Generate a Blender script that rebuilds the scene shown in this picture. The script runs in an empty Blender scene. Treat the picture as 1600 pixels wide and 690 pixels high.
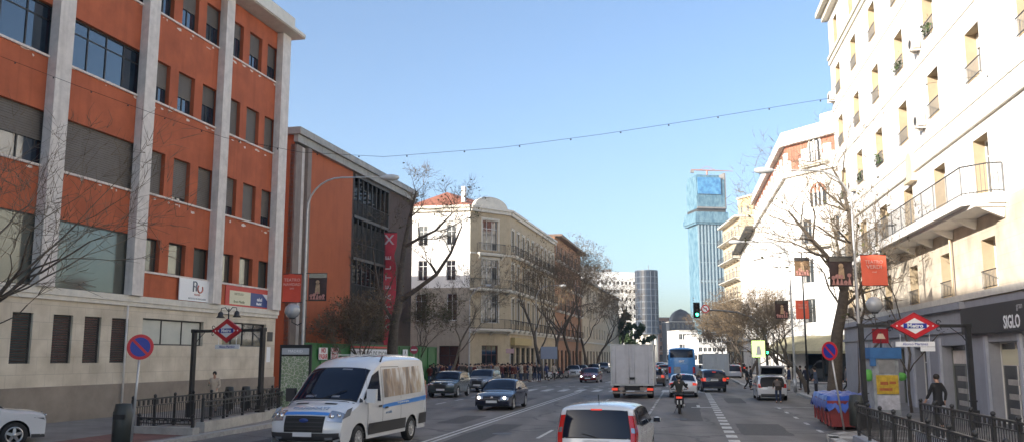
HAZE = 0.0004; SKY_STR = .11; SUN_STR = 3.5; EXPO = 1.45
import bpy, bmesh, math, random
from mathutils import Vector, Matrix
rad = math.radians
sc = bpy.context.scene
COL = sc.collection
# ------------------------------------------------------------------ camera model
F = 1380.0; P = math.atan(211 / F); H = 2.5
cP, sP = math.cos(P), math.sin(P)
def ray(px, py):
    a = (px - 800) / F; b = (345 - py) / F
    return (a, cP - b * sP, sP + b * cP)
def G(px, py, z=0.0):
    d = ray(px, py); t = (z - H) / d[2]
    return Vector((d[0] * t, d[1] * t, z))
def AY(px, py, Y):
    d = ray(px, py); t = Y / d[1]
    return Vector((d[0] * t, Y, d[2] * t + H))
def XZ(px, Y, z=0.0):
    w = Y * cP + (z - H) * sP
    return Vector(((px - 800) / F * w, Y, z))
class Fr:
    """frame on a vertical plane: s along u, d outward along n, z up"""
    def __init__(self, p0, p1, flip=False):
        self.o = Vector((p0[0], p0[1], 0)); u = Vector((p1[0] - p0[0], p1[1] - p0[1], 0))
        self.L = u.length; self.u = u.normalized()
        self.n = Vector((self.u.y, -self.u.x, 0)) * (-1 if flip else 1)
    def pt(self, s, d, z): return self.o + self.u * s + self.n * d + Vector((0, 0, z))
    def px(self, px, py, d=0.0):
        r = Vector(ray(px, py)); o = self.o + self.n * d - Vector((0, 0, H))
        t = o.dot(self.n) / r.dot(self.n)
        p = r * t - o
        return (p.dot(self.u), r.z * t + H)
    def mat(self): # columns: x=u, y=z-up, z=n  (text lies in the wall plane, reading along +u seen from n if right-handed)
        return self.u, Vector((0, 0, 1)), self.n
# street frame
US = Vector((0.192, 0.9814, 0)).normalized(); NS = Vector((US.y, -US.x, 0))
def ST(s, o, z=0.0): return US * s + NS * o + Vector((0, 0, z))
def so(p): return (p.dot(US), p.dot(NS))
YAW_S = math.atan2(US.y, US.x)          # heading of +x axis along the street away from camera
# ------------------------------------------------------------------ materials
MATS = {}
def mat(name, col, rough=0.6, metal=0.0, var=0.0, scale=2.0, bump=0.0, bscale=30.0, ior=None, coat=0.0,
        emit=None, estr=0.0, stain=0.0, alpha=None, streak=0.0, gen=False):
    if name in MATS: return MATS[name]
    m = bpy.data.materials.new(name); m.use_nodes = True; MATS[name] = m
    nt = m.node_tree; N = nt.nodes; L = nt.links; b = N['Principled BSDF']
    c = (col[0], col[1], col[2], 1)
    b.inputs['Base Color'].default_value = c; b.inputs['Roughness'].default_value = rough
    b.inputs['Metallic'].default_value = metal
    if ior: b.inputs['IOR'].default_value = ior
    if coat: b.inputs['Coat Weight'].default_value = coat; b.inputs['Coat Roughness'].default_value = 0.08
    if emit: b.inputs['Emission Color'].default_value = (*emit, 1); b.inputs['Emission Strength'].default_value = estr
    if alpha is not None: b.inputs['Alpha'].default_value = alpha
    if var or bump or stain or streak:
        tc = N.new('ShaderNodeTexCoord'); src = tc.outputs['Generated' if gen else 'Object']
        out = None
        if var:
            n1 = N.new('ShaderNodeTexNoise'); n1.inputs['Scale'].default_value = scale; n1.inputs['Detail'].default_value = 8; n1.inputs['Roughness'].default_value = 0.65
            L.new(src, n1.inputs['Vector'])
            r = N.new('ShaderNodeValToRGB'); r.color_ramp.elements[0].position = 0.3; r.color_ramp.elements[1].position = 0.72
            r.color_ramp.elements[0].color = (col[0] * (1 - var), col[1] * (1 - var), col[2] * (1 - var), 1)
            r.color_ramp.elements[1].color = (min(1, col[0] * (1 + var)), min(1, col[1] * (1 + var)), min(1, col[2] * (1 + var)), 1)
            L.new(n1.outputs['Fac'], r.inputs['Fac']); out = r.outputs['Color']
        def mixdark(fac_socket, amt, dark, cur):
            mx = N.new('ShaderNodeMix'); mx.data_type = 'RGBA'
            mt = N.new('ShaderNodeMath'); mt.operation = 'MULTIPLY'; mt.inputs[1].default_value = amt
            L.new(fac_socket, mt.inputs[0]); L.new(mt.outputs[0], mx.inputs['Factor'])
            if cur: L.new(cur, mx.inputs['A'])
            else: mx.inputs['A'].default_value = c
            mx.inputs['B'].default_value = (*dark, 1)
            return mx.outputs['Result']
        if stain:
            n2 = N.new('ShaderNodeTexNoise'); n2.inputs['Scale'].default_value = scale * 0.35; n2.inputs['Detail'].default_value = 10
            L.new(src, n2.inputs['Vector'])
            r2 = N.new('ShaderNodeValToRGB'); r2.color_ramp.elements[0].position = 0.5; r2.color_ramp.elements[1].position = 0.68
            L.new(n2.outputs['Fac'], r2.inputs['Fac'])
            out = mixdark(r2.outputs['Color'], stain, (col[0] * .55, col[1] * .52, col[2] * .5), out)
        if streak:
            mp = N.new('ShaderNodeMapping'); mp.inputs['Scale'].default_value = (2.6, 2.6, 0.16)
            L.new(src, mp.inputs['Vector'])
            n3 = N.new('ShaderNodeTexNoise'); n3.inputs['Scale'].default_value = 1.6; n3.inputs['Detail'].default_value = 6
            L.new(mp.outputs['Vector'], n3.inputs['Vector'])
            r3 = N.new('ShaderNodeValToRGB'); r3.color_ramp.elements[0].position = 0.5; r3.color_ramp.elements[1].position = 0.75
            L.new(n3.outputs['Fac'], r3.inputs['Fac'])
            out = mixdark(r3.outputs['Color'], streak, (col[0] * .5, col[1] * .48, col[2] * .46), out)
        if out: L.new(out, b.inputs['Base Color'])
        if bump:
            n4 = N.new('ShaderNodeTexNoise'); n4.inputs['Scale'].default_value = bscale; n4.inputs['Detail'].default_value = 6
            L.new(src, n4.inputs['Vector'])
            bp = N.new('ShaderNodeBump'); bp.inputs['Strength'].default_value = bump; bp.inputs['Distance'].default_value = 0.02
            L.new(n4.outputs['Fac'], bp.inputs['Height']); L.new(bp.outputs['Normal'], b.inputs['Normal'])
    return m
# ------------------------------------------------------------------ mesh builder
class MB:
    def __init__(self): self.v = []; self.f = []; self.m = []; self.smooth = []
    def add(self, vs, fs, mi=0, sm=False):
        o = len(self.v); self.v += [tuple(p) for p in vs]
        for f in fs: self.f.append(tuple(i + o for i in f)); self.m.append(mi); self.smooth.append(sm)
        return self
    def quad(self, a, b, c, d, mi=0): return self.add([a, b, c, d], [(0, 1, 2, 3)], mi)
    def box(self, c, size, ax=None, mi=0):
        """c centre; size full sizes; ax = (x,y,z) axis vectors or rotation angle about z"""
        if ax is None: ax = (Vector((1, 0, 0)), Vector((0, 1, 0)), Vector((0, 0, 1)))
        elif isinstance(ax, (int, float)):
            a = ax; ax = (Vector((math.cos(a), math.sin(a), 0)), Vector((-math.sin(a), math.cos(a), 0)), Vector((0, 0, 1)))
        c = Vector(c); h = [ax[i] * (size[i] / 2) for i in range(3)]
        vs = [c + h[0] * i + h[1] * j + h[2] * k for i in (-1, 1) for j in (-1, 1) for k in (-1, 1)]
        return self.add(vs, [(0, 1, 3, 2), (4, 6, 7, 5), (0, 4, 5, 1), (2, 3, 7, 6), (0, 2, 6, 4), (1, 5, 7, 3)], mi)
    def fbox(self, fr, s0, s1, d0, d1, z0, z1, mi=0):
        vs = [fr.pt(s, d, z) for s in (s0, s1) for d in (d0, d1) for z in (z0, z1)]
        return self.add(vs, [(0, 1, 3, 2), (4, 6, 7, 5), (0, 4, 5, 1), (2, 3, 7, 6), (0, 2, 6, 4), (1, 5, 7, 3)], mi)
    def tube(self, path, r, n=8, mi=0, cap=True):
        path = [Vector(p) for p in path]
        if not isinstance(r, (list, tuple)): r = [r] * len(path)
        vs = []; fs = []
        d0 = (path[1] - path[0]).normalized()
        up = Vector((0, 0, 1)) if abs(d0.z) < .9 else Vector((1, 0, 0))
        a = d0.cross(up).normalized()
        for i, p in enumerate(path):
            if i == 0: d = path[1] - path[0]
            elif i == len(path) - 1: d = path[-1] - path[-2]
            else: d = path[i + 1] - path[i - 1]
            d = d.normalized(); a = (a - d * a.dot(d))
            a = a.normalized() if a.length > 1e-5 else d.orthogonal().normalized()
            b = d.cross(a)
            for k in range(n):
                t = 2 * math.pi * k / n
                vs.append(p + (a * math.cos(t) + b * math.sin(t)) * r[i])
        for i in range(len(path) - 1):
            for k in range(n):
                k2 = (k + 1) % n
                fs.append((i * n + k, i * n + k2, (i + 1) * n + k2, (i + 1) * n + k))
        if cap: fs.append(tuple(range(n))[::-1]); fs.append(tuple((len(path) - 1) * n + k for k in range(n)))
        return self.add(vs, fs, mi, n > 4)
    def lathe(self, prof, c, axis=(0, 0, 1), n=16, mi=0, sm=True):
        """prof [(r,h)], revolved about axis through c"""
        c = Vector(c); ax = Vector(axis).normalized(); a = ax.orthogonal().normalized(); b = ax.cross(a)
        vs = []; fs = []
        for r, h in prof:
            for k in range(n):
                t = 2 * math.pi * k / n
                vs.append(c + ax * h + (a * math.cos(t) + b * math.sin(t)) * max(r, 1e-4))
        for i in range(len(prof) - 1):
            for k in range(n):
                k2 = (k + 1) % n
                fs.append((i * n + k, i * n + k2, (i + 1) * n + k2, (i + 1) * n + k))
        return self.add(vs, fs, mi, sm)
    def sphere(self, c, r, n=12, mi=0, sx=1, sy=1, sz=1):
        c = Vector(c); vs = []; fs = []; m = n // 2
        for i in range(m + 1):
            ph = math.pi * i / m
            for k in range(n):
                t = 2 * math.pi * k / n
                vs.append(c + Vector((r * sx * math.sin(ph) * math.cos(t), r * sy * math.sin(ph) * math.sin(t), r * sz * math.cos(ph))))
        for i in range(m):
            for k in range(n):
                k2 = (k + 1) % n; fs.append((i * n + k, i * n + k2, (i + 1) * n + k2, (i + 1) * n + k))
        return self.add(vs, fs, mi, True)
    def prism(self, pts, n, thick, mi=0):
        """planar polygon pts extruded by thick along n"""
        pts = [Vector(p) for p in pts]; n = Vector(n).normalized() * thick; k = len(pts)
        vs = pts + [p + n for p in pts]
        fs = [tuple(range(k))[::-1], tuple(range(k, 2 * k))] + [(i, (i + 1) % k, k + (i + 1) % k, k + i) for i in range(k)]
        return self.add(vs, fs, mi)
    def wall(self, fr, s0, s1, z0, z1, holes, depth, d=0.0, mi=0, rmi=None):
        """wall face with real openings and reveals; holes = (a,b,c,d)"""
        hs = [h for h in holes if h[1] > s0 and h[0] < s1 and h[3] > z0 and h[2] < z1]
        S = sorted(set([s0, s1] + [min(max(x, s0), s1) for h in hs for x in h[:2]]))
        Z = sorted(set([z0, z1] + [min(max(x, z0), z1) for h in hs for x in h[2:4]]))
        for i in range(len(S) - 1):
            for j in range(len(Z) - 1):
                cs, cz = (S[i] + S[i + 1]) / 2, (Z[j] + Z[j + 1]) / 2
                if any(h[0] < cs < h[1] and h[2] < cz < h[3] for h in hs): continue
                self.quad(fr.pt(S[i], d, Z[j]), fr.pt(S[i + 1], d, Z[j]), fr.pt(S[i + 1], d, Z[j + 1]), fr.pt(S[i], d, Z[j + 1]), mi)
        r = mi if rmi is None else rmi
        for a, b, c, e in [h[:4] for h in hs]:
            for (p, q) in (((a, c), (a, e)), ((b, c), (b, e)), ((a, e), (b, e)), ((a, c), (b, c))):
                self.quad(fr.pt(p[0], d, p[1]), fr.pt(q[0], d, q[1]), fr.pt(q[0], d - depth, q[1]), fr.pt(p[0], d - depth, p[1]), r)
        return self
    def build(self, name, mats, parent=None, world=False, tagd=None):
        me = bpy.data.meshes.new(name)
        off = Vector((0, 0, 0))
        if world and parent is not None:
            p = parent
            while p is not None: off += p.location; p = p.parent
        me.from_pydata([(x - off.x, y - off.y, z - off.z) for x, y, z in self.v], [], self.f)
        if not isinstance(mats, (list, tuple)): mats = [mats]
        for m in mats: me.materials.append(m)
        me.polygons.foreach_set('material_index', self.m)
        me.polygons.foreach_set('use_smooth', self.smooth)
        me.update()
        o = bpy.data.objects.new(name, me); COL.objects.link(o)
        if parent is not None: o.parent = parent
        return o
def obj(mb, name, m, parent=None, world=True): return mb.build(name, m, parent, world)
def tag(o, label, cat, group=None):
    o['label'] = label; o['category'] = cat
    if group: o['group'] = group
    return o
def thing(name, label, cat, loc=(0, 0, 0), rz=0.0, group=None):
    o = bpy.data.objects.new(name, None); COL.objects.link(o); o.empty_display_size = .2
    o.location = loc; o.rotation_euler = (0, 0, rz)
    return tag(o, label, cat, group)
def struct(mb, name, m):
    o = mb.build(name, m); o['kind'] = 'structure'; return o
def copy_tree(o, parent=None):
    c = o.copy(); COL.objects.link(c); c.parent = parent
    for ch in [x for x in KIDS.get(o.name, [])] if False else list(o.children): copy_tree(ch, c)
    return c
KIDS = {}
def dup(o, loc, rz, label, group=None, mats=None, scale=None):
    c = copy_tree(o); c.location = loc; c.rotation_euler = (0, 0, rz); c['label'] = label
    if group: c['group'] = group
    if scale: c.scale = (scale, scale, scale)
    if mats:
        def rec(x):
            if x.type == 'MESH':
                for sl in x.material_slots:
                    if sl.material and sl.material.name in mats:
                        nm = mats[sl.material.name]; sl.link = 'OBJECT'; sl.material = nm
            for k in x.children: rec(k)
        rec(c)
    return c
def text(s, size, pos, ax, m, name='lettering', parent=None, thick=0.004, align='CENTER', bold=0.0, sx=1.0, world=True):
    """flat lettering; ax = (right, up, normal) vectors"""
    cu = bpy.data.curves.new('txt', 'FONT'); cu.body = s; cu.size = size; cu.align_x = align; cu.align_y = 'CENTER'
    cu.offset = bold; cu.extrude = thick; cu.resolution_u = 2
    to = bpy.data.objects.new('txt', cu); COL.objects.link(to)
    dg = bpy.context.evaluated_depsgraph_get(); dg.update()
    me = bpy.data.meshes.new_from_object(to.evaluated_get(dg)); bpy.data.objects.remove(to); bpy.data.curves.remove(cu)
    off = Vector((0, 0, 0)); p = parent
    while world and p is not None: off += p.location; p = p.parent
    pos = Vector(pos) - off; r, u, n = [Vector(a) for a in ax]
    for v in me.vertices: v.co = pos + r * v.co.x * sx + u * v.co.y + n * v.co.z
    me.materials.clear(); me.materials.append(m)
    o = bpy.data.objects.new(name, me); COL.objects.link(o)
    if parent is not None: o.parent = parent
    return o
# ------------------------------------------------------------------ palette
ASPH = None
def asphalt():
    m = bpy.data.materials.new('asphalt'); m.use_nodes = True; nt = m.node_tree; N = nt.nodes; L = nt.links; b = N['Principled BSDF']
    tc = N.new('ShaderNodeTexCoord')
    mp = N.new('ShaderNodeMapping'); mp.inputs['Rotation'].default_value = (0, 0, math.atan2(US.x, US.y)); mp.inputs['Scale'].default_value = (1, .09, 1); L.new(tc.outputs['Object'], mp.inputs['Vector'])
    n1 = N.new('ShaderNodeTexNoise'); n1.inputs['Scale'].default_value = .8; n1.inputs['Detail'].default_value = 6; L.new(mp.outputs['Vector'], n1.inputs['Vector'])
    n2 = N.new('ShaderNodeTexNoise'); n2.inputs['Scale'].default_value = .35; n2.inputs['Detail'].default_value = 9; n2.inputs['Roughness'].default_value = .7; L.new(tc.outputs['Object'], n2.inputs['Vector'])
    n3 = N.new('ShaderNodeTexNoise'); n3.inputs['Scale'].default_value = 25; n3.inputs['Detail'].default_value = 5; L.new(tc.outputs['Object'], n3.inputs['Vector'])
    def madd(a, k, bq):
        q = N.new('ShaderNodeMath'); q.operation = 'MULTIPLY_ADD'; L.new(a, q.inputs[0]); q.inputs[1].default_value = k
        if isinstance(bq, float): q.inputs[2].default_value = bq
        else: L.new(bq, q.inputs[2])
        return q.outputs[0]
    s = madd(n1.outputs['Fac'], .5, 0.0); s = madd(n2.outputs['Fac'], .35, s); s = madd(n3.outputs['Fac'], .15, s)
    r = N.new('ShaderNodeValToRGB'); L.new(s, r.inputs['Fac'])
    r.color_ramp.elements[0].position = .36; r.color_ramp.elements[1].position = .64
    r.color_ramp.elements[0].color = (.105, .095, .086, 1); r.color_ramp.elements[1].color = (.225, .206, .187, 1)
    # tar-sealed cracks
    v = N.new('ShaderNodeTexVoronoi'); v.feature = 'DISTANCE_TO_EDGE'; v.inputs['Scale'].default_value = .16
    mw = N.new('ShaderNodeMixRGB'); mw.blend_type = 'LINEAR_LIGHT'; mw.inputs['Fac'].default_value = .9; L.new(tc.outputs['Object'], mw.inputs['Color1']); L.new(n2.outputs['Color'], mw.inputs['Color2'])
    L.new(mw.outputs['Color'], v.inputs['Vector'])
    cr = N.new('ShaderNodeMath'); cr.operation = 'LESS_THAN'; cr.inputs[1].default_value = .010; L.new(v.outputs['Distance'], cr.inputs[0])
    mx = N.new('ShaderNodeMix'); mx.data_type = 'RGBA'; c2 = N.new('ShaderNodeMath'); c2.operation = 'MULTIPLY'; c2.inputs[1].default_value = .55; L.new(cr.outputs[0], c2.inputs[0]); L.new(c2.outputs[0], mx.inputs['Factor'])
    L.new(r.outputs['Color'], mx.inputs['A']); mx.inputs['B'].default_value = (.03, .03, .03, 1)
    # wheel tracks polished and darkened along each lane
    mr = N.new('ShaderNodeMapping'); mr.inputs['Rotation'].default_value = (0, 0, math.atan2(US.x, US.y)); L.new(tc.outputs['Object'], mr.inputs['Vector'])
    sx = N.new('ShaderNodeSeparateXYZ'); L.new(mr.outputs['Vector'], sx.inputs[0])
    w1 = N.new('ShaderNodeMath'); w1.operation = 'MULTIPLY_ADD'; w1.inputs[1].default_value = 2 * math.pi / 1.47; L.new(sx.outputs['X'], w1.inputs[0]); L.new(n2.outputs['Fac'], w1.inputs[2])
    w2 = N.new('ShaderNodeMath'); w2.operation = 'SINE'; L.new(w1.outputs[0], w2.inputs[0])
    w3 = N.new('ShaderNodeMath'); w3.operation = 'MULTIPLY_ADD'; w3.inputs[1].default_value = .10; w3.inputs[2].default_value = .92; L.new(w2.outputs[0], w3.inputs[0])
    # oil drips and spots
    vo = N.new('ShaderNodeTexVoronoi'); vo.inputs['Scale'].default_value = .55; L.new(tc.outputs['Object'], vo.inputs['Vector'])
    o1 = N.new('ShaderNodeMapRange'); o1.inputs['From Min'].default_value = .06; o1.inputs['From Max'].default_value = .30; o1.inputs['To Min'].default_value = .72; o1.inputs['To Max'].default_value = 1.0; L.new(vo.outputs['Distance'], o1.inputs['Value'])
    w4 = N.new('ShaderNodeMath'); w4.operation = 'MULTIPLY'; L.new(w3.outputs[0], w4.inputs[0]); L.new(o1.outputs[0], w4.inputs[1])
    vm = N.new('ShaderNodeVectorMath'); vm.operation = 'SCALE'; L.new(mx.outputs['Result'], vm.inputs[0]); L.new(w4.outputs[0], vm.inputs['Scale'])
    L.new(vm.outputs[0], b.inputs['Base Color']); b.inputs['Roughness'].default_value = .75
    bp = N.new('ShaderNodeBump'); bp.inputs['Strength'].default_value = .25; bp.inputs['Distance'].default_value = .01; L.new(n3.outputs['Fac'], bp.inputs['Height']); L.new(bp.outputs['Normal'], b.inputs['Normal'])
    return m
def paving(name, c1, c2, sx=.6, sy=.4):
    m = bpy.data.materials.new(name); m.use_nodes = True; nt = m.node_tree; N = nt.nodes; L = nt.links; b = N['Principled BSDF']
    tc = N.new('ShaderNodeTexCoord'); mp = N.new('ShaderNodeMapping'); mp.inputs['Rotation'].default_value = (0, 0, math.atan2(US.x, US.y)); L.new(tc.outputs['Object'], mp.inputs['Vector'])
    br = N.new('ShaderNodeTexBrick'); br.inputs['Scale'].default_value = 1; br.inputs['Brick Width'].default_value = sx; br.inputs['Row Height'].default_value = sy; br.inputs['Mortar Size'].default_value = .012
    br.inputs['Color1'].default_value = (*c1, 1); br.inputs['Color2'].default_value = (*c2, 1); br.inputs['Mortar'].default_value = (c1[0] * .5, c1[1] * .5, c1[2] * .5, 1); L.new(mp.outputs['Vector'], br.inputs['Vector'])
    n = N.new('ShaderNodeTexNoise'); n.inputs['Scale'].default_value = .7; n.inputs['Detail'].default_value = 8; L.new(tc.outputs['Object'], n.inputs['Vector'])
    mx = N.new('ShaderNodeMixRGB'); mx.blend_type = 'MULTIPLY'; mx.inputs['Fac'].default_value = .6; L.new(br.outputs['Color'], mx.inputs['Color1'])
    rr = N.new('ShaderNodeValToRGB'); rr.color_ramp.elements[0].position = .3; rr.color_ramp.elements[1].position = .7; rr.color_ramp.elements[0].color = (.5, .48, .46, 1); rr.color_ramp.elements[1].color = (1, 1, 1, 1); L.new(n.outputs['Fac'], rr.inputs['Fac'])
    L.new(rr.outputs['Color'], mx.inputs['Color2']); L.new(mx.outputs['Color'], b.inputs['Base Color']); b.inputs['Roughness'].default_value = .8
    return m
def brickmat(name, c1, c2, mortar, w=.5, h=.25, ms=.012):
    m = bpy.data.materials.new(name); m.use_nodes = True; nt = m.node_tree; N = nt.nodes; L = nt.links; b = N['Principled BSDF']
    tc = N.new('ShaderNodeTexCoord'); sp = N.new('ShaderNodeSeparateXYZ'); L.new(tc.outputs['Object'], sp.inputs[0])
    ad = N.new('ShaderNodeMath'); ad.operation = 'ADD'; L.new(sp.outputs['X'], ad.inputs[0]); L.new(sp.outputs['Y'], ad.inputs[1])
    cb = N.new('ShaderNodeCombineXYZ'); L.new(ad.outputs[0], cb.inputs['X']); L.new(sp.outputs['Z'], cb.inputs['Y'])
    br = N.new('ShaderNodeTexBrick'); br.inputs['Scale'].default_value = 1; br.inputs['Brick Width'].default_value = w; br.inputs['Row Height'].default_value = h; br.inputs['Mortar Size'].default_value = ms
    br.inputs['Color1'].default_value = (*c1, 1); br.inputs['Color2'].default_value = (*c2, 1); br.inputs['Mortar'].default_value = (*mortar, 1); L.new(cb.outputs[0], br.inputs['Vector'])
    n = N.new('ShaderNodeTexNoise'); n.inputs['Scale'].default_value = 1.1; n.inputs['Detail'].default_value = 8; L.new(tc.outputs['Object'], n.inputs['Vector'])
    rr = N.new('ShaderNodeValToRGB'); rr.color_ramp.elements[0].position = .3; rr.color_ramp.elements[1].position = .7; rr.color_ramp.elements[0].color = (.7, .68, .65, 1); rr.color_ramp.elements[1].color = (1, 1, 1, 1); L.new(n.outputs['Fac'], rr.inputs['Fac'])
    mx = N.new('ShaderNodeMixRGB'); mx.blend_type = 'MULTIPLY'; mx.inputs['Fac'].default_value = 1; L.new(br.outputs['Color'], mx.inputs['Color1']); L.new(rr.outputs['Color'], mx.inputs['Color2'])
    L.new(mx.outputs['Color'], b.inputs['Base Color']); b.inputs['Roughness'].default_value = .8
    return m
M_asph = asphalt()
M_pave = paving('grey_paving', (.30, .275, .25), (.26, .24, .22))
M_redpave = paving('reddish_paving', (.26, .12, .09), (.22, .10, .08), .3, .15)
M_kerb = mat('granite_kerb', (.36, .35, .33), .7, var=.25, scale=6)
M_line = mat('road_paint', (.52, .51, .48), .7, var=.35, scale=9, stain=.6)
M_orange = mat('orange_render', (.42, .105, .042), .85, var=.2, scale=.9, bump=.15, streak=.35, stain=.25)
M_orange2 = mat('orange_render_two', (.44, .115, .042), .85, var=.08, scale=.7, streak=.25, stain=.2)
M_pil = mat('pale_concrete', (.64, .59, .54), .8, var=.16, scale=2.2, bump=.2, streak=.3)
M_creamst = brickmat('cream_stone', (.70, .62, .50), (.66, .585, .465), (.48, .42, .34), 1.1, .62, .008)
M_plinth = mat('brown_plinth', (.27, .225, .18), .8, var=.2, scale=1.2, stain=.5, bump=.2)
M_flake = mat('flaked_white_paint', (.66, .58, .52), .8, var=.2, scale=4)
M_white = mat('white_stucco', (.80, .77, .72), .85, var=.06, scale=.8, streak=.12, bump=.1)
M_shoppale = mat('pale_grey_trim', (.42, .43, .47), .6, var=.1, scale=2, streak=.2)
M_creamfl = brickmat('cream_ashlar', (.72, .63, .51), (.68, .59, .47), (.52, .45, .36), 1.3, .5, .006)
M_shopblue = mat('blue_grey_paint', (.30, .305, .335), .6, var=.1, scale=1.4, streak=.2, stain=.2)
M_beige = mat('beige_stucco', (.45, .365, .245), .85, var=.13, scale=1.2, streak=.25, bump=.1)
M_beige2 = mat('tan_stone', (.58, .48, .34), .85, var=.1, scale=1)
M_trimst = mat('stone_trim', (.64, .60, .52), .75, var=.12, scale=3)
M_brick = brickmat('red_brick', (.42, .13, .07), (.36, .11, .06), (.4, .3, .24), .25, .08, .01)
M_tile = mat('red_roof_tile', (.34, .13, .08), .8, var=.3, scale=5, bump=.6, bscale=8)
M_roof = mat('grey_roofing', (.22, .21, .20), .85, var=.2, scale=1)
M_glass = mat('window_glass', (.015, .02, .026), .04, ior=1.9)
M_glassb = mat('tinted_glass', (.02, .035, .055), .05, ior=2.1)
M_dkglass = mat('dark_stair_glass', (.01, .011, .013), .25)
M_mirr = mat('mirror_glass', (.17, .175, .15), .12, metal=.55, var=.05, bump=.03, bscale=1.2)  # grey green base stands in for the facade reflected from opposite
M_frost = mat('frosted_glass', (.46, .47, .42), .25, var=.08, scale=1.5)
M_blind = mat('grey_brown_blind', (.15, .13, .11), .7, var=.12, scale=2)
M_louv = mat('dark_louvre', (.05, .046, .04), .6, var=.2, scale=4)
M_dframe = mat('dark_frame', (.035, .033, .03), .5)
M_wframe = mat('white_frame', (.7, .68, .64), .5)
M_iron = mat('dark_iron', (.025, .025, .026), .45, var=.3, scale=9)
M_galv = mat('galvanised_steel', (.42, .42, .42), .4, metal=.6, var=.15, scale=5)
M_black = mat('matt_black', (.012, .012, .012), .7)
M_rubber = mat('tyre_rubber', (.02, .02, .02), .85)
M_alloy = mat('alloy_rim', (.45, .45, .46), .3, metal=.85)
M_carglass = mat('car_glass', (.004, .009, .022), .05, ior=1.38)
M_plast = mat('dark_plastic', (.03, .03, .032), .55)
M_lampw = mat('headlamp_glass', (.42, .44, .47), .08, metal=.7)
M_lampon = mat('headlamp_lit', (.9, .9, .85), .1, emit=(1, .95, .8), estr=3.5)
M_lampr = mat('tail_lamp', (.50, .02, .015), .12, coat=1.0)
M_lampro = mat('tail_lamp_lit', (.6, .03, .02), .2, emit=(1, .10, .05), estr=.2)
M_plate = mat('number_plate', (.6, .6, .6), .4)
M_chrome = mat('chrome_trim', (.6, .6, .6), .15, metal=1)
M_wpaint = mat('white_car_paint', (.62, .63, .64), .22, coat=1.0)
M_spaint = mat('silver_car_paint', (.42, .45, .52), .28, metal=.35, coat=.6)
M_navy = mat('navy_car_paint', (.012, .016, .035), .2, coat=1)
M_green = mat('grey_green_car_paint', (.045, .062, .062), .25, metal=.2, coat=1)
M_blk = mat('black_car_paint', (.015, .015, .017), .2, coat=1)
M_redc = mat('dark_red_car_paint', (.18, .012, .012), .22, coat=1)
M_bronze = mat('bronze_car_paint', (.12, .09, .07), .3, metal=.4, coat=.7)
M_grey = mat('mid_grey_car_paint', (.16, .17, .18), .3, metal=.4, coat=.7)
M_busb = mat('bus_blue', (.06, .24, .52), .3, coat=.6)
M_red = mat('sign_red', (.55, .02, .03), .35)
M_blue = mat('sign_blue', (.02, .04, .30), .35)
M_signw = mat('sign_white', (.8, .8, .8), .4)
M_banred = mat('banner_red', (.60, .07, .035), .7, var=.08, scale=2)
M_bandark = mat('banner_dark_print', (.04, .018, .016), .6, var=.5, scale=3)
M_skin = mat('skin', (.45, .26, .18), .6)
M_concrete = mat('concrete', (.36, .34, .31), .85, var=.2, scale=3, stain=.4)
M_bark = mat('bark', (.095, .076, .058), .9, var=.35, scale=6, bump=.6, bscale=18)
M_barkl = mat('pale_bark', (.17, .14, .10), .9, var=.4, scale=5, bump=.5, bscale=14)
M_twig = mat('twig', (.155, .118, .08), .9)
M_leafb = mat('dry_leaf', (.17, .115, .06), .8, var=.4, scale=2)
M_leafo = mat('olive_leaf', (.09, .085, .03), .8, var=.4, scale=2)
M_leafg = mat('evergreen_leaf', (.045, .075, .02), .7, var=.4, scale=2)
# ================================================================== THE SETTING
SF = [Vector((0, 0, 0)), US, NS]
HOLE_L = (28.5, 35.5, -17.8, -16.4)      # stairwells of the two metro entrances, (s0,s1,o0,o1)
HOLE_R = (18.0, 26.6, 4.95, 6.2)
def hgrid(mb, s0, s1, o0, o1, z, holes, mi=0, skirt=None):
    hs = [h for h in holes if h[1] > s0 and h[0] < s1 and h[3] > o0 and h[2] < o1]
    S = sorted(set([s0, s1] + [x for h in hs for x in h[:2]])); O = sorted(set([o0, o1] + [x for h in hs for x in h[2:]]))
    for i in range(len(S) - 1):
        for j in range(len(O) - 1):
            a, b = (S[i] + S[i + 1]) / 2, (O[j] + O[j + 1]) / 2
            if any(h[0] < a < h[1] and h[2] < b < h[3] for h in hs): continue
            mb.quad(ST(S[i], O[j], z), ST(S[i], O[j + 1], z), ST(S[i + 1], O[j + 1], z), ST(S[i + 1], O[j], z), mi)
g = MB(); hgrid(g, -300, 3000, -1500, 1500, 0.0, [HOLE_L, HOLE_R]); struct(g, 'ground', M_asph)
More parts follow.
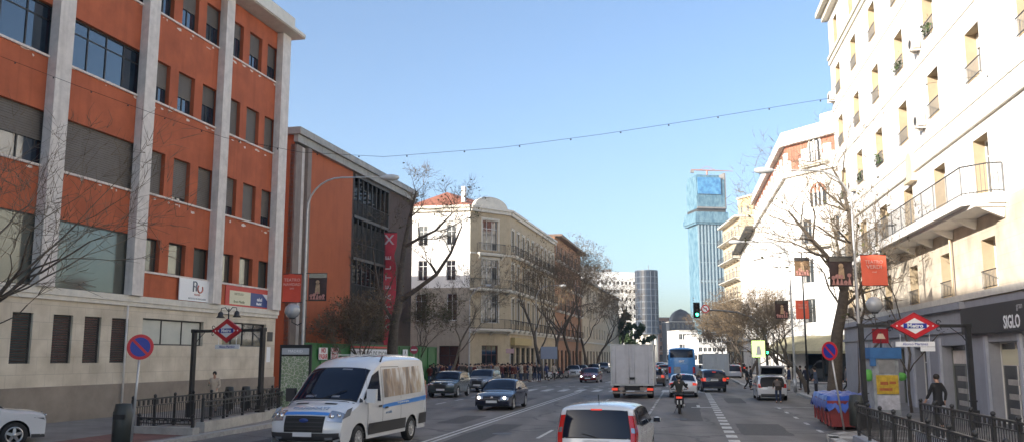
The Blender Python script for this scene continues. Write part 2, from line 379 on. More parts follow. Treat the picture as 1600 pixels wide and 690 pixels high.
def slab(poly, name, m, holes=(), z=.13):
    """pavement: polygon in street coordinates with a granite kerb round it"""
    mb = MB()
    if holes:
        S0, S1, O0, O1 = poly; hgrid(mb, S0, S1, O0, O1, z, holes); pts = [(S0, O0), (S1, O0), (S1, O1), (S0, O1)]
        for h in holes:
            q = [(h[0], h[2]), (h[1], h[2]), (h[1], h[3]), (h[0], h[3])]
            for i in range(4):
                a, b = q[i], q[(i + 1) % 4]; mb.quad(ST(*a, z), ST(*b, z), ST(*b, -2.4), ST(*a, -2.4))
            mb.quad(*[ST(*a, -2.4) for a in q])
    else:
        pts = poly; mb.add([ST(*p, z) for p in pts], [tuple(range(len(pts)))])
    o = struct(mb, name, m)
    kb = MB(); n = len(pts)
    for i in range(n):
        a, b = Vector(pts[i]), Vector(pts[(i + 1) % n]); d = (b - a)
        if d.length < .05: continue
        L = d.length; d = d / L; pr = Vector((d.y, -d.x)); 
        c = (a + b) / 2
        k = MB()
        A = ST(a.x, a.y); B = ST(b.x, b.y); u = (B - A).normalized(); nn = Vector((u.y, -u.x, 0)); kb.box((A + B) / 2 + Vector((0, 0, (z + .012) / 2)), (L + .28, .30, z + .012), (u, nn, Vector((0, 0, 1))))
    return o, struct(kb, 'kerb', M_kerb)
# left pavement in front of the orange buildings
slab((-30, 38.5, -40, -14.7), 'pavement', M_pave, [HOLE_L])
slab([(38.9, -40), (38.9, -15.2), (40, -16.4), (76, -16.8), (76, -40)], 'pavement', M_pave)
rp = MB(); hgrid(rp, 10, 27.5, -17.5, -15.1, .134, []); struct(rp, 'brick_paved_strip', M_redpave)
slab([(82, -60), (82, -17.5), (83.2, -16.0), (85, -15.3), (175, -14.6), (175, -60)], 'corner_pavement', M_pave)
# right pavement: nose at the metro entrance, lay-by behind it
slab([(12, 7.2), (62, 7.2), (62, 22), (12, 22)], 'right_pavement', M_pave)
slab((12, 28.0, 4.2, 6.9), 'pavement_nose', M_pave, [HOLE_R])
slab([(28.3, 4.2), (29.2, 4.35), (30.2, 5.0), (30.8, 6.0), (31.0, 6.9), (28.3, 6.9)], 'pavement_nose', M_pave)
slab([(76, 5.6), (77.5, 4.7), (240, 4.9), (240, 40), (76, 40)], 'far_right_pavement', M_pave)
slab([(-30, 4.2), (11.6, 4.2), (11.6, 22), (-30, 22)], 'near_right_pavement', M_pave)
# stairs going down into the two entrances
for (h, nm) in ((HOLE_L, 'stairs'), (HOLE_R, 'stairs')):
    mb = MB()
    for i in range(11):
        s0 = h[0] + .2 + i * .31 if h is HOLE_L else h[1] - .2 - i * .31 - .31
        mb.box(ST(s0 + .155, (h[2] + h[3]) / 2, -1.2 - i * .085 + .1), (.31, h[3] - h[2] - .02, 2.2 - i * .17), (US, NS, Vector((0, 0, 1))))
    struct(mb, nm, M_concrete)
# painted markings
mk = MB()
def stripe(s0, s1, o, w, z=.005): mk.quad(ST(s0, o - w / 2, z), ST(s0, o + w / 2, z), ST(s1, o + w / 2, z), ST(s1, o - w / 2, z))
for o in (-7.72, -7.46): stripe(8, 64, o, .12); stripe(86, 240, o, .12)
for o, ph in ((-4.6, 27.6), (-1.7, 38)):
    for k in range(-3, 20):
        s = ph + k * 7.5
        if 64 < s < 72 or (k > 1 and o == -1.7 and s < 64): continue
        stripe(s, s + 3.2, o, .12)
for k in range(30): stripe(37.5 + k * 1.75, 38.45 + k * 1.75, -1.7, .12) if 37 + k * 1.75 < 64 else None
for k in range(22):
    s = 25.5 + k * 1.75
    if s < 63: stripe(s, s + .95, 1.32, .34)
for k in range(12): stripe(34 + k * 4.0, 35.9 + k * 4.0, -13.1, .14) if k < 7 else None
for k in range(14):
    o = -15.6 + k * 1.25
    if o < 3.6: mk.quad(ST(64.5, o, .005), ST(64.5, o + .55, .005), ST(68.5, o + .55, .005), ST(68.5, o, .005))
for s in (70.6, 74.6):
    for k in range(15): stripe(s, s + .5, -15.5 + k * 1.2, .5)
a = G(1085, 636); sa, oa = so(a); stripe(sa, sa + .35, oa + .35, 1.0); stripe(sa + .35, sa + 2.4, oa + .2, .16)
for k in range(5): stripe(31.5 + k * 3.4, 32.6 + k * 3.4, 4.35, .14)
stripe(46.5, 46.65, 5.4, 2.4)
struct(mk, 'road_markings', M_line)
pat = MB(); rp_ = random.Random(4)
for s_, o_, L_, W_ in ((24, -6.6, 9, 1.1), (36, .1, 14, .9), (44, -9.6, 10, 1.3), (30, 2.5, 5, 1.6), (58, -3.2, 7, 1.2), (22, -12.2, 8, 1.0), (78, -5.8, 12, 1.3), (50, 2.6, 6, 1.0), (33, -8.9, 4.5, 1.0)):
    n_ = 8; L0 = [ST(s_ + L_ * i / n_, o_ - W_ / 2 + rp_.uniform(-.04, .04), .0035) for i in range(n_ + 1)]; L1 = [ST(s_ + L_ * i / n_, o_ + W_ / 2 + rp_.uniform(-.04, .04), .0035) for i in range(n_ + 1)]
    for i in range(n_): pat.quad(L0[i], L1[i], L1[i + 1], L0[i + 1])
struct(pat, 'asphalt_patches', mat('repair_asphalt', (.075, .07, .065), .8, var=.25, scale=6, bump=.3, bscale=60))
# manholes
mh = MB(); 
for s, o in ((33, -3.4), (47, -9.9), (41, 3.2), (29, -6.0), (37, -.4), (54, -5.9), (26, 2.6)): mh.lathe([(0.001, .008), (.32, .008), (.34, .006)], ST(s, o), n=20, sm=False)
struct(mh, 'manhole_covers', M_iron)
# ================================================================== BUILDINGS
def window(fr, s0, s1, z0, z1, dep, parent, nx=2, nz=1, fm=None, gm=None, blind=0.0, bm=None, fw=.06, sill=None, railing=False, trim=None, plants=False, bay=None):
    fm = fm or M_dframe; gm = gm or M_glass
    f = MB(); d = -dep + .03
    f.fbox(fr, s0, s0 + fw, d, d + .05, z0, z1); f.fbox(fr, s1 - fw, s1, d, d + .05, z0, z1)
    f.fbox(fr, s0 + fw, s1 - fw, d, d + .05, z0, z0 + fw); f.fbox(fr, s0 + fw, s1 - fw, d, d + .05, z1 - fw, z1)
    for i in range(1, nx):
        x = s0 + (s1 - s0) * i / nx; f.fbox(fr, x - fw * .45, x + fw * .45, d, d + .045, z0 + fw, z1 - fw)
    if nz > 1:
        for i in range(1, nz):
            z = z1 - (z1 - z0) * .28 if nz == 2 else z0 + (z1 - z0) * i / nz
            f.fbox(fr, s0 + fw, s1 - fw, d, d + .04, z - fw * .4, z + fw * .4)
    w = f.build('window', fm, parent, True)
    g = MB(); g.quad(fr.pt(s0, d + .012, z0), fr.pt(s1, d + .012, z0), fr.pt(s1, d + .012, z1), fr.pt(s0, d + .012, z1)); g.build('pane', gm, w, True)
    if blind > 0:
        zb = z1 - (z1 - z0) * blind; b = MB()
        n = max(2, int((z1 - zb) / .09)); d2 = d + .055
        for i in range(n):
            a, c = zb + (z1 - zb) * i / n, zb + (z1 - zb) * (i + 1) / n
            b.quad(fr.pt(s0 + .02, d2 + .018, a), fr.pt(s1 - .02, d2 + .018, a), fr.pt(s1 - .02, d2, c), fr.pt(s0 + .02, d2, c))
        b.build('blind', bm or M_blind, w, True)
    if sill:
        q = MB(); q.fbox(fr, s0 - .06, s1 + .06, -.02, .09, z0 - .07, z0 + .003); q.build('sill', sill, w, True)
    if trim:
        q = MB(); t = .14
        q.fbox(fr, s0 - t, s0 - .003, 0, .05, z0, z1 + t); q.fbox(fr, s1 + .003, s1 + t, 0, .05, z0, z1 + t); q.fbox(fr, s0 - .003, s1 + .003, 0, .05, z1 + .003, z1 + t)
        q.fbox(fr, s0 - t - .06, s1 + t + .06, 0, .11, z1 + t + .003, z1 + t + .09)
        q.build('surround', trim, w, True)
    if railing:
        q = MB(); zt = z0 + (1.0 if z1 - z0 > 2 else .62); n = max(5, int((s1 - s0) / .12))
        for i in range(n + 1):
            x = s0 + (s1 - s0) * i / n; q.tube([fr.pt(x, .06, z0 + .02), fr.pt(x, .06, zt)], .011, 4)
        q.fbox(fr, s0 - .05, s1 + .05, .045, .08, zt, zt + .03); q.fbox(fr, s0 - .05, s1 + .05, .045, .08, z0 + .03, z0 + .055)
        q.build('railing', M_iron, w, True)
    return w
def balcony(fr, s0, s1, z, dep, parent, h=1.0, floor_m=None, thick=.16, bars=True, sc_=.14, chamfer=0.0, brackets=True):
    fl = MB()
    pts = [fr.pt(s0, 0, z - thick), fr.pt(s0, dep - chamfer, z - thick), fr.pt(s0 + chamfer, dep, z - thick), fr.pt(s1 - chamfer, dep, z - thick), fr.pt(s1, dep - chamfer, z - thick), fr.pt(s1, 0, z - thick)]
    fl.prism(pts, (0, 0, 1), thick); fl.fbox(fr, s0 + .1, s1 - .1, 0, dep * .8, z - thick - .12, z - thick - .003)
    if brackets:
        n = max(2, int((s1 - s0) / 2.6) + 1)
        for i in range(n):
            x = s0 + .3 + (s1 - s0 - .6) * i / (n - 1)
            fl.prism([fr.pt(x - .1, 0, z - thick - .123), fr.pt(x - .1, dep * .7, z - thick - .123), fr.pt(x - .1, .05, z - thick - .5)], fr.u, .2)
    b = fl.build('balcony', floor_m or M_trimst, parent, True)
    r = MB(); path = [(s0 + .04, .05), (s0 + .04, dep - chamfer - .06), (s0 + chamfer + .04, dep - .06), (s1 - chamfer - .04, dep - .06), (s1 - .04, dep - chamfer - .06), (s1 - .04, .05)]
    if chamfer == 0: path = [path[0], path[1], path[4], path[5]]
    for i in range(len(path) - 1):
        a, c = Vector(path[i]), Vector(path[i + 1]); L = (c - a).length
        A, B = fr.pt(a.x, a.y, 0), fr.pt(c.x, c.y, 0); up = Vector((0, 0, 1))
        r.tube([A + up * (z + h), B + up * (z + h)], .026, 5); r.tube([A + up * (z + .09), B + up * (z + .09)], .016, 4)
        n = max(1, int(L / sc_))
        for k in range(n + 1):
            p = A + (B - A) * (k / n); r.tube([p + up * z, p + up * (z + h)], .022 if k % 12 == 0 else .009, 4, cap=False)
    r.build('railing', M_iron, b, True)
    return b
def shell(mb, fr, s0, s1, z1, depth, mi=0, roof_mi=0):
    """side and back faces plus the roof behind a facade"""
    P_ = lambda s, d, z: fr.pt(s, d, z)
    mb.quad(P_(s0, 0, 0), P_(s0, -depth, 0), P_(s0, -depth, z1), P_(s0, 0, z1), mi)
    mb.quad(P_(s1, 0, 0), P_(s1, -depth, 0), P_(s1, -depth, z1), P_(s1, 0, z1), mi)
    mb.quad(P_(s0, -depth, 0), P_(s1, -depth, 0), P_(s1, -depth, z1), P_(s0, -depth, z1), mi)
    mb.quad(P_(s0, 0, z1), P_(s1, 0, z1), P_(s1, -depth, z1), P_(s0, -depth, z1), roof_mi)

# ---------------------------------------------------------------- A: orange school building, left
FA = Fr(G(20, 671), G(437, 628)); rnd = random.Random(5)
A0 = -50
A_ = thing('orange_building', 'near orange building with pale concrete pilasters and cream stone ground floor, on the left', 'building', FA.pt(9, 0, 0))
S1A = 17.85
bays = [(-49.5, -45.2, 'big'), (-44, -40, 'big'), (-39, -35, 'big'), (-34, -29, 'big'), (-28, -22, 'big'), (-21, -16.6, 'big'), (-15.6, -10.9, 'big'), (-9.9, -5.2, 'big'), (-4.4, .5, 'big'), (1.3, 5.65, 'big'), (6.4, 11.7, 'n3'), (12.42, 17.5, 'n3')]
pil = [(-10.9, -9.9), (-5.2, -4.4), (.22, 1.0), (5.3, 6.03), (11.22, 11.92), (16.95, 17.85)]
rows = [(6.1, 7.52), (9.45, 11.35), (13.55, 15.4), (17.6, 19.5)]
small = {(6.4, 11.7): [(6.42, 7.5), (8.13, 9.4), (10.05, 11.35)], (12.42, 17.5): [(12.5, 13.45), (14.08, 15.35), (15.95, 17.1)]}
wins = []
for a, b, k in bays:
    for ri, (z0, z1) in enumerate(rows):
        if k == 'big': wins.append((a + .04, b - .04, 4.98 if ri == 0 else z0 + (-.1 if ri else 0), z1 + .0, 'big', ri))
        else:
            for (c, d) in small[(a, b)]: wins.append((c, d, z0, z1, 'small', ri))
gwin = []
for k in range(-6, 4):
    c = .95 + 0 * k
for a, b in ((-.55, .4), (1.38, 2.38), (3.02, 3.95), (4.57, 5.6), (-2.2, -1.2), (-4.0, -3.0), (-5.9, -4.9), (-8, -7), (-10, -9), (-12, -11)): gwin.append((a, b, 2.25, 4.02, 'louv', -1))
gwin += [(6.5, 11.0, 2.98, 4.1, 'frost', -1), (12.62, 16.88, 3.0, 4.18, 'frost2', -1)]
w = MB(); w.wall(FA, A0, S1A, 4.98, 20.45, [x[:4] for x in wins], .32)
w.build('upper_wall', M_orange, A_, True)
w = MB(); w.wall(FA, A0, S1A, 1.42, 4.72, [x[:4] for x in gwin], .22, d=.10); w.quad(FA.pt(S1A, .1, 0), FA.pt(S1A, -14, 0), FA.pt(S1A, -14, 4.7), FA.pt(S1A, .1, 4.7))
w.build('stone_ground_floor', M_creamst, A_, True)
w = MB(); w.fbox(FA, A0, S1A + .02, 0, .16, 0, 1.42); w.build('plinth', M_plinth, A_, True)
w = MB(); w.fbox(FA, A0, S1A + .1, -.05, .24, 4.72, 4.98); w.fbox(FA, A0, S1A + .06, .1, .19, 4.55, 4.718); w.build('string_course', M_trimst, A_, True)
w = MB(); shell(w, FA, A0, S1A, 20.45, 14); w.build('side_walls', M_orange, A_, True)
w = MB(); w.fbox(FA, A0, S1A + .5, -14.4, 1.0, 20.5, 20.66); w.fbox(FA, A0, S1A + .4, 1.0, 1.07, 20.54, 20.72); w.fbox(FA, A0, S1A + .25, -14, .45, 20.723, 21.7); w.build('eaves', M_trimst, A_, True)
for a, b in pil:
    w = MB(); w.fbox(FA, a, b, 0, .38, 4.983, 20.45); w.build('pilaster', M_pil, A_, True)
for a, b, k in bays:          # flaking pale sill bands under each row
    for ri, (z0, z1) in enumerate(rows):
        if ri == 0 and k == 'big': continue
        zz = z0 - (.1 if (k == 'big' and ri) else 0)
        w = MB(); w.fbox(FA, a, b, 0, .07, zz - .09, zz - .004); w.build('sill_band', M_flake, A_, True)
for (a, b, z0, z1, k, ri) in wins:
    if k == 'big':
        if ri == 0: window(FA, a, b, z0, z1, .12, A_, nx=1, gm=M_mirr, fw=.05)
        else:
            bl = {1: .0, 2: .0, 3: 0.0}[ri]
            if ri == 1: bl = 1.0 if a > 1 else .55
            window(FA, a, b, z0, z1, .25, A_, nx=4, nz=2, gm=M_glassb, blind=bl)
    else:
        bl = {0: 0, 1: rnd.choice([.75, 1, 1, .9]), 2: rnd.choice([.15, .5, 1, .6]), 3: rnd.choice([.5, .6, .4])}[ri]
        window(FA, a, b, z0, z1, .28, A_, nx=2 if ri else 1, gm=M_glassb if ri else M_mirr, blind=bl)
for (a, b, z0, z1, k, ri) in gwin:
    if k == 'louv':
        f = MB(); n = 20
        f.fbox(FA, a, a + .05, -.06, .02, z0, z1); f.fbox(FA, b - .05, b, -.06, .02, z0, z1)
        for i in range(n):
            z = z0 + (z1 - z0) * (i + .5) / n; f.box(FA.pt((a + b) / 2, -.03, z), (b - a - .1, .05, .05), (FA.u, (FA.n + Vector((0, 0, -.7))).normalized(), Vector((0, 0, 1))))
        lo = f.build('louvred_window', M_louv, A_, True)
    elif k == 'frost': window(FA, a, b, z0, z1, .12, A_, nx=3, gm=M_frost)
    else:
        window(FA, a, b, z0, z1, .12, A_, nx=4, gm=M_glassb, blind=0)
rf = random.Random(21)         # paint flaking off below the sills
for a, b, k in bays:
    if b < -6: continue
    for z0 in (9.25, 13.38, 17.45):
        w = MB()
        for i in range(rf.randint(4, 9)):
            s_ = rf.uniform(a + .1, b - .1); zt_ = z0 - rf.uniform(.02, .25) * rf.random(); n_ = rf.randint(5, 8); rx, rz_ = rf.uniform(.04, .26), rf.uniform(.02, .10)
            w.prism([FA.pt(s_ + rx * math.cos(6.283 * j / n_) * rf.uniform(.5, 1.2), .001, zt_ + rz_ * math.sin(6.283 * j / n_) * rf.uniform(.5, 1.2)) for j in range(n_)], FA.n, .003)
        w.build('flaking_paint', M_flake, A_, True)
# drain pipe + plaque + poster
w = MB(); w.tube([FA.pt(5.3, .24, .2), FA.pt(5.3, .24, 4.55)], .045, 6); w.build('drain_pipe', M_pil, A_, True)
w = MB(); w.fbox(FA, 17.0, 17.55, .1, .13, 3.3, 3.8); w.build('plaque', M_louv, A_, True)
w = MB(); w.fbox(FA, 17.0, 17.4, .1, .11, 2.2, 3.0); w.build('notice', M_signw, A_, True)
# sign boards (hang on the wall: things)
axA = (FA.u, Vector((0, 0, 1)), FA.n)
s0, z1 = FA.px(277, 434); s1, z0 = FA.px(330, 474)
b1 = thing('sign_board', 'white square sign board with grey and red looped emblem on orange wall', 'sign', FA.pt((s0 + s1) / 2, .1, 5.4))
w = MB(); w.fbox(FA, s0, s1, .10, .14, 5.02, 6.02); w.build('board', M_signw, b1, True)
cx = (s0 + s1) / 2
lg = MB(); lg.tube([FA.pt(cx - .35, .15, 5.45), FA.pt(cx - .35, .15, 5.93)], .035, 6)
lg.tube([FA.pt(cx - .35 + .14 - .14 * math.cos(t), .15, 5.80 + .12 * math.sin(t)) for t in [i * math.pi / 6 for i in range(13)]], .03, 5)
lg.tube([FA.pt(cx - .12, .15, 5.48), FA.pt(cx - .12, .15, 5.80)], .03, 6)
lg.build('grey_emblem', mat('emblem_grey', (.18, .2, .24), .5), b1, True)
lg = MB(); lg.tube([FA.pt(cx + .2 + .2 * math.cos(t), .15, 5.62 + .19 * math.sin(t)) for t in [math.pi * .75 + i * math.pi / 7 for i in range(11)]], .035, 5); lg.build('red_emblem', mat('emblem_red', (.5, .14, .1), .5), b1, True)
text('MADRID', .13, FA.pt(cx, .142, 5.32), axA, mat('emblem_red', (.5, .14, .1)), parent=b1)
text('INSTITUTO DE EDUCACION', .11, FA.pt(cx, .142, 5.13), axA, mat('emblem_grey', (.2, .2, .2)), parent=b1)
s0, z1 = FA.px(352, 444); s1, z0 = FA.px(417, 478)
b2 = thing('sign_board', 'wide red banner with cream and blue panel on orange wall beside last pilaster', 'sign', FA.pt((s0 + s1) / 2, .1, 5.3))
w = MB(); w.fbox(FA, s0, s1, .02, .05, 5.0, 6.0); w.build('board', mat('banner_pinkred', (.55, .07, .05), .6), b2, True)
w = MB(); w.fbox(FA, s0 + .35, s0 + (s1 - s0) * .56, .05, .07, 5.08, 5.76); w.build('cream_panel', mat('sign_cream', (.66, .62, .44), .5), b2, True)
w = MB(); a0 = s0 + (s1 - s0) * .56 + .003; a1 = s1 - .12
w.prism([FA.pt(a0, .05, 5.08), FA.pt(a1, .05, 5.08), FA.pt(a1, .05, 5.42), FA.pt(a1 - .55, .05, 5.76), FA.pt(a0, .05, 5.76)], FA.n, .02); w.build('blue_panel', mat('panel_blue', (.03, .055, .2), .5), b2, True)
w = MB(); w.prism([FA.pt(a1 - .5, .05, 5.76), FA.pt(a1, .05, 5.45), FA.pt(a1, .05, 5.76)], FA.n, .02); w.build('corner_flash', M_signw, b2, True)
text('INSTITUTO', .17, FA.pt(s0 + 1.2, .072, 5.6), axA, mat('txt_olive', (.25, .24, .14), .6), parent=b2); text('Bravo Murillo', .19, FA.pt(s0 + 1.25, .072, 5.22), axA, mat('txt_olive2', (.12, .15, .06), .6), parent=b2)
text('salud', .26, FA.pt(a0 + .9, .072, 5.45), axA, M_signw, parent=b2, bold=.006); text('Madrid', .18, FA.pt(a0 + .85, .072, 5.22), axA, M_signw, parent=b2, bold=.006)

# ---------------------------------------------------------------- B: second orange building with a steel and glass stair front
PB0 = XZ(446, 55.5); PB1 = XZ(640, 78)
FB = Fr(PB0, PB1); LB = FB.L
B_ = thing('orange_building', 'lower orange building with blank wall and dark steel front, behind the green hoarding', 'building', FB.pt(5, 0, 0))
sE = FB.px(476, 400)[0]; sO = FB.px(548, 400)[0]; sD = FB.px(600, 400)[0]
hB = FB.px(470, 203)[1]; hB = 16.6
w = MB(); w.wall(FB, sE, sO, 0, hB, [], .1); shell(w, FB, 0, LB, hB, 30); 
w.build('rendered_wall', M_orange2, B_, True)
w = MB(); w.fbox(FB, .0, sE - 1.1, -.3, .12, 0, hB - .6); w.fbox(FB, sE - .55, sE, -.3, .28, 0, hB - .55); w.build('corner_pier', mat('brown_concrete', (.25, .20, .17), .85, var=.15, streak=.4), B_, True)
w = MB(); w.fbox(FB, sE - 1.1, sE - .55, -.3, .05, 0, hB - .6); w.build('pale_recess', M_pil, B_, True)
w = MB(); w.fbox(FB, -.3, LB + .2, -30.2, .5, hB, hB + .45); w.fbox(FB, -.2, LB + .1, .003, .3, hB - .5, hB - .003); w.build('coping', mat('weathered_coping', (.36, .35, .32), .85, var=.2, streak=.4, scale=1.5), B_, True)
w = MB(); w.wall(FB, FB.px(612, 400)[0], LB, 0, hB, [], .1); w.wall(FB, sO, FB.px(612, 400)[0], 0, hB, [(sO + .3, sD + .8, 3.4, hB - .8)], .8); w.build('stair_wall', mat('dark_brown_render', (.085, .055, .042), .85, var=.2, streak=.3), B_, True)
w = MB(); n = 8; a, b = sO + .3, sD + .8
w.quad(FB.pt(a, -.75, 3.4), FB.pt(b, -.75, 3.4), FB.pt(b, -.75, hB - .8), FB.pt(a, -.75, hB - .8)); w.build('stair_glazing', M_dkglass, B_, True)
w = MB()
for i in range(n + 1): x = a + (b - a) * i / n; w.fbox(FB, x - .05, x + .05, -.12, .02, 3.4, hB - .8)
for z in [3.4 + 3.1 * i for i in range(5)]: w.fbox(FB, a, b, -.7, .08, z, z + .22)
for fl in range(4):
    z = 3.5 + 3.1 * fl
    for k in range(12):
        f0 = a + .4 + (b - a - .8) * k / 12; w.fbox(FB, f0, f0 + (b - a) / 12, -.6, -.05, z + k * .25 if fl % 2 == 0 else z + 3 - k * .25, (z + k * .25 if fl % 2 == 0 else z + 3 - k * .25) + .06)
    for k in range(60): x = a + (b - a) * k / 60; w.tube([FB.pt(x, .05, z + .1), FB.pt(x, .05, z + (1.2 if fl % 2 else 2.6))], .016, 4, cap=False)
    w.tube([FB.pt(a, .05, z + 1.2), FB.pt(b, .05, z + 1.2)], .025, 4)
w.build('steel_stair', M_louv, B_, True)
for sx, zz in ((FB.px(585, 440)[0], 9.5), (FB.px(577, 400)[0], 12.4)):
    pass
# tall vertical red banner on it
sB = FB.px(604, 400)[0]; zt = FB.px(604, 364, .6)[1]
bc = XZ(605, 71.5, 3.0); zt = (556 - 363) * 71.5 / 1380 + 2.5
bt = thing('vertical_banner', 'tall narrow red fabric banner with white lettering hanging before dark steel stair', 'banner', bc)
w = MB(); rws = 40; zb = 3.0; XA = Vector((1, 0, 0))
def bpt(f, side):
    wd_ = .60 - .17 * math.exp(-((f - .80) / .05) ** 2); return bc + XA * (side * wd_ + .10 * math.sin(f * 6) * (1 - f)) + Vector((0, .10 * math.sin(f * 13 + side * 1.3), (zb + (zt - zb) * f) - 3.0))
for i in range(rws):
    f0, f1 = i / rws, (i + 1) / rws
    w.add([bpt(f0, -1), bpt(f0, 0), bpt(f0, 1), bpt(f1, 1), bpt(f1, 0), bpt(f1, -1)], [(0, 1, 4, 5), (1, 2, 3, 4)], 0, True)
w.build('fabric', mat('banner_crimson', (.55, .05, .07), .7, var=.15, scale=1.5), bt, True)
w = MB(); top_ = bc + Vector((0, 0, zt - 3)); w.tube([top_ + XA * -.9, top_ + XA * .6], .04, 6); w.build('bar', M_iron, bt, True)
for i, ch in enumerate('X ELTEATRO'):
    if ch == ' ': continue
    f = 1 - (.07 if i == 0 else .14 + (i - 1) * .083); c0 = bpt(f, 0) + Vector((0, -.14, 0))
    text(ch, 1.1 if i == 0 else .62, c0, (XA, Vector((0, 0, 1)), Vector((0, -1, 0))) if i == 0 else (Vector((0, 0, 1)), -XA, Vector((0, -1, 0))), mat('faded_white', (.6, .5, .5), .6), parent=bt, bold=.015)
# green hoarding along its foot
hd = thing('hoarding', 'green site hoarding with paper notices at the foot of blank orange wall', 'fence', FB.pt(8, 1.6, 0))
w = MB(); e0, e1 = -1.2, LB + 2.2
w.fbox(FB, e0, e1, 1.6, 1.66, .13, 3.25); 
for k in range(int((e1 - e0) / 2.4) + 1): w.fbox(FB, e0 + k * 2.4, e0 + k * 2.4 + .1, 1.66, 1.74, .13, 3.3)
w.fbox(FB, e0, e1, 1.62, 1.75, 3.25, 3.33); w.build('panels', mat('hoarding_green', (.03, .15, .035), .5, var=.25, scale=2, stain=.3), hd, True)
def notice(px0, px1, py0, py1, col, tx, tcol, lab=None, sz=.5):
    a, z1 = FB.px(px0, py0, 1.8); b, z0 = FB.px(px1, py1, 1.8)
    q = MB(); q.fbox(FB, a, b, 1.76, 1.79, z0, z1); t = q.build('notice', col, hd, True)
    L = (b - a)
    for i, line in enumerate(tx): text(line, sz, FB.pt((a + b) / 2, 1.795, z1 - (z1 - z0) * (i + .5) / len(tx)), (FB.u, Vector((0, 0, 1)), FB.n), tcol, parent=t, bold=.01)
notice(499, 512, 542, 561, M_signw, ['NO', 'PASAR'], M_red, sz=.42); notice(518, 529, 542, 560, M_signw, ['OBRA', 'STOP'], M_red, sz=.42)
notice(549, 614, 544, 562, M_signw, ['INSTITUTO DE IDIOMAS'], mat('txt_grey', (.2, .2, .2)), sz=.66)
notice(630, 637, 545, 555, M_signw, ['A'], M_green, sz=.5)
q = MB(); a, z1 = FB.px(549, 541.5, 1.8); b, z0 = FB.px(614, 544, 1.8); q.fbox(FB, a, b, 1.76, 1.80, z0, z1 + .1); q.build('notice_header', mat('banner_pinkred', (.5, .07, .05)), hd, True)
# ---------------------------------------------------------------- C: beige corner building
HC = 18.0
F1 = Fr((-10.9, 93.4), (-4.4, 92.0)); F2 = Fr((-4.4, 92.0), (-0.25, 95.6)); F3 = Fr((-0.25, 95.6), (5.9, 121.5))
C_ = thing('corner_building', 'beige corner building with white sunlit side wall, stone balconies and red tiled roof', 'building', (-2, 95, 0))
# side wall: sunlit upper floors coloured white, shade below put in as grey beige
h1 = []
for cx_ in (1.5, 4.6):
    h1 += [(cx_ - .5, cx_ + .5, 14.1, 16.2), (cx_ - .5, cx_ + .5, 10.4, 12.5)]
h1b = [(4.2, 5.3, 6.2, 9.0), (.8, 1.9, 6.2, 9.0), (.4, 2.0, 0.1, 3.6), (3.4, 5.6, .1, 3.6)]
w = MB(); w.wall(F1, -.2, F1.L, 9.6, HC, h1, .25); w.build('sunlit_side_wall', M_white, C_, True)
w = MB(); w.wall(F1, -.2, F1.L, 0, 9.6, h1b, .25); w.build('side_wall', mat('shade_grey_stucco', (.36, .31, .24), .85, var=.12, streak=.3), C_, True)
for (a, b, c, d) in h1: window(F1, a, b, c, d, .2, C_, nx=2, nz=2, fm=M_wframe, railing=True, gm=M_glass)
for (a, b, c, d) in h1b: window(F1, a, b, c, d, .2, C_, nx=2, nz=2, fm=M_wframe if c > 1 else M_dframe)
w = MB(); w.wall(F2, 0, F2.L, 0, HC, [(F2.L / 2 - 1.1, F2.L / 2 + 1.1, z, z + dz) for z, dz in ((.15, 3.5), (6.0, 3.0), (10.0, 2.7), (13.7, 3.2))], .3)
for fl in (4.6,):
    pass
cols3 = [1.4 + 2.63 * i for i in range(10)]
h3 = [(c - .55, c + .55, z, z + dz) for c in cols3 for z, dz in ((6.0, 2.7), (10.0, 2.5), (13.9, 2.3))] + [(c - .95, c + .95, .2, 3.5) for c in cols3]
w.wall(F3, 0, F3.L, 0, HC, h3, .3)
shell(w, F3, 0, F3.L, HC, 14)
w.build('street_wall', M_beige, C_, True)
for (a, b, z0, z1) in [(F2.L / 2 - 1.1, F2.L / 2 + 1.1, z, z + dz) for z, dz in ((.15, 3.5), (6.0, 3.0), (10.0, 2.7), (13.7, 3.2))]:
    window(F2, a, b, z0, z1, .25, C_, nx=3, nz=2, fm=M_wframe if z0 > 1 else mat('dark_red_shopfront', (.10, .02, .015), .5), trim=M_trimst if z0 > 1 else None, gm=M_glass)
for (a, b, z0, z1) in h3: window(F3, a, b, z0, z1, .25, C_, nx=2, nz=2, fm=M_wframe if z0 > 1 else M_dframe, trim=M_trimst if z0 > 1 else None)
for z in (5.35, 9.55): balcony(F2, .1, F2.L - .1, z, 1.0, C_, chamfer=.5)
balcony(F2, .9, F2.L - .9, 13.35, .5, C_)
for z in (5.35, 9.55, 13.45):
    for c in cols3: balcony(F3, c - .85, c + .85, z, .55, C_, brackets=False, sc_=.2)
w = MB()
for fr, L in ((F1, F1.L), (F2, F2.L), (F3, F3.L)):
    w.fbox(fr, 0, L, 0, .45, HC, HC + .25); w.fbox(fr, 0, L, 0, .28, HC - .35, HC - .003)
    if fr is not F1:
        w.fbox(fr, 0, L, 0, .12, 9.35, 9.5); w.fbox(fr, 0, L, 0, .12, 13.2, 13.34); w.fbox(fr, 0, L, 0, .16, 4.9, 5.15)
w.build('cornice', M_trimst, C_, True)
w = MB()   # rounded pediment over the corner bay
arc = [F2.pt(F2.L / 2 - 2.3 * math.cos(t), .2, HC + .25 + 1.15 * math.sin(t)) for t in [math.pi * i / 12 for i in range(13)]]
w.prism(arc, -F2.n, .5); w.build('pediment', M_trimst, C_, True)
w = MB(); e = [F1.pt(-.4, .4, HC + .26), F1.pt(F1.L, .4, HC + .26), F2.pt(F2.L, .1, HC + .26), F3.pt(F3.L, .3, HC + .26), F3.pt(F3.L, -14, HC + .26)]
p1, p2 = F1.pt(2.6, -5.0, HC + 2.7), F3.pt(F3.L - 5, -7, HC + 2.7)
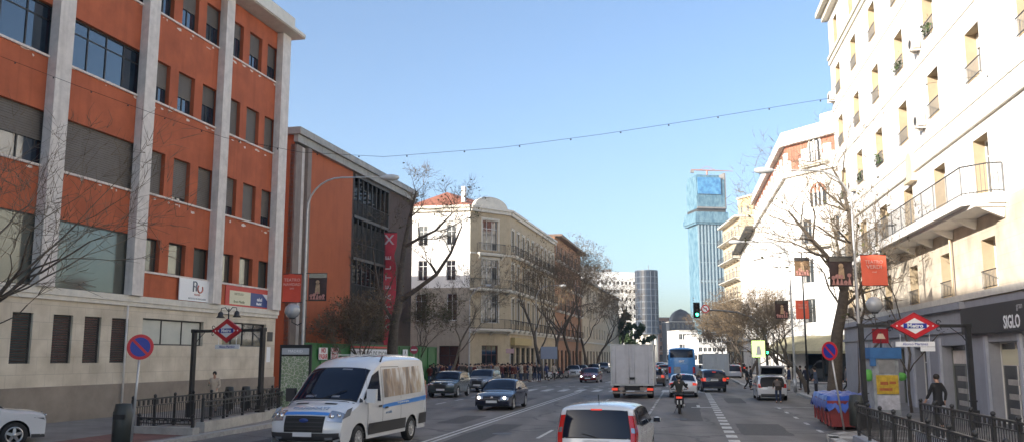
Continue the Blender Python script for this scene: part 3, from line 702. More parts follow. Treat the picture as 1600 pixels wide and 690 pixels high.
w.add(e + [p1, p2], [(0, 1, 5), (1, 2, 5), (2, 3, 6, 5), (3, 4, 6), (4, 0, 5, 6)]); w.build('roof', M_tile, C_, True)
w = MB(); w.fbox(F1, 5.5, 5.9, -1.2, -.5, HC, HC + 2.4); w.build('chimney', M_white, C_, True)
w = MB(); w.fbox(F3, .3, 9, .02, .5, 3.7, 4.5); w.build('shop_fascia', mat('yellowish_fascia', (.45, .34, .14), .6), C_, True)
# next buildings down the left side
def block(name, label, fr, H_, wm, ncol, floors, dep=12, s0=0, winw=1.2, winh=1.9, eave=.5, em=None, balc=False, z00=5.0, gm=None, first=0.6, gf=True, fm=None):
    t = thing(name, label, 'building', fr.pt(fr.L / 2, 0, 0))
    fh = (H_ - z00) / floors; cs = [s0 + (fr.L - s0) * (i + .5) / ncol for i in range(ncol)]
    hs = [(c - winw / 2, c + winw / 2, z00 + fh * k + first, z00 + fh * k + first + winh) for c in cs for k in range(floors)]
    gh = [(c - winw * .8, c + winw * .8, .2, 3.4) for c in cs] if gf else []
    w = MB(); w.wall(fr, s0, fr.L, 0, H_, hs + gh, .25); shell(w, fr, s0, fr.L, H_, dep); w.build('wall', wm, t, True)
    for h in hs: window(fr, *h, .2, t, nx=2, fm=fm or M_wframe, gm=gm)
    for h in gh: window(fr, *h, .2, t, nx=2)
    if balc:
        for k in range(floors):
            if balc == 'long': balcony(fr, s0 + .3, fr.L - .3, z00 + fh * k + .3, 1.2, t, sc_=.3)
            else:
                for c in cs: balcony(fr, c - winw * .75, c + winw * .75, z00 + fh * k + first - .25, .5, t, brackets=False, sc_=.2)
    w = MB(); w.fbox(fr, s0 - .1, fr.L + .1, -dep, eave, H_, H_ + .3); w.fbox(fr, s0, fr.L, 0, .15, z00 - .3, z00 - .05); w.build('cornice', em or M_trimst, t, True)
    return t
F4 = Fr((5.95, 121.8), (11.4, 146)); block('apartment_building', 'reddish brick building with wide eaves next down the street from beige corner building', F4, 19.0, mat('orange_brick', (.34, .18, .10), .85, var=.12, streak=.2), 7, 4, balc=True, eave=1.0, em=mat('dark_eave', (.16, .1, .07)))
F5 = Fr((11.6, 146.4), (24, 200)); block('apartment_building', 'low tan building mostly hidden by bare trees on the left far side', F5, 15.0, M_beige2, 14, 3, eave=.6)
# ---------------------------------------------------------------- far buildings
F6 = Fr(XZ(905, 395), XZ(1003, 402)); t = thing('office_block', 'wide white office slab with rows of small dark windows, beside dark glass cylinder tower', 'building', F6.pt(14, 0, 0))
hs = []; hW = (556 - 424) * 395 / 1380 + 2.5
nr = 9
for k in range(nr):
    for i in range(14): hs.append((1.2 + i * 1.92, 1.2 + i * 1.92 + .95, 5 + k * 3.7, 5 + k * 3.7 + 1.5))
w = MB(); w.wall(F6, 0, F6.L, 0, hW, hs, .3); shell(w, F6, 0, F6.L, hW, 14); w.build('wall', mat('white_panel', (.78, .76, .72), .7), t, True)
w = MB()
for h in hs[:]: w.quad(F6.pt(h[0], -.28, h[2]), F6.pt(h[1], -.28, h[2]), F6.pt(h[1], -.28, h[3]), F6.pt(h[0], -.28, h[3]))
wi = w.build('windows', M_glass, t, True); wi['kind'] = 'stuff'
w = MB(); w.fbox(F6, 2, 9, -8, -2, hW, hW + 2.6); w.fbox(F6, 14, 17, -8, -3, hW, hW + 1.6); w.build('roof_plant', M_roof, t, True)
c = XZ(1013, 392); hT = (556 - 425) * 392 / 1380 + 2.5
t = thing('glass_tower', 'dark blue glass cylinder office tower beside the white slab, far down the street', 'building', c)
w = MB(); w.lathe([(0.01, 12), (4.9, 12), (4.9, hT), (0.01, hT)], c, n=28, sm=False); w.build('glazing', mat('dark_curtain_glass', (.02, .03, .05), .2, ior=1.5, var=.5, scale=.25), t, True)
w = MB()
for k in range(11): w.lathe([(4.9, 0), (5.02, 0), (5.02, .45), (4.9, .45)], c + Vector((0, 0, 12.2 + k * 2.75)), n=28, sm=False)
for k in range(14): a = math.pi * 2 * k / 14; w.tube([c + Vector((5 * math.cos(a), 5 * math.sin(a), 12)), c + Vector((5 * math.cos(a), 5 * math.sin(a), hT))], .14, 4)
w.build('mullions', mat('steel_blue_frame', (.07, .085, .11), .4), t, True)
w = MB(); w.lathe([(0.01, hT + .5), (3.2, hT + .5), (3.6, hT - .3)], c, n=20, sm=False); w.tube([c + Vector((1, 0, hT)), c + Vector((1, 0, hT + 3))], .12, 4); w.build('roof_plant', M_roof, t, True)
w = MB()
for k in range(8): a = math.pi * 2 * k / 8; w.tube([c + Vector((4 * math.cos(a), 4 * math.sin(a), 0)), c + Vector((4 * math.cos(a), 4 * math.sin(a), 12))], .5, 8)
w.lathe([(2.6, 0), (2.6, 12)], c, n=16, sm=False); w.build('columns', M_trimst, t, True)
F7 = Fr(XZ(1031, 420), XZ(1050, 421)); block('brick_building', 'small salmon brick building between dark glass tower and domed block', F7, 20.5, mat('salmon_brick', (.46, .25, .17), .85, var=.1), 4, 4, eave=.4)
F8 = Fr(XZ(1050, 405), XZ(1087, 407)); t = block('domed_building', 'dark building with a rounded slate dome behind the traffic light', F8, 18, mat('slate_grey', (.05, .055, .065), .8), 5, 4, eave=.4)
w = MB(); w.lathe([(5.6, 0), (5.2, 1.8), (4.2, 3.6), (2.6, 5.0), (.8, 5.8), (.01, 6)], F8.pt(F8.L * .62, -6, 18.3), n=20); w.build('dome', mat('slate_dome', (.02, .025, .035), .7), t, True)
# white low pavilions on the far square
F9 = Fr(XZ(1062, 300), XZ(1092, 301)); block('pavilion', 'low white pavilion building at far end of the street, left of tower foot', F9, 11, mat('white_panel', (.78, .76, .72), .7), 5, 2, eave=.3, z00=4)
F10 = Fr(XZ(1092, 280), XZ(1150, 282)); block('terrace_building', 'stepped white terrace building at the foot of the blue tower', F10, 9.0, mat('white_panel', (.78, .76, .72), .7), 8, 2, eave=.6, z00=3.4, winh=1.3)
# ---------------------------------------------------------------- blue wrapped tower
YT = 490; FT = Fr(XZ(1091, YT, 50), XZ(1137, YT + 3, 50)); LT = FT.L
zz = lambda y: (556 - y) * YT / 1380 + 2.5
T_ = thing('tower_block', 'tall tower wrapped in pale blue scaffold netting, at the end of the street', 'building', FT.pt(LT / 2, 0, 0))
def netm(name, c1, c2, sx, sz):
    m = bpy.data.materials.new(name); m.use_nodes = True; nt = m.node_tree; N = nt.nodes; L = nt.links; b = N['Principled BSDF']
    tc = N.new('ShaderNodeTexCoord'); mp = N.new('ShaderNodeMapping'); mp.inputs['Scale'].default_value = (sx, sx, sz); L.new(tc.outputs['Object'], mp.inputs['Vector'])
    n = N.new('ShaderNodeTexNoise'); n.inputs['Scale'].default_value = 1; n.inputs['Detail'].default_value = 5; L.new(mp.outputs[0], n.inputs['Vector'])
    r = N.new('ShaderNodeValToRGB'); r.color_ramp.elements[0].position = .35; r.color_ramp.elements[1].position = .65; r.color_ramp.elements[0].color = (*c1, 1); r.color_ramp.elements[1].color = (*c2, 1)
    L.new(n.outputs['Fac'], r.inputs['Fac']); L.new(r.outputs['Color'], b.inputs['Base Color']); b.inputs['Roughness'].default_value = .7
    return m
M_net = netm('blue_netting', (.04, .13, .20), (.17, .29, .35), .9, .3); M_netb = netm('bright_blue_netting', (.03, .16, .38), (.10, .32, .52), .5, .5)
M_pale = mat('pale_tower_panel', (.26, .34, .38), .6, var=.15, scale=.4)
z1, z2, z3, z4 = zz(350), zz(336), zz(325), zz(272)
w = MB(); w.fbox(FT, .6, LT - .6, -15, 0, 0, z1); w.build('netted_shaft', M_net, T_, True)
w = MB(); n = 9
for i in range(n): x = .8 + (LT - 1.6) * i / (n - 1); w.fbox(FT, x - .35, x + .35, .01, .7, 0, z1 - .2)
for k in range(1, 7): z = z1 * k / 7; w.fbox(FT, .6, LT - .6, .015, .45, z, z + (.5 if k != 4 else 1.2))
w.build('mullions', M_pale, T_, True)
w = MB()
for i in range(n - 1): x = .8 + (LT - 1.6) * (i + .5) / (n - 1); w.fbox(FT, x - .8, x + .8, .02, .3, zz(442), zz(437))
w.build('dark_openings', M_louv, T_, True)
w = MB(); w.fbox(FT, -.8, LT + 1.0, -17, 1.2, z1, z2 + 2); w.fbox(FT, -1.3, LT + 1.6, -17.5, 1.7, z1 + 1, z1 + 3.4); w.build('projecting_collar', M_net, T_, True)
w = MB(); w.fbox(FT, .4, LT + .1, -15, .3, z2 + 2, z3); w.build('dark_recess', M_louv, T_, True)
w = MB(); w.fbox(FT, .3, LT - .4, -15, .6, z3, z4 - 2); w.fbox(FT, .6, LT * .8, -14, .5, z4 - 2, z4 + .5); w.build('top_block', M_net, T_, True)
w = MB(); w.fbox(FT, 1.0, LT * .84, .62, 1.2, zz(302), zz(275)); w.build('bright_netting', M_netb, T_, True)
w = MB(); w.fbox(FT, LT - .5, LT + .6, -8, .4, z3, z4 + 2); w.fbox(FT, .2, LT - .5, .62, 1.5, z3, z3 + .9); w.build('corner_scaffold', M_roof, T_, True)
cr = thing('tower_crane', 'orange luffing crane with a long thin jib on top of the blue wrapped tower', 'crane', FT.pt(LT * .6, -6, z4))
w = MB(); b0 = FT.pt(LT * .55, -6, z4 - 1); tp = b0 + Vector((0, 0, 5.5))
w.tube([b0, tp], .45, 4); w.build('mast', mat('crane_orange', (.45, .18, .1), .5), cr, True)
w = MB(); w.tube([tp + Vector((-9, 0, .3)), tp, tp + Vector((4, 0, 0)), tp + Vector((15, 0, -.5))], [.35, .4, .3, .15], 4); w.tube([tp + Vector((-4, 0, .3)), tp + Vector((0, 0, 2.4)), tp + Vector((5, 0, 0))], .12, 4); w.build('jib', mat('crane_orange', (.45, .18, .1), .5), cr, True)
w = MB(); w.box(tp + Vector((-8.5, 0, -.7)), (2, 1.4, 1.6)); w.build('counterweight', M_roof, cr, True)

# ---------------------------------------------------------------- D: white building on the right
uR = Vector(((1047 - 800) / F / cP, 1, 0)).normalized(); nR = Vector((uR.y, -uR.x, 0)); pR = nR * 11.35
FD = Fr(pR, pR + uR, flip=True)
def ring_(c, u, r, n=16): return [c + u * r * math.cos(6.2832 * i / n) + Vector((0, 0, 1)) * r * math.sin(6.2832 * i / n) for i in range(n)]
D_ = thing('white_building', 'tall white building with a long iron balcony and blue grey shopfronts, on the right', 'building', FD.pt(40, 0, 0))
SD0, SD1 = 10.0, 62.6
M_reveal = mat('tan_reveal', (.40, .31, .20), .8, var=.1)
colsD = [34.4 + 5.15 * k for k in range(-4, 6)]
flD = [12.75 + 3.6 * k for k in range(0, 3)]
HD = 26.3
holes = []
for c in colsD:
    for z in flD: holes.append((c - .78, c + .78, z, z + 1.95, 'up'))
    holes.append((c - .62, c + .62, 23.5, 25.3, 'top'))
    holes.append((c - .80, c + .80, 8.25, 10.5, 'bal')); holes.append((c - .72, c + .72, 4.95, 6.75, 'first'))
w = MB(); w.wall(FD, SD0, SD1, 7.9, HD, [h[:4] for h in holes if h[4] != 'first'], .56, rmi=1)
w.quad(FD.pt(SD1, 0, 0), FD.pt(SD1, -14, 0), FD.pt(SD1, -14, HD), FD.pt(SD1, 0, HD)); w.quad(FD.pt(SD0, 0, 0), FD.pt(SD0, -14, 0), FD.pt(SD0, -14, HD), FD.pt(SD0, 0, HD)); w.quad(FD.pt(SD0, 0, HD), FD.pt(SD1, 0, HD), FD.pt(SD1, -14, HD), FD.pt(SD0, -14, HD)); w.quad(FD.pt(SD0, -14, 0), FD.pt(SD1, -14, 0), FD.pt(SD1, -14, HD), FD.pt(SD0, -14, HD))
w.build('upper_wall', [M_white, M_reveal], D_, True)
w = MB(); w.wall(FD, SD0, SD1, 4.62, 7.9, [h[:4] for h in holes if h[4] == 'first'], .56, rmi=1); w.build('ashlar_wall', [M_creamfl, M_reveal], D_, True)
rd = random.Random(8)
for h in holes:
    k = h[4]
    ww = window(FD, *h[:4], .50, D_, nx=2, nz=2 if k != 'top' else 1, fm=M_wframe, railing=(k in ('up', 'first')), blind=(rd.choice([0, .3, .5, .8]) if k == 'up' else 0), bm=M_wframe, trim=None)
    if k == 'up' and rd.random() < .28:
        q = MB()
        for i in range(70):
            s = rd.uniform(h[0] + .1, h[1] - .1); z = h[2] + .1 + abs(rd.gauss(0, .25)); d = rd.uniform(-.05, .2); sz = rd.uniform(.05, .1)
            v1 = Vector((rd.uniform(-1, 1), rd.uniform(-1, 1), rd.uniform(-1, 1))).normalized() * sz; v2 = v1.orthogonal().normalized() * sz; p = FD.pt(s, d, z)
            q.quad(p - v1, p - v2, p + v1, p + v2)
        q.build('window_plants', M_leafg, ww, True)
# mouldings
w = MB(); w.fbox(FD, SD0, SD1 + .1, 0, .18, 22.95, 23.15); w.fbox(FD, SD0, SD1 + .1, 0, .10, 22.6, 22.9); w.fbox(FD, SD0 - .3, SD1 + .6, -14, .75, HD, HD + .35); w.fbox(FD, SD0, SD1 + .3, 0, .4, HD - .4, HD - .003); w.build('cornice', M_trimst, D_, True)
w = MB(); w.fbox(FD, SD0, SD1 + .05, 0, .16, 4.66, 4.9); w.build('string_course', M_trimst, D_, True)
w = MB(); w.fbox(FD, 29.5, SD1 - 1.0, .0, .12, 11.0, 11.12)
w.build('wall_moulding', M_trimst, D_, True)
sn = FD.px(1548, 340, 1.25)[0]
balcony(FD, 32.3, 47.3, 8.05, 1.25, D_, h=1.05, thick=.34, chamfer=.7, floor_m=M_white, sc_=.14)
balcony(FD, 47.5, 60.5, 8.05, 1.0, D_, h=1.05, thick=.30, floor_m=M_white, sc_=.14)
for k in (2,):      # small arched niche window over the balcony
    c = 43.6; w = MB(); w.fbox(FD, c - .7, c + .7, 0, .3, 10.55, 10.7); w.prism([FD.pt(c - .5, 0, 10.703), FD.pt(c + .5, 0, 10.703)] + [FD.pt(c + .5 * math.cos(t), 0, 11.5 + .5 * math.sin(t)) for t in [math.pi * i / 8 for i in range(9)]], FD.n, .2); w.build('niche', M_beige2, D_, True)
# painted ground floor with real shop openings
def gx(px, py): return FD.px(px, py)
shops = [(1543, 1600, 528), (1474, 1516, 531)]
d1a, d1b = FD.px(1599, 560)[0], FD.px(1550, 560)[0]; d2a, d2b = FD.px(1516, 560)[0], FD.px(1476, 560)[0]
op = [(25.2, 29.4, .1, 3.05), (d1a, d1b, .1, 3.02), (d2a, d2b, .1, 2.95), (d2b + 2.2, d2b + 4.4, .5, 2.9), (d2b + 6, d2b + 8.4, .1, 2.9), (d2b + 10.5, d2b + 13, .5, 2.9), (d2b + 15, d2b + 17, .1, 2.9), (12, 15, .1, 3), (18, 22, .1, 3)]
w = MB(); w.wall(FD, SD0, SD1, 0, 4.62, op, .45, d=.08)
w.build('painted_ground_floor', M_shopblue, D_, True)
for o in op:
    for x in (o[0] - .3, o[1] + .06): w = MB(); w.fbox(FD, x, x + .24, .08, .17, .1, 3.25); w.build('pilaster', M_shoppale, D_, True)
for a_, b_, c_ in ((.2, 3.45, 3.6), (.3, 4.35, 4.62)): w = MB(); w.fbox(FD, 37.3, SD1, .08, a_, b_, c_); w.build('painted_cornice', M_shopblue, D_, True)
M_door = mat('grey_green_door', (.16, .17, .15), .5, var=.1)
for i, o in enumerate(op):
    f = window(FD, *o, .38, D_, nx=2 if i != 1 else 2, nz=2, fm=M_wframe if i in (1, 3) else M_door, gm=M_glass)
    if i in (1, 2):
        q = MB(); q.fbox(FD, o[0] + .3, o[1] - .15, -.33, -.30, 2.2, 2.75); q.build('transom_panel', mat('sign_cream', (.66, .62, .44)) if i == 1 else M_pil, f, True)
        q = MB()
        for z in (.5, 1.0, 1.5): q.fbox(FD, o[0] + .5, o[1] - .5, -.34, -.31, z, z + .2)
        q.build('door_panels', M_concrete, f, True)
w = MB(); w.fbox(FD, 20.5, 37.0, .18, .36, 3.33, 4.32); fs = w.build('shop_fascia', mat('charcoal_fascia', (.045, .042, .042), .5), D_, True)
axD = (-FD.u, Vector((0, 0, 1)), FD.n)
sL = FD.px(1568, 510, .37)[0]
text('SIGLO', .60, FD.pt(sL, .365, 3.62), axD, M_signw, parent=fs, align='LEFT', bold=.012, sx=.9)
text('gran', .30, FD.pt(FD.px(1588, 487, .37)[0], .365, 4.12), axD, mat('fascia_grey', (.4, .4, .4)), parent=fs, align='LEFT')
ra_ = random.Random(9)
for h in holes:
    if h[4] == 'up' and ra_.random() < .25:
        s_ = h[1] + .5; q = MB(); q.fbox(FD, s_, s_ + .8, .05, .38, h[2] - .1, h[2] + .45); q.fbox(FD, s_ + .1, s_ + .2, 0, .4, h[2] - .2, h[2] - .103); q.fbox(FD, s_ + .6, s_ + .7, 0, .4, h[2] - .2, h[2] - .103); ac = q.build('air_conditioner', M_pil, D_, True)
        q = MB(); q.prism(ring_(FD.pt(s_ + .4, .381, h[2] + .17), FD.u, .2), FD.n, .01); q.build('fan_grille', M_louv, ac, True)
for z_ in (11.9, 15.55, 19.2):
    q = MB(); q.fbox(FD, SD0, SD1, 0, .035, z_, z_ + .10); q.build('storey_band', M_trimst, D_, True)
w = MB(); w.tube([FD.pt(38.4, .14, 4.9), FD.pt(38.4, .14, 8)], .05, 6); w.build('drain_pipe', M_beige2, D_, True)

# ---------------------------------------------------------------- E: second white building with red brick top
PE = Vector((26.7, 84.5, 0)); PE0 = Vector((30.6, 77.7, 0)); PE1 = XZ(1190, 118)
FE1 = Fr(PE0, PE, flip=True); FE2 = Fr(PE, PE1, flip=True)
E_ = thing('white_building', 'white building with red brick panels and arched windows under its parapet, beyond the side street', 'building', PE)
HE = 23.6
def arch_pts(fr, c, wd, z0, zs, d): return [fr.pt(c - wd, d, z0), fr.pt(c + wd, d, z0)] + [fr.pt(c + wd * math.cos(t), d, zs + wd * math.sin(t)) for t in [math.pi * i / 10 for i in range(11)]]
LE1, LE2 = FE1.L, FE2.L
hE1 = [(c - .6, c + .6, z, z + 2.2) for c in (1.8, 5.6) for z in (5.6, 9.3, 13)] ; hE2 = [(c - .5, c + .5, z, z + 1.9) for c in [2.2 + 3.05 * i for i in range(11)] for z in (5.6, 9.3, 13, 16.4)]
gE1 = [(1, 6.6, .2, 3.0)]; gE2 = [(1.0 + 4.2 * i, 4.2 + 4.2 * i, .2, 3.0) for i in range(7)]
w = MB(); w.wall(FE1, 0, LE1, 0, 20, hE1 + gE1, .35); w.wall(FE2, 0, LE2, 0, 20, hE2 + gE2, .35)
w.quad(FE1.pt(0, 0, 0), FE1.pt(0, -16, 0), FE1.pt(0, -16, HE), FE1.pt(0, 0, HE)); w.quad(FE2.pt(LE2, 0, 0), FE2.pt(LE2, -14, 0), FE2.pt(LE2, -14, HE), FE2.pt(LE2, 0, HE)); 
w.build('wall', M_white, E_, True)
hT1 = [(LE1 * .52 - .6, LE1 * .52 + .6, 20.6, 22.2)]
w = MB(); w.wall(FE1, 0, LE1, 20, HE - .9, hT1, .3); w.wall(FE2, 0, LE2, 20, HE - .9, [], .3); w.build('brick_attic', M_brick, E_, True)
for fr, L, n in ((FE1, LE1, 3), (FE2, LE2, 12)):
    for i in range(n + 1):
        w = MB(); x = L * i / n; w.fbox(fr, max(0, x - .45), min(L, x + .45), 0, .14, 20, 22.0); w.fbox(fr, max(0, x - .8), min(L, x + .8), 0, .10, 20, 21.2)
        w.build('white_quoin', M_white, E_, True)
w = MB()
for fr, L in ((FE1, LE1), (FE2, LE2)):
    w.fbox(fr, -.1, L + .1, -.3, .5, HE - .9, HE - .45); w.fbox(fr, -.1, L + .1, -.6, .3, HE - .447, HE + .5); w.fbox(fr, 0, L, 0, .3, 19.6, 19.97)
w.fbox(FE1, -.2, 3.0, -.8, .4, HE + .5, HE + 1.2)
w.build('parapet', M_white, E_, True)
for h in hE1 + hE2: window(FE1 if h in hE1 else FE2, *h, .3, E_, nx=2, fm=M_wframe, railing=h in hE1)
for h in gE1: window(FE1, *h, .3, E_, nx=3)
for h in gE2: window(FE2, *h, .3, E_, nx=2)
window(FE1, *hT1[0], .25, E_, nx=2, fm=M_wframe, railing=False)
for c, zb_, zs_, wd in ((LE1 * .52, 20.6, 22.25, .6), (LE1 * .5, 16.3, 17.6, .95)):
    q = MB(); q.prism(arch_pts(FE1, c, wd + .18, zb_, zs_, .02), FE1.n, .08); q.build('arch_surround', M_white, E_, True)
    q = MB(); q.prism(arch_pts(FE1, c, wd, zb_ + .03, zs_, .11), FE1.n, .02); q.build('arched_window', M_glass, E_, True)
    if wd > .7: q = MB(); q.prism([FE1.pt(c + wd * math.cos(t), .132, zs_ + wd * math.sin(t)) for t in [math.pi * i / 10 for i in range(11)]], FE1.n, .01); q.build('brick_tympanum', M_brick, E_, True)
    q = MB()
    for k in (-.5, 0, .5): q.fbox(FE1, c + k * wd - .09, c + k * wd + .09, .13, .2, zb_ + .03, zs_ + (.4 * wd if k else .8 * wd))
    q.build('arch_columns', M_white, E_, True)
balcony(FE1, LE1 * .5 - 1.6, LE1 * .5 + 1.6, 20.35, .8, E_, sc_=.25); balcony(FE1, LE1 * .5 - 1.8, LE1 * .5 + 1.8, 12.75, .8, E_)
# lower long part with dark projecting eave
FE3 = Fr(PE1, XZ(1163, 150), flip=True)
block('white_building', 'long white terrace with dark projecting eave further down the right side', FE3, 19.6, M_white, 10, 4, eave=1.3, em=M_louv)
FE4 = Fr(XZ(1165.5, 151), XZ(1137, 167), flip=True)
block('balcony_building', 'beige apartment building with long balconies on every floor, right of the blue tower', FE4, 26.3, M_beige2, 5, 6, balc='long', eave=1.0, em=M_trimst, winw=2.0)
FE5 = Fr(XZ(1195, 166), XZ(1163, 172), flip=True)
block('tan_building', 'taller blank tan building rising behind the white terrace', FE5, 33, mat('tan_render', (.56, .40, .24), .85, var=.1, streak=.2), 3, 8, eave=.3, winw=.8, winh=1.3)
# awning at the corner
aw = thing('awning', 'wide greenish beige awning over corner shop of the far white building', 'awning', FE1.pt(LE1 * .5, 0, 3))
w = MB(); w.add([FE1.pt(-.6, .1, 4.4), FE1.pt(LE1 + .2, .1, 4.4), FE1.pt(LE1 + .6, 2.6, 3.0), FE1.pt(-.8, 2.6, 3.0), FE1.pt(LE1 + .6, 2.6, 2.75), FE1.pt(-.8, 2.6, 2.75)], [(0, 1, 2, 3), (3, 2, 4, 5)])
w.add([FE2.pt(0, .1, 4.4), FE2.pt(9, .1, 4.4), FE2.pt(9, 2.4, 3.0), FE2.pt(-1.0, 2.4, 3.0)], [(0, 1, 2, 3)])
w.build('canvas', mat('awning_canvas', (.30, .27, .17), .85, var=.15), aw, True)
w = MB(); 
for s in (0, LE1): w.tube([FE1.pt(s, .1, 3.0), FE1.pt(s, 2.55, 2.95)], .03, 5)
w.build('arm', M_iron, aw, True)
# buildings closing the right side behind the trees and side street
FE6 = Fr((62, 70), (48, 95)); 
# ================================================================== VEHICLES
def lerp(a, b, t): return a + (b - a) * t
class Car:
    """x forward, y left, z up, origin on the road under the middle"""
    def __init__(c, sil, W, belt, wheels, r, tumble=.16, low=.22, crown=.055, bow=.05, roofz=None, taper=.10, step=.07, rk=None):
        c.W, c.belt, c.wh, c.r, c.th, c.low, c.crown, c.bow, c.tp = W, belt, wheels, r, tumble, low, crown, bow, taper
        c.key = [Vector((x, 0, z)) for x, z in sil]
        c.x0 = min(p.x for p in c.key); c.x1 = max(p.x for p in c.key); c.roof = max(p.z for p in c.key)
        c.K = []; n = len(c.key)
        for i in range(n - 1):
            m = max(2, int((c.key[i + 1] - c.key[i]).length / step))
            for j in range(m): c.K.append(i + j / m)
        c.K.append(n - 1)
    def sp(c, k):     # smoothed silhouette point (Catmull-Rom) and outward normal
        def f(k):
            n = len(c.key) - 1; k = min(max(k, 0), n); i = min(int(k), n - 1); t = k - i
            p0, p1, p2, p3 = c.key[max(i - 1, 0)], c.key[i], c.key[i + 1], c.key[min(i + 2, n)]
            L = (p2 - p1).length; m1 = (p2 - p0); m2 = (p3 - p1)
            m1 = m1 / max(m1.length, 1e-6) * L * .7; m2 = m2 / max(m2.length, 1e-6) * L * .7
            t2, t3 = t * t, t * t * t
            return p1 * (2 * t3 - 3 * t2 + 1) + m1 * (t3 - 2 * t2 + t) + p2 * (-2 * t3 + 3 * t2) + m2 * (t3 - t2)
        p = f(k); d = (f(k + .03) - f(k - .03)).normalized()
        return p, Vector((d.z, 0, -d.x)) * -1 if False else Vector((-d.z, 0, d.x)) * (-1)
    def w(c, x, z):
        mid = (c.x0 + c.x1) / 2; h = (c.x1 - c.x0) / 2; a = abs(x - mid) / h
        e = max(0, (a - .62) / .38); w = c.W * (1 - c.tp * e * e)
        if z > c.belt: w *= 1 - c.th * min(1.2, (z - c.belt) / max(.1, c.roof - c.belt)) ** 1.1
        else: w *= 1 - .045 * ((c.belt - z) / c.belt) ** 2 * (1 if z > .3 else 1) + .006 * math.sin(z * 9)
        return w
    def top(c, k, q, off=0.0):
        p, n = c.sp(k); ins = c.crown * abs(q) ** 9 + c.bow * q * q
        s = p - n * (ins - off)
        return Vector((s.x, q * (c.w(s.x, s.z) + off * .5), s.z))
    def zlow(c, x):
        z = c.low
        for xw in c.wh:
            R = c.r + .055
            if abs(x - xw) < R: z = max(z, c.r + math.sqrt(R * R - (x - xw) ** 2) * 1.0)
        return z
    def body(c, cladz=0.0):
        mb = MB(); Q = [-1, -.93, -.8, -.5, -.2, .2, .5, .8, .93, 1]
        rows = [[c.top(k, q) for q in Q] for k in c.K]; n = len(rows)
        vs = [p for r in rows for p in r]; m = len(Q)
        mb.add(vs, [(i * m + j, i * m + j + 1, (i + 1) * m + j + 1, (i + 1) * m + j) for i in range(n - 1) for j in range(m - 1)], 0, True)
        V = [0, .06, .15, .3, .45, .6, .75, .88, .96, 1]
        for sg in (-1, 1):
            g = []
            for i, k in enumerate(c.K):
                t = rows[i][0 if sg < 0 else -1]; xb = min(max(t.x, c.x0 + .03), c.x1 - .03); zl = min(c.zlow(xb), t.z)
                col = []
                for v in V:
                    x = lerp(xb, t.x, v); z = lerp(zl, t.z, v); col.append(Vector((x, sg * c.w(x, z) if v < 1 else t.y, z)))
                g.append(col)
            vs = [p for r in g for p in r]; m2 = len(V); o = len(mb.v); mb.v += [tuple(p) for p in vs]
            for i in range(n - 1):
                for j in range(m2 - 1):
                    f = (i * m2 + j + o, i * m2 + j + 1 + o, (i + 1) * m2 + j + 1 + o, (i + 1) * m2 + j + o)
                    if sg > 0: f = f[::-1]
                    zc = sum(mb.v[a][2] for a in f) / 4
                    mb.f.append(f); mb.m.append(1 if zc < cladz else 0); mb.smooth.append(True)
        return mb
    def under(c):
        mb = MB(); L = c.x1 - c.x0
        mb.box(((c.x0 + c.x1) / 2, 0, c.low + .22), (L - .25, (c.W - .27) * 2, .42))
        a, b = min(c.wh) + c.r + .08, max(c.wh) - c.r - .08
        mb.box(((a + b) / 2, 0, c.low + .09), (b - a, c.W * 1.86, .14))
        return mb
    def tpatch(c, k0, k1, q0, q1, off=.006, nk=6, nq=8, sk=0.0):
        mb = MB(); vs = []
        for i in range(nk + 1):
            f = i / nk
            for j in range(nq + 1):
                g = j / nq; q = lerp(q0, q1, g)
                q *= (1 - sk * (1 - f) if sk > 0 else 1 + sk * f)
                vs.append(c.top(lerp(k0, k1, f), q, off))
        mb.add(vs, [(i * (nq + 1) + j, i * (nq + 1) + j + 1, (i + 1) * (nq + 1) + j + 1, (i + 1) * (nq + 1) + j) for i in range(nk) for j in range(nq)], 0, True)
        return mb
    def spatch(c, quad, sg, off=.006, n=6, mb=None):
        """quad = [(x,z)]*4 bilinear patch on the side"""
        mb = mb or MB(); vs = []; a, b, d, e = [Vector(p) for p in quad]
        for i in range(n + 1):
            for j in range(n + 1):
                p = (a.lerp(b, i / n)).lerp(e.lerp(d, i / n), j / n); vs.append((p.x, sg * (c.w(p.x, p.y) + off), p.y))
        mb.add(vs, [(i * (n + 1) + j, i * (n + 1) + j + 1, (i + 1) * (n + 1) + j + 1, (i + 1) * (n + 1) + j) for i in range(n) for j in range(n)], 0, True)
        return mb
    def inset(c, k0, k1, q0, q1): pass
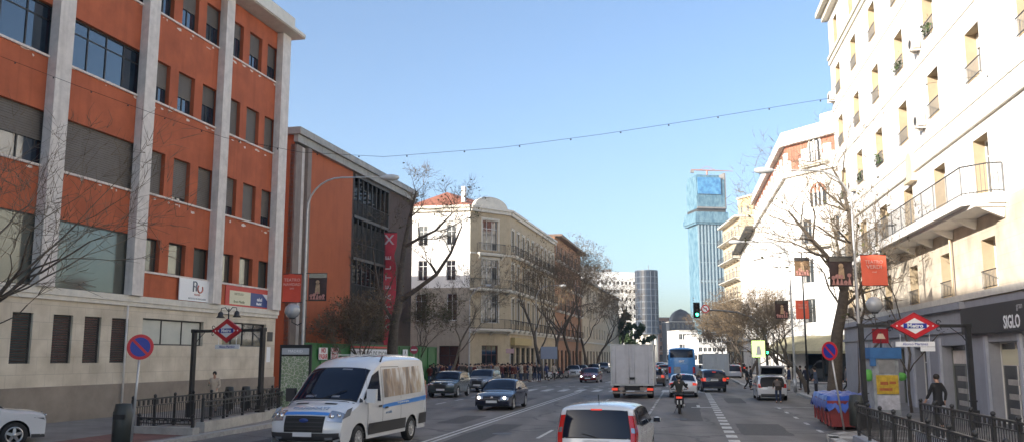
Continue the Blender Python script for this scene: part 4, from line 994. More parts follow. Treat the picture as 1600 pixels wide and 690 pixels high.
def wheel(parent, x, y, r, sg, wd=.2, spokes=5, rim=None):
    t = MB(); t.lathe([(r * .62, -wd / 2), (r * .9, -wd / 2), (r * .985, -wd * .36), (r, -wd * .2), (r, wd * .2), (r * .985, wd * .36), (r * .9, wd / 2), (r * .62, wd / 2)], (x, y, r), (0, 1, 0), 26)
    w = t.build('wheel', M_rubber, parent)
    q = MB(); yo = y + sg * (wd * .36)
    q.lathe([(r * .64, 0), (r * .66, sg * .03), (r * .56, sg * .03), (r * .52, -sg * .02)], (x, yo, r), (0, 1, 0), 24)
    for i in range(spokes):
        a = 2 * math.pi * i / spokes + .3; d = Vector((math.cos(a), 0, math.sin(a))); e = Vector((-math.sin(a), 0, math.cos(a)))
        c0 = Vector((x, yo, r)); A, B = c0 + d * r * .1, c0 + d * r * .6
        q.add([A - e * .045 + Vector((0, sg * .03, 0)), A + e * .045 + Vector((0, sg * .03, 0)), B + e * .03 + Vector((0, sg * .015, 0)), B - e * .03 + Vector((0, sg * .015, 0)), A - e * .045 - Vector((0, sg * .02, 0)), A + e * .045 - Vector((0, sg * .02, 0)), B + e * .03 - Vector((0, sg * .02, 0)), B - e * .03 - Vector((0, sg * .02, 0))],
              [(0, 1, 2, 3), (4, 5, 6, 7), (0, 3, 7, 4), (1, 2, 6, 5)])
    q.lathe([(.001, sg * .04), (r * .16, sg * .035), (r * .18, 0)], (x, yo, r), (0, 1, 0), 12)
    q.build('rim', rim or M_alloy, w)
    k = MB(); k.lathe([(.001, 0), (r * .6, 0)], (x, y - sg * .02, r), (0, 1, 0), 20); k.build('brake_disc', M_black, w)
    return w
LET = lambda x: x
def make_car(kind, name, label, cat, loc, rz, paint, group=None, lit=False, brake=False):
    t = thing(name, label, cat, loc, rz, group)
    K = {}
    if kind == 'sedan':
        c = Car([(2.2, .22), (2.3, .34), (2.31, .52), (2.2, .68), (1.75, .82), (1.05, .93), (.25, 1.33), (-.1, 1.425), (-.75, 1.43), (-1.2, 1.34), (-1.85, 1.02), (-2.15, .98), (-2.25, .9), (-2.29, .6), (-2.24, .3)], .885, .88, (1.38, -1.33), .32, tumble=.24, low=.2)
        ws, rw = (5.12, 6.35), (8.75, 9.92); side = [[(.98, .95), (-.38, .97), (-.38, 1.335), (.22, 1.27)], [(-.46, .97), (-1.1, .98), (-1.02, 1.27), (-.46, 1.335)], [(-1.17, .985), (-1.62, .99), (-1.17, 1.225), (-1.09, 1.26)]]
        hood = (3.1, 4.9); head = (2.05, 2.85); tail = (11.7, 12.5); plf, plr = .42, .75; mx_ = .75
    elif kind == 'suv':
        c = Car([(2.1, .28), (2.22, .42), (2.24, .7), (2.16, .9), (1.85, 1.0), (1.1, 1.1), (.45, 1.5), (.1, 1.6), (-.9, 1.62), (-1.75, 1.56), (-2.0, 1.42), (-2.16, 1.02), (-2.2, .7), (-2.15, .35)], .91, 1.02, (1.35, -1.3), .35, tumble=.17, low=.26)
        ws, rw = (5.12, 6.5), (10.1, 10.95); side = [[(1.0, 1.12), (-.2, 1.13), (-.2, 1.5), (.42, 1.44)], [(-.28, 1.13), (-1.15, 1.15), (-1.12, 1.5), (-.28, 1.5)], [(-1.22, 1.16), (-1.7, 1.2), (-1.55, 1.45), (-1.18, 1.49)]]
        head = (2.4, 3.1); tail = (11.05, 11.75); plf, plr = .5, .85; mx_ = .85
    elif kind == 'hatch':
        c = Car([(1.95, .22), (2.03, .36), (2.03, .58), (1.92, .74), (1.6, .86), (1.05, .95), (.35, 1.38), (0, 1.46), (-.8, 1.47), (-1.55, 1.40), (-1.8, 1.25), (-1.95, .95), (-2.0, .65), (-1.95, .3)], .86, .9, (1.25, -1.25), .31, tumble=.2, low=.2)
        ws, rw = (5.12, 6.45), (10.05, 10.95); side = [[(.98, .97), (-.3, .98), (-.3, 1.37), (.3, 1.31)], [(-.37, .98), (-1.1, 1.0), (-1.05, 1.35), (-.37, 1.37)], [(-1.17, 1.01), (-1.6, 1.06), (-1.45, 1.27), (-1.12, 1.34)]]
        head = (2.15, 3.0); tail = (10.9, 11.7); plf, plr = .42, .75; mx_ = .75
    elif kind == 'mpv':
        c = Car([(1.85, .24), (1.95, .4), (1.95, .62), (1.85, .8), (1.5, .95), (1.05, 1.08), (.35, 1.5), (0, 1.6), (-.9, 1.64), (-1.72, 1.60), (-1.86, 1.50), (-1.97, 1.02), (-2.02, .72), (-1.98, .32)], .86, 1.0, (1.3, -1.3), .31, tumble=.15, low=.22, bow=.045, taper=.06)
        ws, rw = (5.12, 6.5), (10.02, 11.4); side = [[(.95, 1.1), (-.15, 1.1), (-.15, 1.49), (.35, 1.43)], [(-.22, 1.1), (-1.0, 1.12), (-.98, 1.5), (-.22, 1.49)], [(-1.07, 1.13), (-1.68, 1.2), (-1.58, 1.46), (-1.05, 1.5)]]
        head = (2.2, 3.2); tail = None; plf, plr = .42, .8; mx_ = .8
    W = c.W
    c.body(cladz=.36 if kind == 'suv' else 0).build('body', [paint, M_plast], t)
    c.under().build('underbody', M_black, t)
    c.tpatch(ws[0] - .05, ws[1] + .06, -.885, .885, off=.003).build('window_seal', M_rubber, t); c.tpatch(rw[0] - .04, rw[1] + .05, -.865, .865, off=.003).build('window_seal', M_rubber, t)
    c.tpatch(ws[0] - .13, ws[0] - .10, -.8, .8, off=.003, nk=1).build('bonnet_gap', M_black, t)
    c.tpatch(ws[0], ws[1], -.86, .86, sk=.0).build('windscreen', M_carglass, t)
    c.tpatch(rw[0], rw[1], -.84, .84).build('rear_window', M_carglass, t)
    for sg in (-1, 1):
        for i, s in enumerate(side):
            cx_, cz_ = sum(p[0] for p in s) / 4, sum(p[1] for p in s) / 4
            c.spatch([(p[0] + (.022 if p[0] > cx_ else -.022), p[1] + (.022 if p[1] > cz_ else -.022)) for p in s], sg, .003).build('window_seal', M_rubber, t)
            c.spatch(s, sg).build('side_window', M_carglass, t)
        d = MB()       # door shut lines and a sill strip
        for x in ([.95, -.24, -1.12] if kind != 'sedan' else [.98, -.42, -1.2]):
            c.spatch([(x, .36), (x - .014, .36), (x - .014, c.belt + .02), (x, c.belt + .02)], sg, .003, mb=d)
        d.build('door_gap', M_black, t)
        hh = MB()
        for x in (-.05, -.95): c.spatch([(x, c.belt - .13), (x - .17, c.belt - .13), (x - .17, c.belt - .10), (x, c.belt - .10)], sg, .022, mb=hh)
        hh.build('door_handle', paint, t)
        m = MB(); y0 = c.w(mx_, c.belt + .05); m.sphere((mx_, sg * (y0 + .14), c.belt + .12), .1, 10, sx=.6, sy=1.0, sz=.75); m.box((mx_ + .01, sg * (y0 + .03), c.belt + .07), (.06, .12, .05)); mm = m.build('wing_mirror', paint, t)
        g = MB(); g.box((mx_ - .05, sg * (y0 + .14), c.belt + .12), (.04, .15, .1)); g.build('mirror_glass', M_carglass, mm)
    # front
    a, b = head
    for sg in (-1, 1):
        q0, q1 = (.55, .97) if sg > 0 else (-.97, -.55)
        h = c.tpatch(a, b, q0, q1, off=.008, nk=4, nq=5)
        p = [c.top(a, sg * 1.0, .008), c.top(b, sg * 1.0, .008)]
        x0_ = p[0].x; zz0, zz1 = p[0].z - .02, p[1].z - .03
        hs = h; hs2 = c.spatch([(p[0].x - .02, zz0), (p[0].x - .3, zz0 + .08), (p[0].x - .32, zz1), (p[1].x - .02, zz1)], sg, .006)
        o = len(h.v); h.v += hs2.v; h.f += [tuple(i + o for i in f) for f in hs2.f]; h.m += hs2.m; h.smooth += hs2.smooth
        hl = h.build('headlight', M_lampw, t)
        if lit:
            k = MB(); pp = c.top((a + b) / 2, sg * .76, .03); k.sphere(pp, .07, 8, sx=.5); k.build('bulb', M_lampon, hl)
        else:
            k = MB(); pp = c.top((a + b) / 2, sg * .76, .0); k.sphere(pp, .06, 8, sx=.5); k.build('bulb', M_chrome, hl)
    gt = c.tpatch(max(a - 1.1, .9), a + .1, -.42, .42, off=.006); gt.build('lower_grille', M_black, t)
    c.tpatch(a + .25, b - .15, -.48, .48, off=.007).build('grille', M_black, t)
    e = MB(); p = c.top((a + b) / 2, 0, .02); e.lathe([(.001, .02), (.05, .015), (.055, 0)], p, (1, 0, .1), 14); e.build('badge', M_chrome, t)
    f = MB(); p = c.top(a - .35, 0, .0); f.box((c.x1 + .015, 0, plf), (.02, .52, .11)); f.build('number_plate', M_plate, t)
    f = MB(); f.box((c.x0 - .012, 0, plr), (.02, .52, .11)); f.build('number_plate', M_plate, t)
    # rear
    if tail:
        a, b = tail
        for sg in (-1, 1):
            q0, q1 = (.70, .97) if sg > 0 else (-.97, -.70)
            h = c.tpatch(a, b, q0, q1, off=.008, nk=4, nq=5); p = [c.top(a, sg, .0), c.top(b, sg, .0)]
            hs2 = c.spatch([(p[1].x + .02, p[1].z), (p[1].x + .25, p[1].z + .03), (p[0].x + .28, p[0].z - .03), (p[0].x + .02, p[0].z - .02)], sg, .006)
            o = len(h.v); h.v += hs2.v; h.f += [tuple(i + o for i in f) for f in hs2.f]; h.m += hs2.m; h.smooth += hs2.smooth
            h.build('tail_light', M_lampro if brake else M_lampr, t)
    else:
        for sg in (-1, 1):
            h = MB()
            c.spatch([(-1.985, .80), (-1.83, .80), (-1.70, 1.35), (-1.84, 1.42)], sg, .010, n=8, mb=h)
            q0, q1 = (.86, .985) if sg > 0 else (-.985, -.86)
            h2 = c.tpatch(10.25, 11.75, q0, q1, off=.010, nk=8, nq=4); o = len(h.v); h.v += h2.v; h.f += [tuple(i + o for i in f) for f in h2.f]; h.m += h2.m; h.smooth += h2.smooth
            hl = h.build('tail_light', M_lampr, t)
            h3 = c.tpatch(10.75, 11.0, .88 * sg if sg > 0 else -.97, .97 if sg > 0 else -.88, off=.016, nk=3, nq=3); h3.build('reversing_lens', M_lampw, hl)
    f = MB()
    hb = c.tpatch(rw[0] - .13, rw[0] + .02, -.16, .16, off=.014, nk=2, nq=4); hb.build('high_brake_light', M_lampro, t)
    f = MB(); p, _ = c.sp(8.7 if kind != 'sedan' else 8.4); f.tube([p + Vector((0, 0, -.01)), p + Vector((-.1, 0, .2))], .008, 4); f.build('antenna', M_black, t)
    f = MB(); f.box((c.x0 + .02, 0, .33), (.08, W * 1.5, .12)); f.build('rear_diffuser', M_plast, t)
    for xw in c.wh:
        for sg in (-1, 1): wheel(t, xw, sg * (W - .115), c.r, sg)
    # wiper on the rear or front glass
    f = MB(); f.tube([c.top(rw[1] - .03, .0, .03), c.top(rw[1] - .25, .35, .025)], .009, 4); f.build('wiper', M_black, t)
    t['_c'] = 0; del t['_c']
    return t, c
def heading(P0, toward=True, extra=0.0):
    """rotation so +x points along the street (toward=True: away from camera) """
    return YAW_S + extra + (0 if toward else math.pi)

# ---- white minibus van, coming toward the camera
def make_van(loc, rz, label):
    t = thing('minibus', label, 'van', loc, rz)
    c = Car([(2.6, .32), (2.74, .45), (2.76, .72), (2.66, 1.0), (2.40, 1.17), (1.85, 1.36), (1.05, 2.10), (.62, 2.36), (.1, 2.50), (-1.0, 2.55), (-2.45, 2.52), (-2.68, 2.42), (-2.76, 1.7), (-2.80, .95), (-2.78, .42)], 1.03, 1.25, (1.75, -1.55), .36, tumble=.15, low=.32, crown=.09, bow=.05, taper=.05)
    c.body(cladz=0).build('body', [M_wpaint, M_plast], t); c.under().build('underbody', M_black, t)
    c.tpatch(5.02, 6.37, -.925, .925, off=.005, nk=8, nq=12).build('window_seal', M_rubber, t); c.tpatch(4.9, 4.95, -.9, .9, off=.005, nk=1).build('bonnet_gap', M_black, t)
    c.tpatch(5.08, 6.30, -.90, .90, off=.008, nk=8, nq=12).build('windscreen', M_carglass, t)
    for q0, q1, k0, k1 in ((-.55, -.25, 5.12, 5.2), (.2, .42, 5.12, 5.2), (.1, .42, 6.12, 6.24)): c.tpatch(k0, k1, q0, q1, off=.012, nk=1, nq=3).build('screen_paper', mat('windscreen_paper', (.16, .17, .19), .5), t)
    for sg in (-1, 1): c.tpatch(.75, 1.15, sg * .62 if sg > 0 else -.82, .82 if sg > 0 else -.62, off=.03, nk=2, nq=3).build('fog_lamp', M_lampw, t)
    # interior seen through the screen: papers on the dash
    for sg in (-1, 1):
        c.spatch([(1.55, 1.36), (.55, 1.28), (.55, 2.12), (.98, 1.98)], sg, .008).build('side_window', M_carglass, t)
        if sg > 0:
            c.spatch([(1.8, 1.30), (1.6, 1.30), (1.6, 1.36), (1.75, 1.42)], sg, .008).build('quarter_window', M_carglass, t)
        d = MB()
        for x in (1.3, .42, -.75): c.spatch([(x, .5), (x - .016, .5), (x - .016, 2.2), (x, 2.2)], sg, .004, n=10, mb=d)
        c.spatch([(.42, 2.2), (-.75, 2.2), (-.75, 2.216), (.42, 2.216)], sg, .004, mb=d); c.spatch([(-.75, 1.22), (-2.5, 1.22), (-2.5, 1.235), (-.75, 1.235)], sg, .004, mb=d)
        d.build('door_gap', M_black, t)
        p = MB(); c.spatch([(1.25, .42), (-1.1, .42), (-1.1, .72), (1.25, .72)], sg, .018, mb=p); c.spatch([(-2.05, .46), (-2.68, .46), (-2.68, .78), (-2.05, .78)], sg, .018, mb=p); p.build('side_moulding', M_plast, t)
        # printed graphic wrap over the passenger windows
        gm = bpy.data.materials.get('van_graphic')
        if not gm:
            gm = bpy.data.materials.new('van_graphic'); gm.use_nodes = True; nt = gm.node_tree; N = nt.nodes; L = nt.links; b = N['Principled BSDF']
            tc = N.new('ShaderNodeTexCoord'); mp = N.new('ShaderNodeMapping'); mp.inputs['Scale'].default_value = (2.6, 1, .9); L.new(tc.outputs['Object'], mp.inputs['Vector'])
            n = N.new('ShaderNodeTexNoise'); n.inputs['Scale'].default_value = 1.5; n.inputs['Detail'].default_value = 7; L.new(mp.outputs[0], n.inputs['Vector'])
            r = N.new('ShaderNodeValToRGB'); r.color_ramp.elements[0].position = .36; r.color_ramp.elements[0].color = (.16, .13, .11, 1); r.color_ramp.elements[1].position = .66; r.color_ramp.elements[1].color = (.62, .60, .58, 1)
            e = r.color_ramp.elements.new(.47); e.color = (.33, .24, .17, 1); e = r.color_ramp.elements.new(.56); e.color = (.40, .36, .32, 1); L.new(n.outputs['Fac'], r.inputs['Fac']); L.new(r.outputs['Color'], b.inputs['Base Color']); b.inputs['Roughness'].default_value = .2
        c.spatch([(.32, 1.36), (-2.35, 1.42), (-2.25, 2.22), (.32, 2.14)], sg, .009, n=12).build('graphic_panel', gm, t)
        s2 = MB(); c.spatch([(.42, 1.08), (-2.6, 1.16), (-2.6, 1.30), (.42, 1.17)], sg, .009, n=8, mb=s2); s2.build('blue_stripe', mat('van_stripe_blue', (.05, .22, .60), .35), t)
        text('transporte de viajeros', .085, (-.9, sg * (c.w(-.9, 1.16) + .016), 1.185), (Vector((-sg, 0, .02)), Vector((0, 0, 1)), Vector((0, sg, 0))), M_signw, parent=t, world=False)
        text('accesible', .11, (.05, sg * (c.w(.05, .9) + .014), .95), (Vector((-sg, 0, .0)), Vector((0, 0, 1)), Vector((0, sg, 0))), mat('van_txt', (.25, .33, .45), .5), parent=t, world=False)
        h = MB(); c.spatch([(.72, 1.12), (.50, 1.12), (.50, 1.17), (.72, 1.17)], sg, .03, mb=h); c.spatch([(.32, 1.06), (.12, 1.06), (.12, 1.11), (.32, 1.11)], sg, .03, mb=h); h.build('door_handle', M_plast, t)
        y0 = c.w(1.4, 1.5); m = MB(); m.box((1.42, sg * (y0 + .2), 1.46), (.12, .26, .36)); m.box((1.42, sg * (y0 + .05), 1.35), (.08, .2, .07)); mm = m.build('wing_mirror', M_wpaint if sg > 0 else M_plast, t)
        g = MB(); g.box((1.352, sg * (y0 + .2), 1.46), (.02, .22, .32)); g.build('mirror_glass', M_carglass, mm)
        # headlight: swept up the wing
        h = c.tpatch(2.55, 3.75, sg * .62 if sg > 0 else -.985, .985 if sg > 0 else -.62, off=.01, nk=5, nq=6)
        hs2 = c.spatch([(2.62, .92), (2.25, 1.0), (2.12, 1.2), (2.38, 1.15)], sg, .008); o = len(h.v); h.v += hs2.v; h.f += [tuple(i + o for i in f) for f in hs2.f]; h.m += hs2.m; h.smooth += hs2.smooth
        hl = h.build('headlight', M_lampw, t)
        k = MB(); k.sphere(c.top(3.0, sg * .72, .0), .075, 10, sx=.5); k.sphere(c.top(3.3, sg * .88, .0), .06, 10, sx=.5); k.build('bulb', M_chrome, hl)
        k = MB(); c.spatch([(-2.74, 1.2), (-2.66, 1.2), (-2.66, 1.75), (-2.72, 1.75)], sg, .012, mb=k); k.build('tail_light', M_lampr, t)
    gr = c.tpatch(1.55, 3.0, -.56, .56, off=.012, nk=6, nq=8); gr.build('grille', M_black, t)
    q = MB()
    for i in range(4):
        kk = 1.75 + i * .32; q2 = c.tpatch(kk, kk + .07, -.52, .52, off=.03, nk=1, nq=8); o = len(q.v); q.v += q2.v; q.f += [tuple(a + o for a in f) for f in q2.f]; q.m += q2.m; q.smooth += q2.smooth
    q.build('grille_bars', M_plast, t)
    q = MB(); pbd = c.top(2.55, 0, .03); q.lathe([(.001, .02), (.9, .02), (1, 0)], (0, 0, 0), (1, 0, 0), 20)
    q.v = [(pbd.x + v[0], pbd.y + v[1] * .13, pbd.z + v[2] * .055) for v in q.v]; q.build('oval_badge', mat('badge_blue', (.02, .05, .2), .3), t)
    c.tpatch(.5, 1.5, -.97, .97, off=.02, nk=4, nq=10).build('bumper', M_plast, t)
    c.tpatch(3.15, 3.5, -.72, .72, off=.008, nk=2, nq=8).build('bonnet_stripe', mat('van_stripe_blue', (.05, .22, .60), .35), t)
    for q0, q1 in ((-.62, -.28), (.18, .52)): c.tpatch(4.55, 4.68, q0, q1, off=.008, nk=2, nq=3).build('bonnet_vent', M_black, t)
    # mirrored lettering on the bonnet, as on emergency and transport vans
    p = c.top(3.95, 0, .012); p2 = c.top(4.1, 0, .012); up = (p2 - p).normalized(); nr = Vector((0, 1, 0)).cross(up)
    if nr.z < 0: nr = -nr
    text('TRANSPORTE', .17, p + Vector((0, 0, 0)), (Vector((0, 1, 0)), up, nr), mat('van_txt', (.25, .33, .45), .5), parent=t, world=False)
    q = MB(); q.box((2.80, 0, .55), (.02, .52, .11)); q.build('number_plate', M_plate, t)
    for sg in (-1, 1):
        q = MB(); q.tube([c.top(5.05, sg * .1 - .1, .03), c.top(5.35, sg * .1 + .45 * sg, .035)], .012, 4); q.build('wiper', M_black, t)
    q = MB(); q.tube([(.3, .85, 2.33), (.25, .9, 2.52)], [.03, .02], 6); q.build('antenna', M_plast, t)
    rib = MB()
    for y in (-.5, -.25, 0, .25, .5): rib.box((-1.0, y, 2.545), (2.6, .05, .02))
    rib.build('roof_ribs', M_wpaint, t)
    for xw in c.wh:
        for sg in (-1, 1): wheel(t, xw, sg * .9, c.r, sg, .22, 10, mat('van_rim', (.40, .40, .40), .4, metal=.5))
    return t
vh = math.atan2(-.96, -.265)
vr = Vector((-3.13, 27.35, 0)); vd = Vector((math.cos(vh), math.sin(vh), 0)); vl = Vector((-vd.y, vd.x, 0))   # rear left wheel contact patch (nearest side)
VAN = make_van(vr + vd * 1.55 - vl * .92, vh, 'white minibus with brown photo wrap and blue stripe coming forward in the left lane')
for ch in list(VAN.children):      # long wheelbase body: stretch everything but the wheels about the rear axle
    if ch.name.startswith('wheel'):
        if sum(v.co.x for v in ch.data.vertices) / len(ch.data.vertices) > 0: ch.location.x += .40
        continue
    for o_ in [ch] + list(ch.children):
        for v in o_.data.vertices: v.co.x = -1.55 + (v.co.x + 1.55) * 1.121
def place(px, py, back=0.0, side=0.0):
    p = G(px, py); return p + US * back + NS * side
# foreground silver people carrier seen from behind
mp_, _ = make_car('mpv', 'people_carrier', 'white people carrier seen from behind at bottom centre with tall red tail lights', 'car', (0, 0, 0), 0, M_wpaint)
mpv_loc = XZ(941, 18.6) + US * 2.0; mp_.location = mpv_loc; mp_.scale = (1, 1, .935); mp_.rotation_euler = (0, 0, YAW_S - .06)
c1, _ = make_car('sedan', 'sedan', 'dark navy saloon car with lit headlights in middle of the oncoming lanes', 'car', G(770, 641) + US * 2.3, heading(0, False, -.03), M_navy, lit=True)
c2, _ = make_car('suv', 'compact_suv', 'dark grey green compact SUV waiting directly behind the white minibus', 'car', G(688, 621) + US * 2.2, heading(0, False), M_green)
c3, _ = make_car('suv', 'compact_suv', 'black fronted pale SUV between green SUV and navy saloon', 'car', G(745, 612) + US * 2.2, heading(0, False), M_grey)
c4, _ = make_car('sedan', 'sedan', 'dark red saloon with lit headlights coming down the oncoming lanes', 'car', G(920, 597) + US * 2.3, heading(0, False, -.05), M_redc, lit=True)
c5, _ = make_car('hatch', 'hatchback', 'small white hatchback parked by trees, left of the red saloon', 'car', G(893, 588.5) + US * 2, heading(0, False, .1), M_wpaint)
c6, _ = make_car('sedan', 'sedan', 'white saloon from behind with red tail lights, right in front of the motorcyclist', 'car', G(1068, 620.5) + US * 2.3, heading(0), M_wpaint, brake=True)
c7, _ = make_car('suv', 'dark_suv', 'dark blue black SUV from behind in right lane beside the white saloon', 'car', G(1112, 612) + US * 2.2, heading(0, True, .1), M_navy, brake=True)
c8, _ = make_car('hatch', 'hatchback', 'brownish car half hidden behind right side of the box truck', 'car', G(1023, 603) + US * 2.0, heading(0), M_bronze, brake=True)
c9, _ = make_car('mpv', 'people_carrier', 'silver blue people carrier parked far right beyond the dark SUV', 'car', G(1147, 592) + US * 2, heading(0), M_spaint)
c10, _ = make_car('suv', 'white_suv', 'white SUV cut by the left edge of the photo, nose to the right', 'car', (0, 0, 0), 0, M_wpaint)
c10.location = XZ(-78, 24.8); c10.rotation_euler = (0, 0, YAW_S + rad(-38))
# parked white car with its tailgate up
ct, cc = make_car('hatch', 'hatchback', 'white hatchback with open tailgate and man leaning at its boot, right kerb', 'car', G(1208, 625.5) + US * 2.0, heading(0), M_wpaint)
for ch in list(ct.children):
    if ch.name.startswith(('rear_window', 'high_brake', 'wiper')): bpy.data.objects.remove(ch)
q = cc.tpatch(9.6, 11.6, -.82, .82, off=.012, nk=8, nq=8); q.build('boot_opening', M_black, ct)
q = MB(); a, b = cc.top(9.1, 0, 0), Vector((-2.45, 0, 1.95))
for y in (-1,): q.prism([a + Vector((0, .72, .02)), b + Vector((0, .68, 0)), b + Vector((-.12, .6, -.28)), b + Vector((-.12, -.6, -.28)), b + Vector((0, -.68, 0)), a + Vector((0, -.72, .02))][0:2] + [b + Vector((0, -.68, 0)), a + Vector((0, -.72, .02))], (0.35, 0, .9), .05)
tg = q.build('tailgate', M_wpaint, ct); q = MB(); q.quad(a.lerp(b, .2) + Vector((0, .6, -.01)), a.lerp(b, .85) + Vector((0, .58, -.01)), a.lerp(b, .85) + Vector((0, -.58, -.01)), a.lerp(b, .2) + Vector((0, -.6, -.01))); q.build('tailgate_glass', M_carglass, tg)
# distant cars: reuse
DCARS = [(c4, 905, 586, 'dark parked car in shade of left trees behind the small white hatchback', M_blk, False), (c5, 926, 583.5, 'navy hatchback far down the left kerb behind the red saloon', M_navy, False),
         (c2, 941, 582, 'grey SUV far down the oncoming lane, nearest the truck left edge', M_grey, False), (c5, 912, 577, 'white van like hatchback furthest down the left kerb', M_wpaint, False),
         (c6, 1032, 578, 'white saloon far ahead left of the blue bus', M_wpaint, True), (c8, 1038, 584, 'brown hatchback right behind blue bus left corner', M_bronze, True),
         (c7, 1156, 583, 'black SUV parked far right under the trees', M_blk, True), (c9, 1136, 576, 'silver people carrier furthest away on the right side of the street', M_wpaint, True),
         (c6, 1018, 571, 'dark saloon most distant car left of the bus', M_grey, True), (c8, 1050, 568, 'red hatchback far ahead beyond the blue bus', M_redc, True)]
for src, px, py, lab, pm, away in DCARS:
    old = [s.material for s in src.children[0].material_slots][0] if False else next(ch for ch in src.children if ch.name.startswith('body')).material_slots[0].material
    dup(src, G(px, py) + US * 2, heading(0, away), lab, 'distant cars in both directions', {old.name: pm})
# ---- box truck
def box_truck(loc, rz, label, Wd, Hh, z0, Lb, bm, lod=False, plate=True):
    t = thing('box_truck', label, 'truck', loc, rz)   # origin: rear end centre, x forward
    w = MB(); hw = Wd / 2
    w.box((Lb / 2, 0, (z0 + Hh) / 2), (Lb, Wd, Hh - z0)); w.build('cargo_box', bm, t)
    w = MB()
    for sg in (-1, 1): w.box((-.02, sg * (hw - .03), (z0 + Hh) / 2), (.07, .07, Hh - z0 + .03)); w.box((Lb / 2, sg * (hw + .005), z0 + .05), (Lb, .04, .12)); w.box((Lb / 2, sg * (hw + .005), Hh - .03), (Lb, .05, .08))
    w.box((-.02, 0, Hh - .03), (.07, Wd - .14, .07)); w.box((-.02, 0, z0 + .04), (.07, Wd - .14, .09)); w.build('frame', M_galv, t)
    for sg in (-1, 1):
        d = MB(); d.box((-.025, sg * (hw / 2 - .015), (z0 + Hh) / 2 + .01), (.04, hw - .09, Hh - z0 - .2)); dr = d.build('rear_door', bm, t)
        k = MB(); k.tube([(-.07, sg * .16, z0 + .12), (-.07, sg * .16, Hh - .12)], .014, 6); k.tube([(-.07, sg * (hw - .3), z0 + .12), (-.07, sg * (hw - .3), Hh - .12)], .014, 6)
        k.box((-.09, sg * .22, z0 + .42), (.03, .16, .05)); k.build('door_bar', M_galv, dr)
        for z in (z0 + .35, (z0 + Hh) / 2, Hh - .35):
            k = MB(); k.box((-.055, sg * (hw - .08), z), (.03, .14, .06)); k.build('hinge', M_galv, dr)
        l = MB(); l.box((-.04, sg * (hw - .22), z0 - .22), (.05, .36, .15)); l.build('tail_light', M_lampro, t)
        l = MB(); l.box((.1, sg * (hw - .25), z0 - .33), (.04, .34, .42)); l.build('mudguard', M_black, t)
    k = MB(); k.box((-.08, .0, z0 + .42), (.05, .34, .13)); k.build('door_lock', M_black, t)
    w = MB(); w.box((.0, 0, z0 - .20), (.08, Wd - .9, .2)); w.box((.05, 0, z0 - .42), (.1, Wd - .2, .11)); w.build('rear_bumper', mat('dirty_bumper', (.30, .24, .20), .6, var=.2, scale=5), t)
    w = MB(); w.box((-.06, 0, z0 - .2), (.02, .52, .11)); w.build('number_plate', M_plate, t)
    w = MB(); w.box((Lb / 2 + .3, 0, z0 - .14), (Lb + 1, .9, .24)); w.build('chassis', M_black, t)
    cab = Car([(Lb + 2.0, .35), (Lb + 2.1, .6), (Lb + 2.05, 1.05), (Lb + 1.55, 1.25), (Lb + .9, 2.0), (Lb + .5, 2.15), (Lb + .12, 2.15), (Lb + .1, 1.3), (Lb + .1, .5)], min(hw - .06, 1.0), 1.2, (Lb + 1.25,), .36, low=.35, tumble=.1)
    cab.body().build('cab', M_wpaint, t); cab.tpatch(3.05, 4.1, -.88, .88).build('windscreen', M_carglass, t)
    for sg in (-1, 1):
        cab.spatch([(Lb + 1.3, 1.3), (Lb + .25, 1.3), (Lb + .25, 1.95), (Lb + .85, 1.9)], sg).build('side_window', M_carglass, t)
        m = MB(); m.box((Lb + 1.2, sg * (hw + .22), 1.55), (.08, .2, .34)); m.tube([(Lb + 1.2, sg * (hw - .1), 1.5), (Lb + 1.2, sg * (hw + .2), 1.5)], .02, 5); m.build('wing_mirror', M_black, t)
        wheel(t, Lb + 1.25, sg * (min(hw - .06, 1.0) - .12), .36, sg); wheel(t, 1.15, sg * (hw - .25), .38, sg, wd=.36)
    return t
M_box = mat('grey_white_truck_panel', (.50, .49, .50), .5, var=.12, scale=1.6, stain=.5, streak=.3)
tl = (G(957, 622) + G(1020, 622)) / 2
box_truck(tl, YAW_S, 'white grey box truck from behind, tall double doors, right of centre line', 2.55, 3.22, .78, 4.2, M_box)
t2 = XZ(1120, 80); box_truck(t2, YAW_S, 'smaller grey box van between the blue bus and silver car, beyond the dark SUV', 2.25, 2.75, .8, 3.6, mat('grey_tarpaulin', (.36, .38, .39), .6, var=.1, stain=.3))
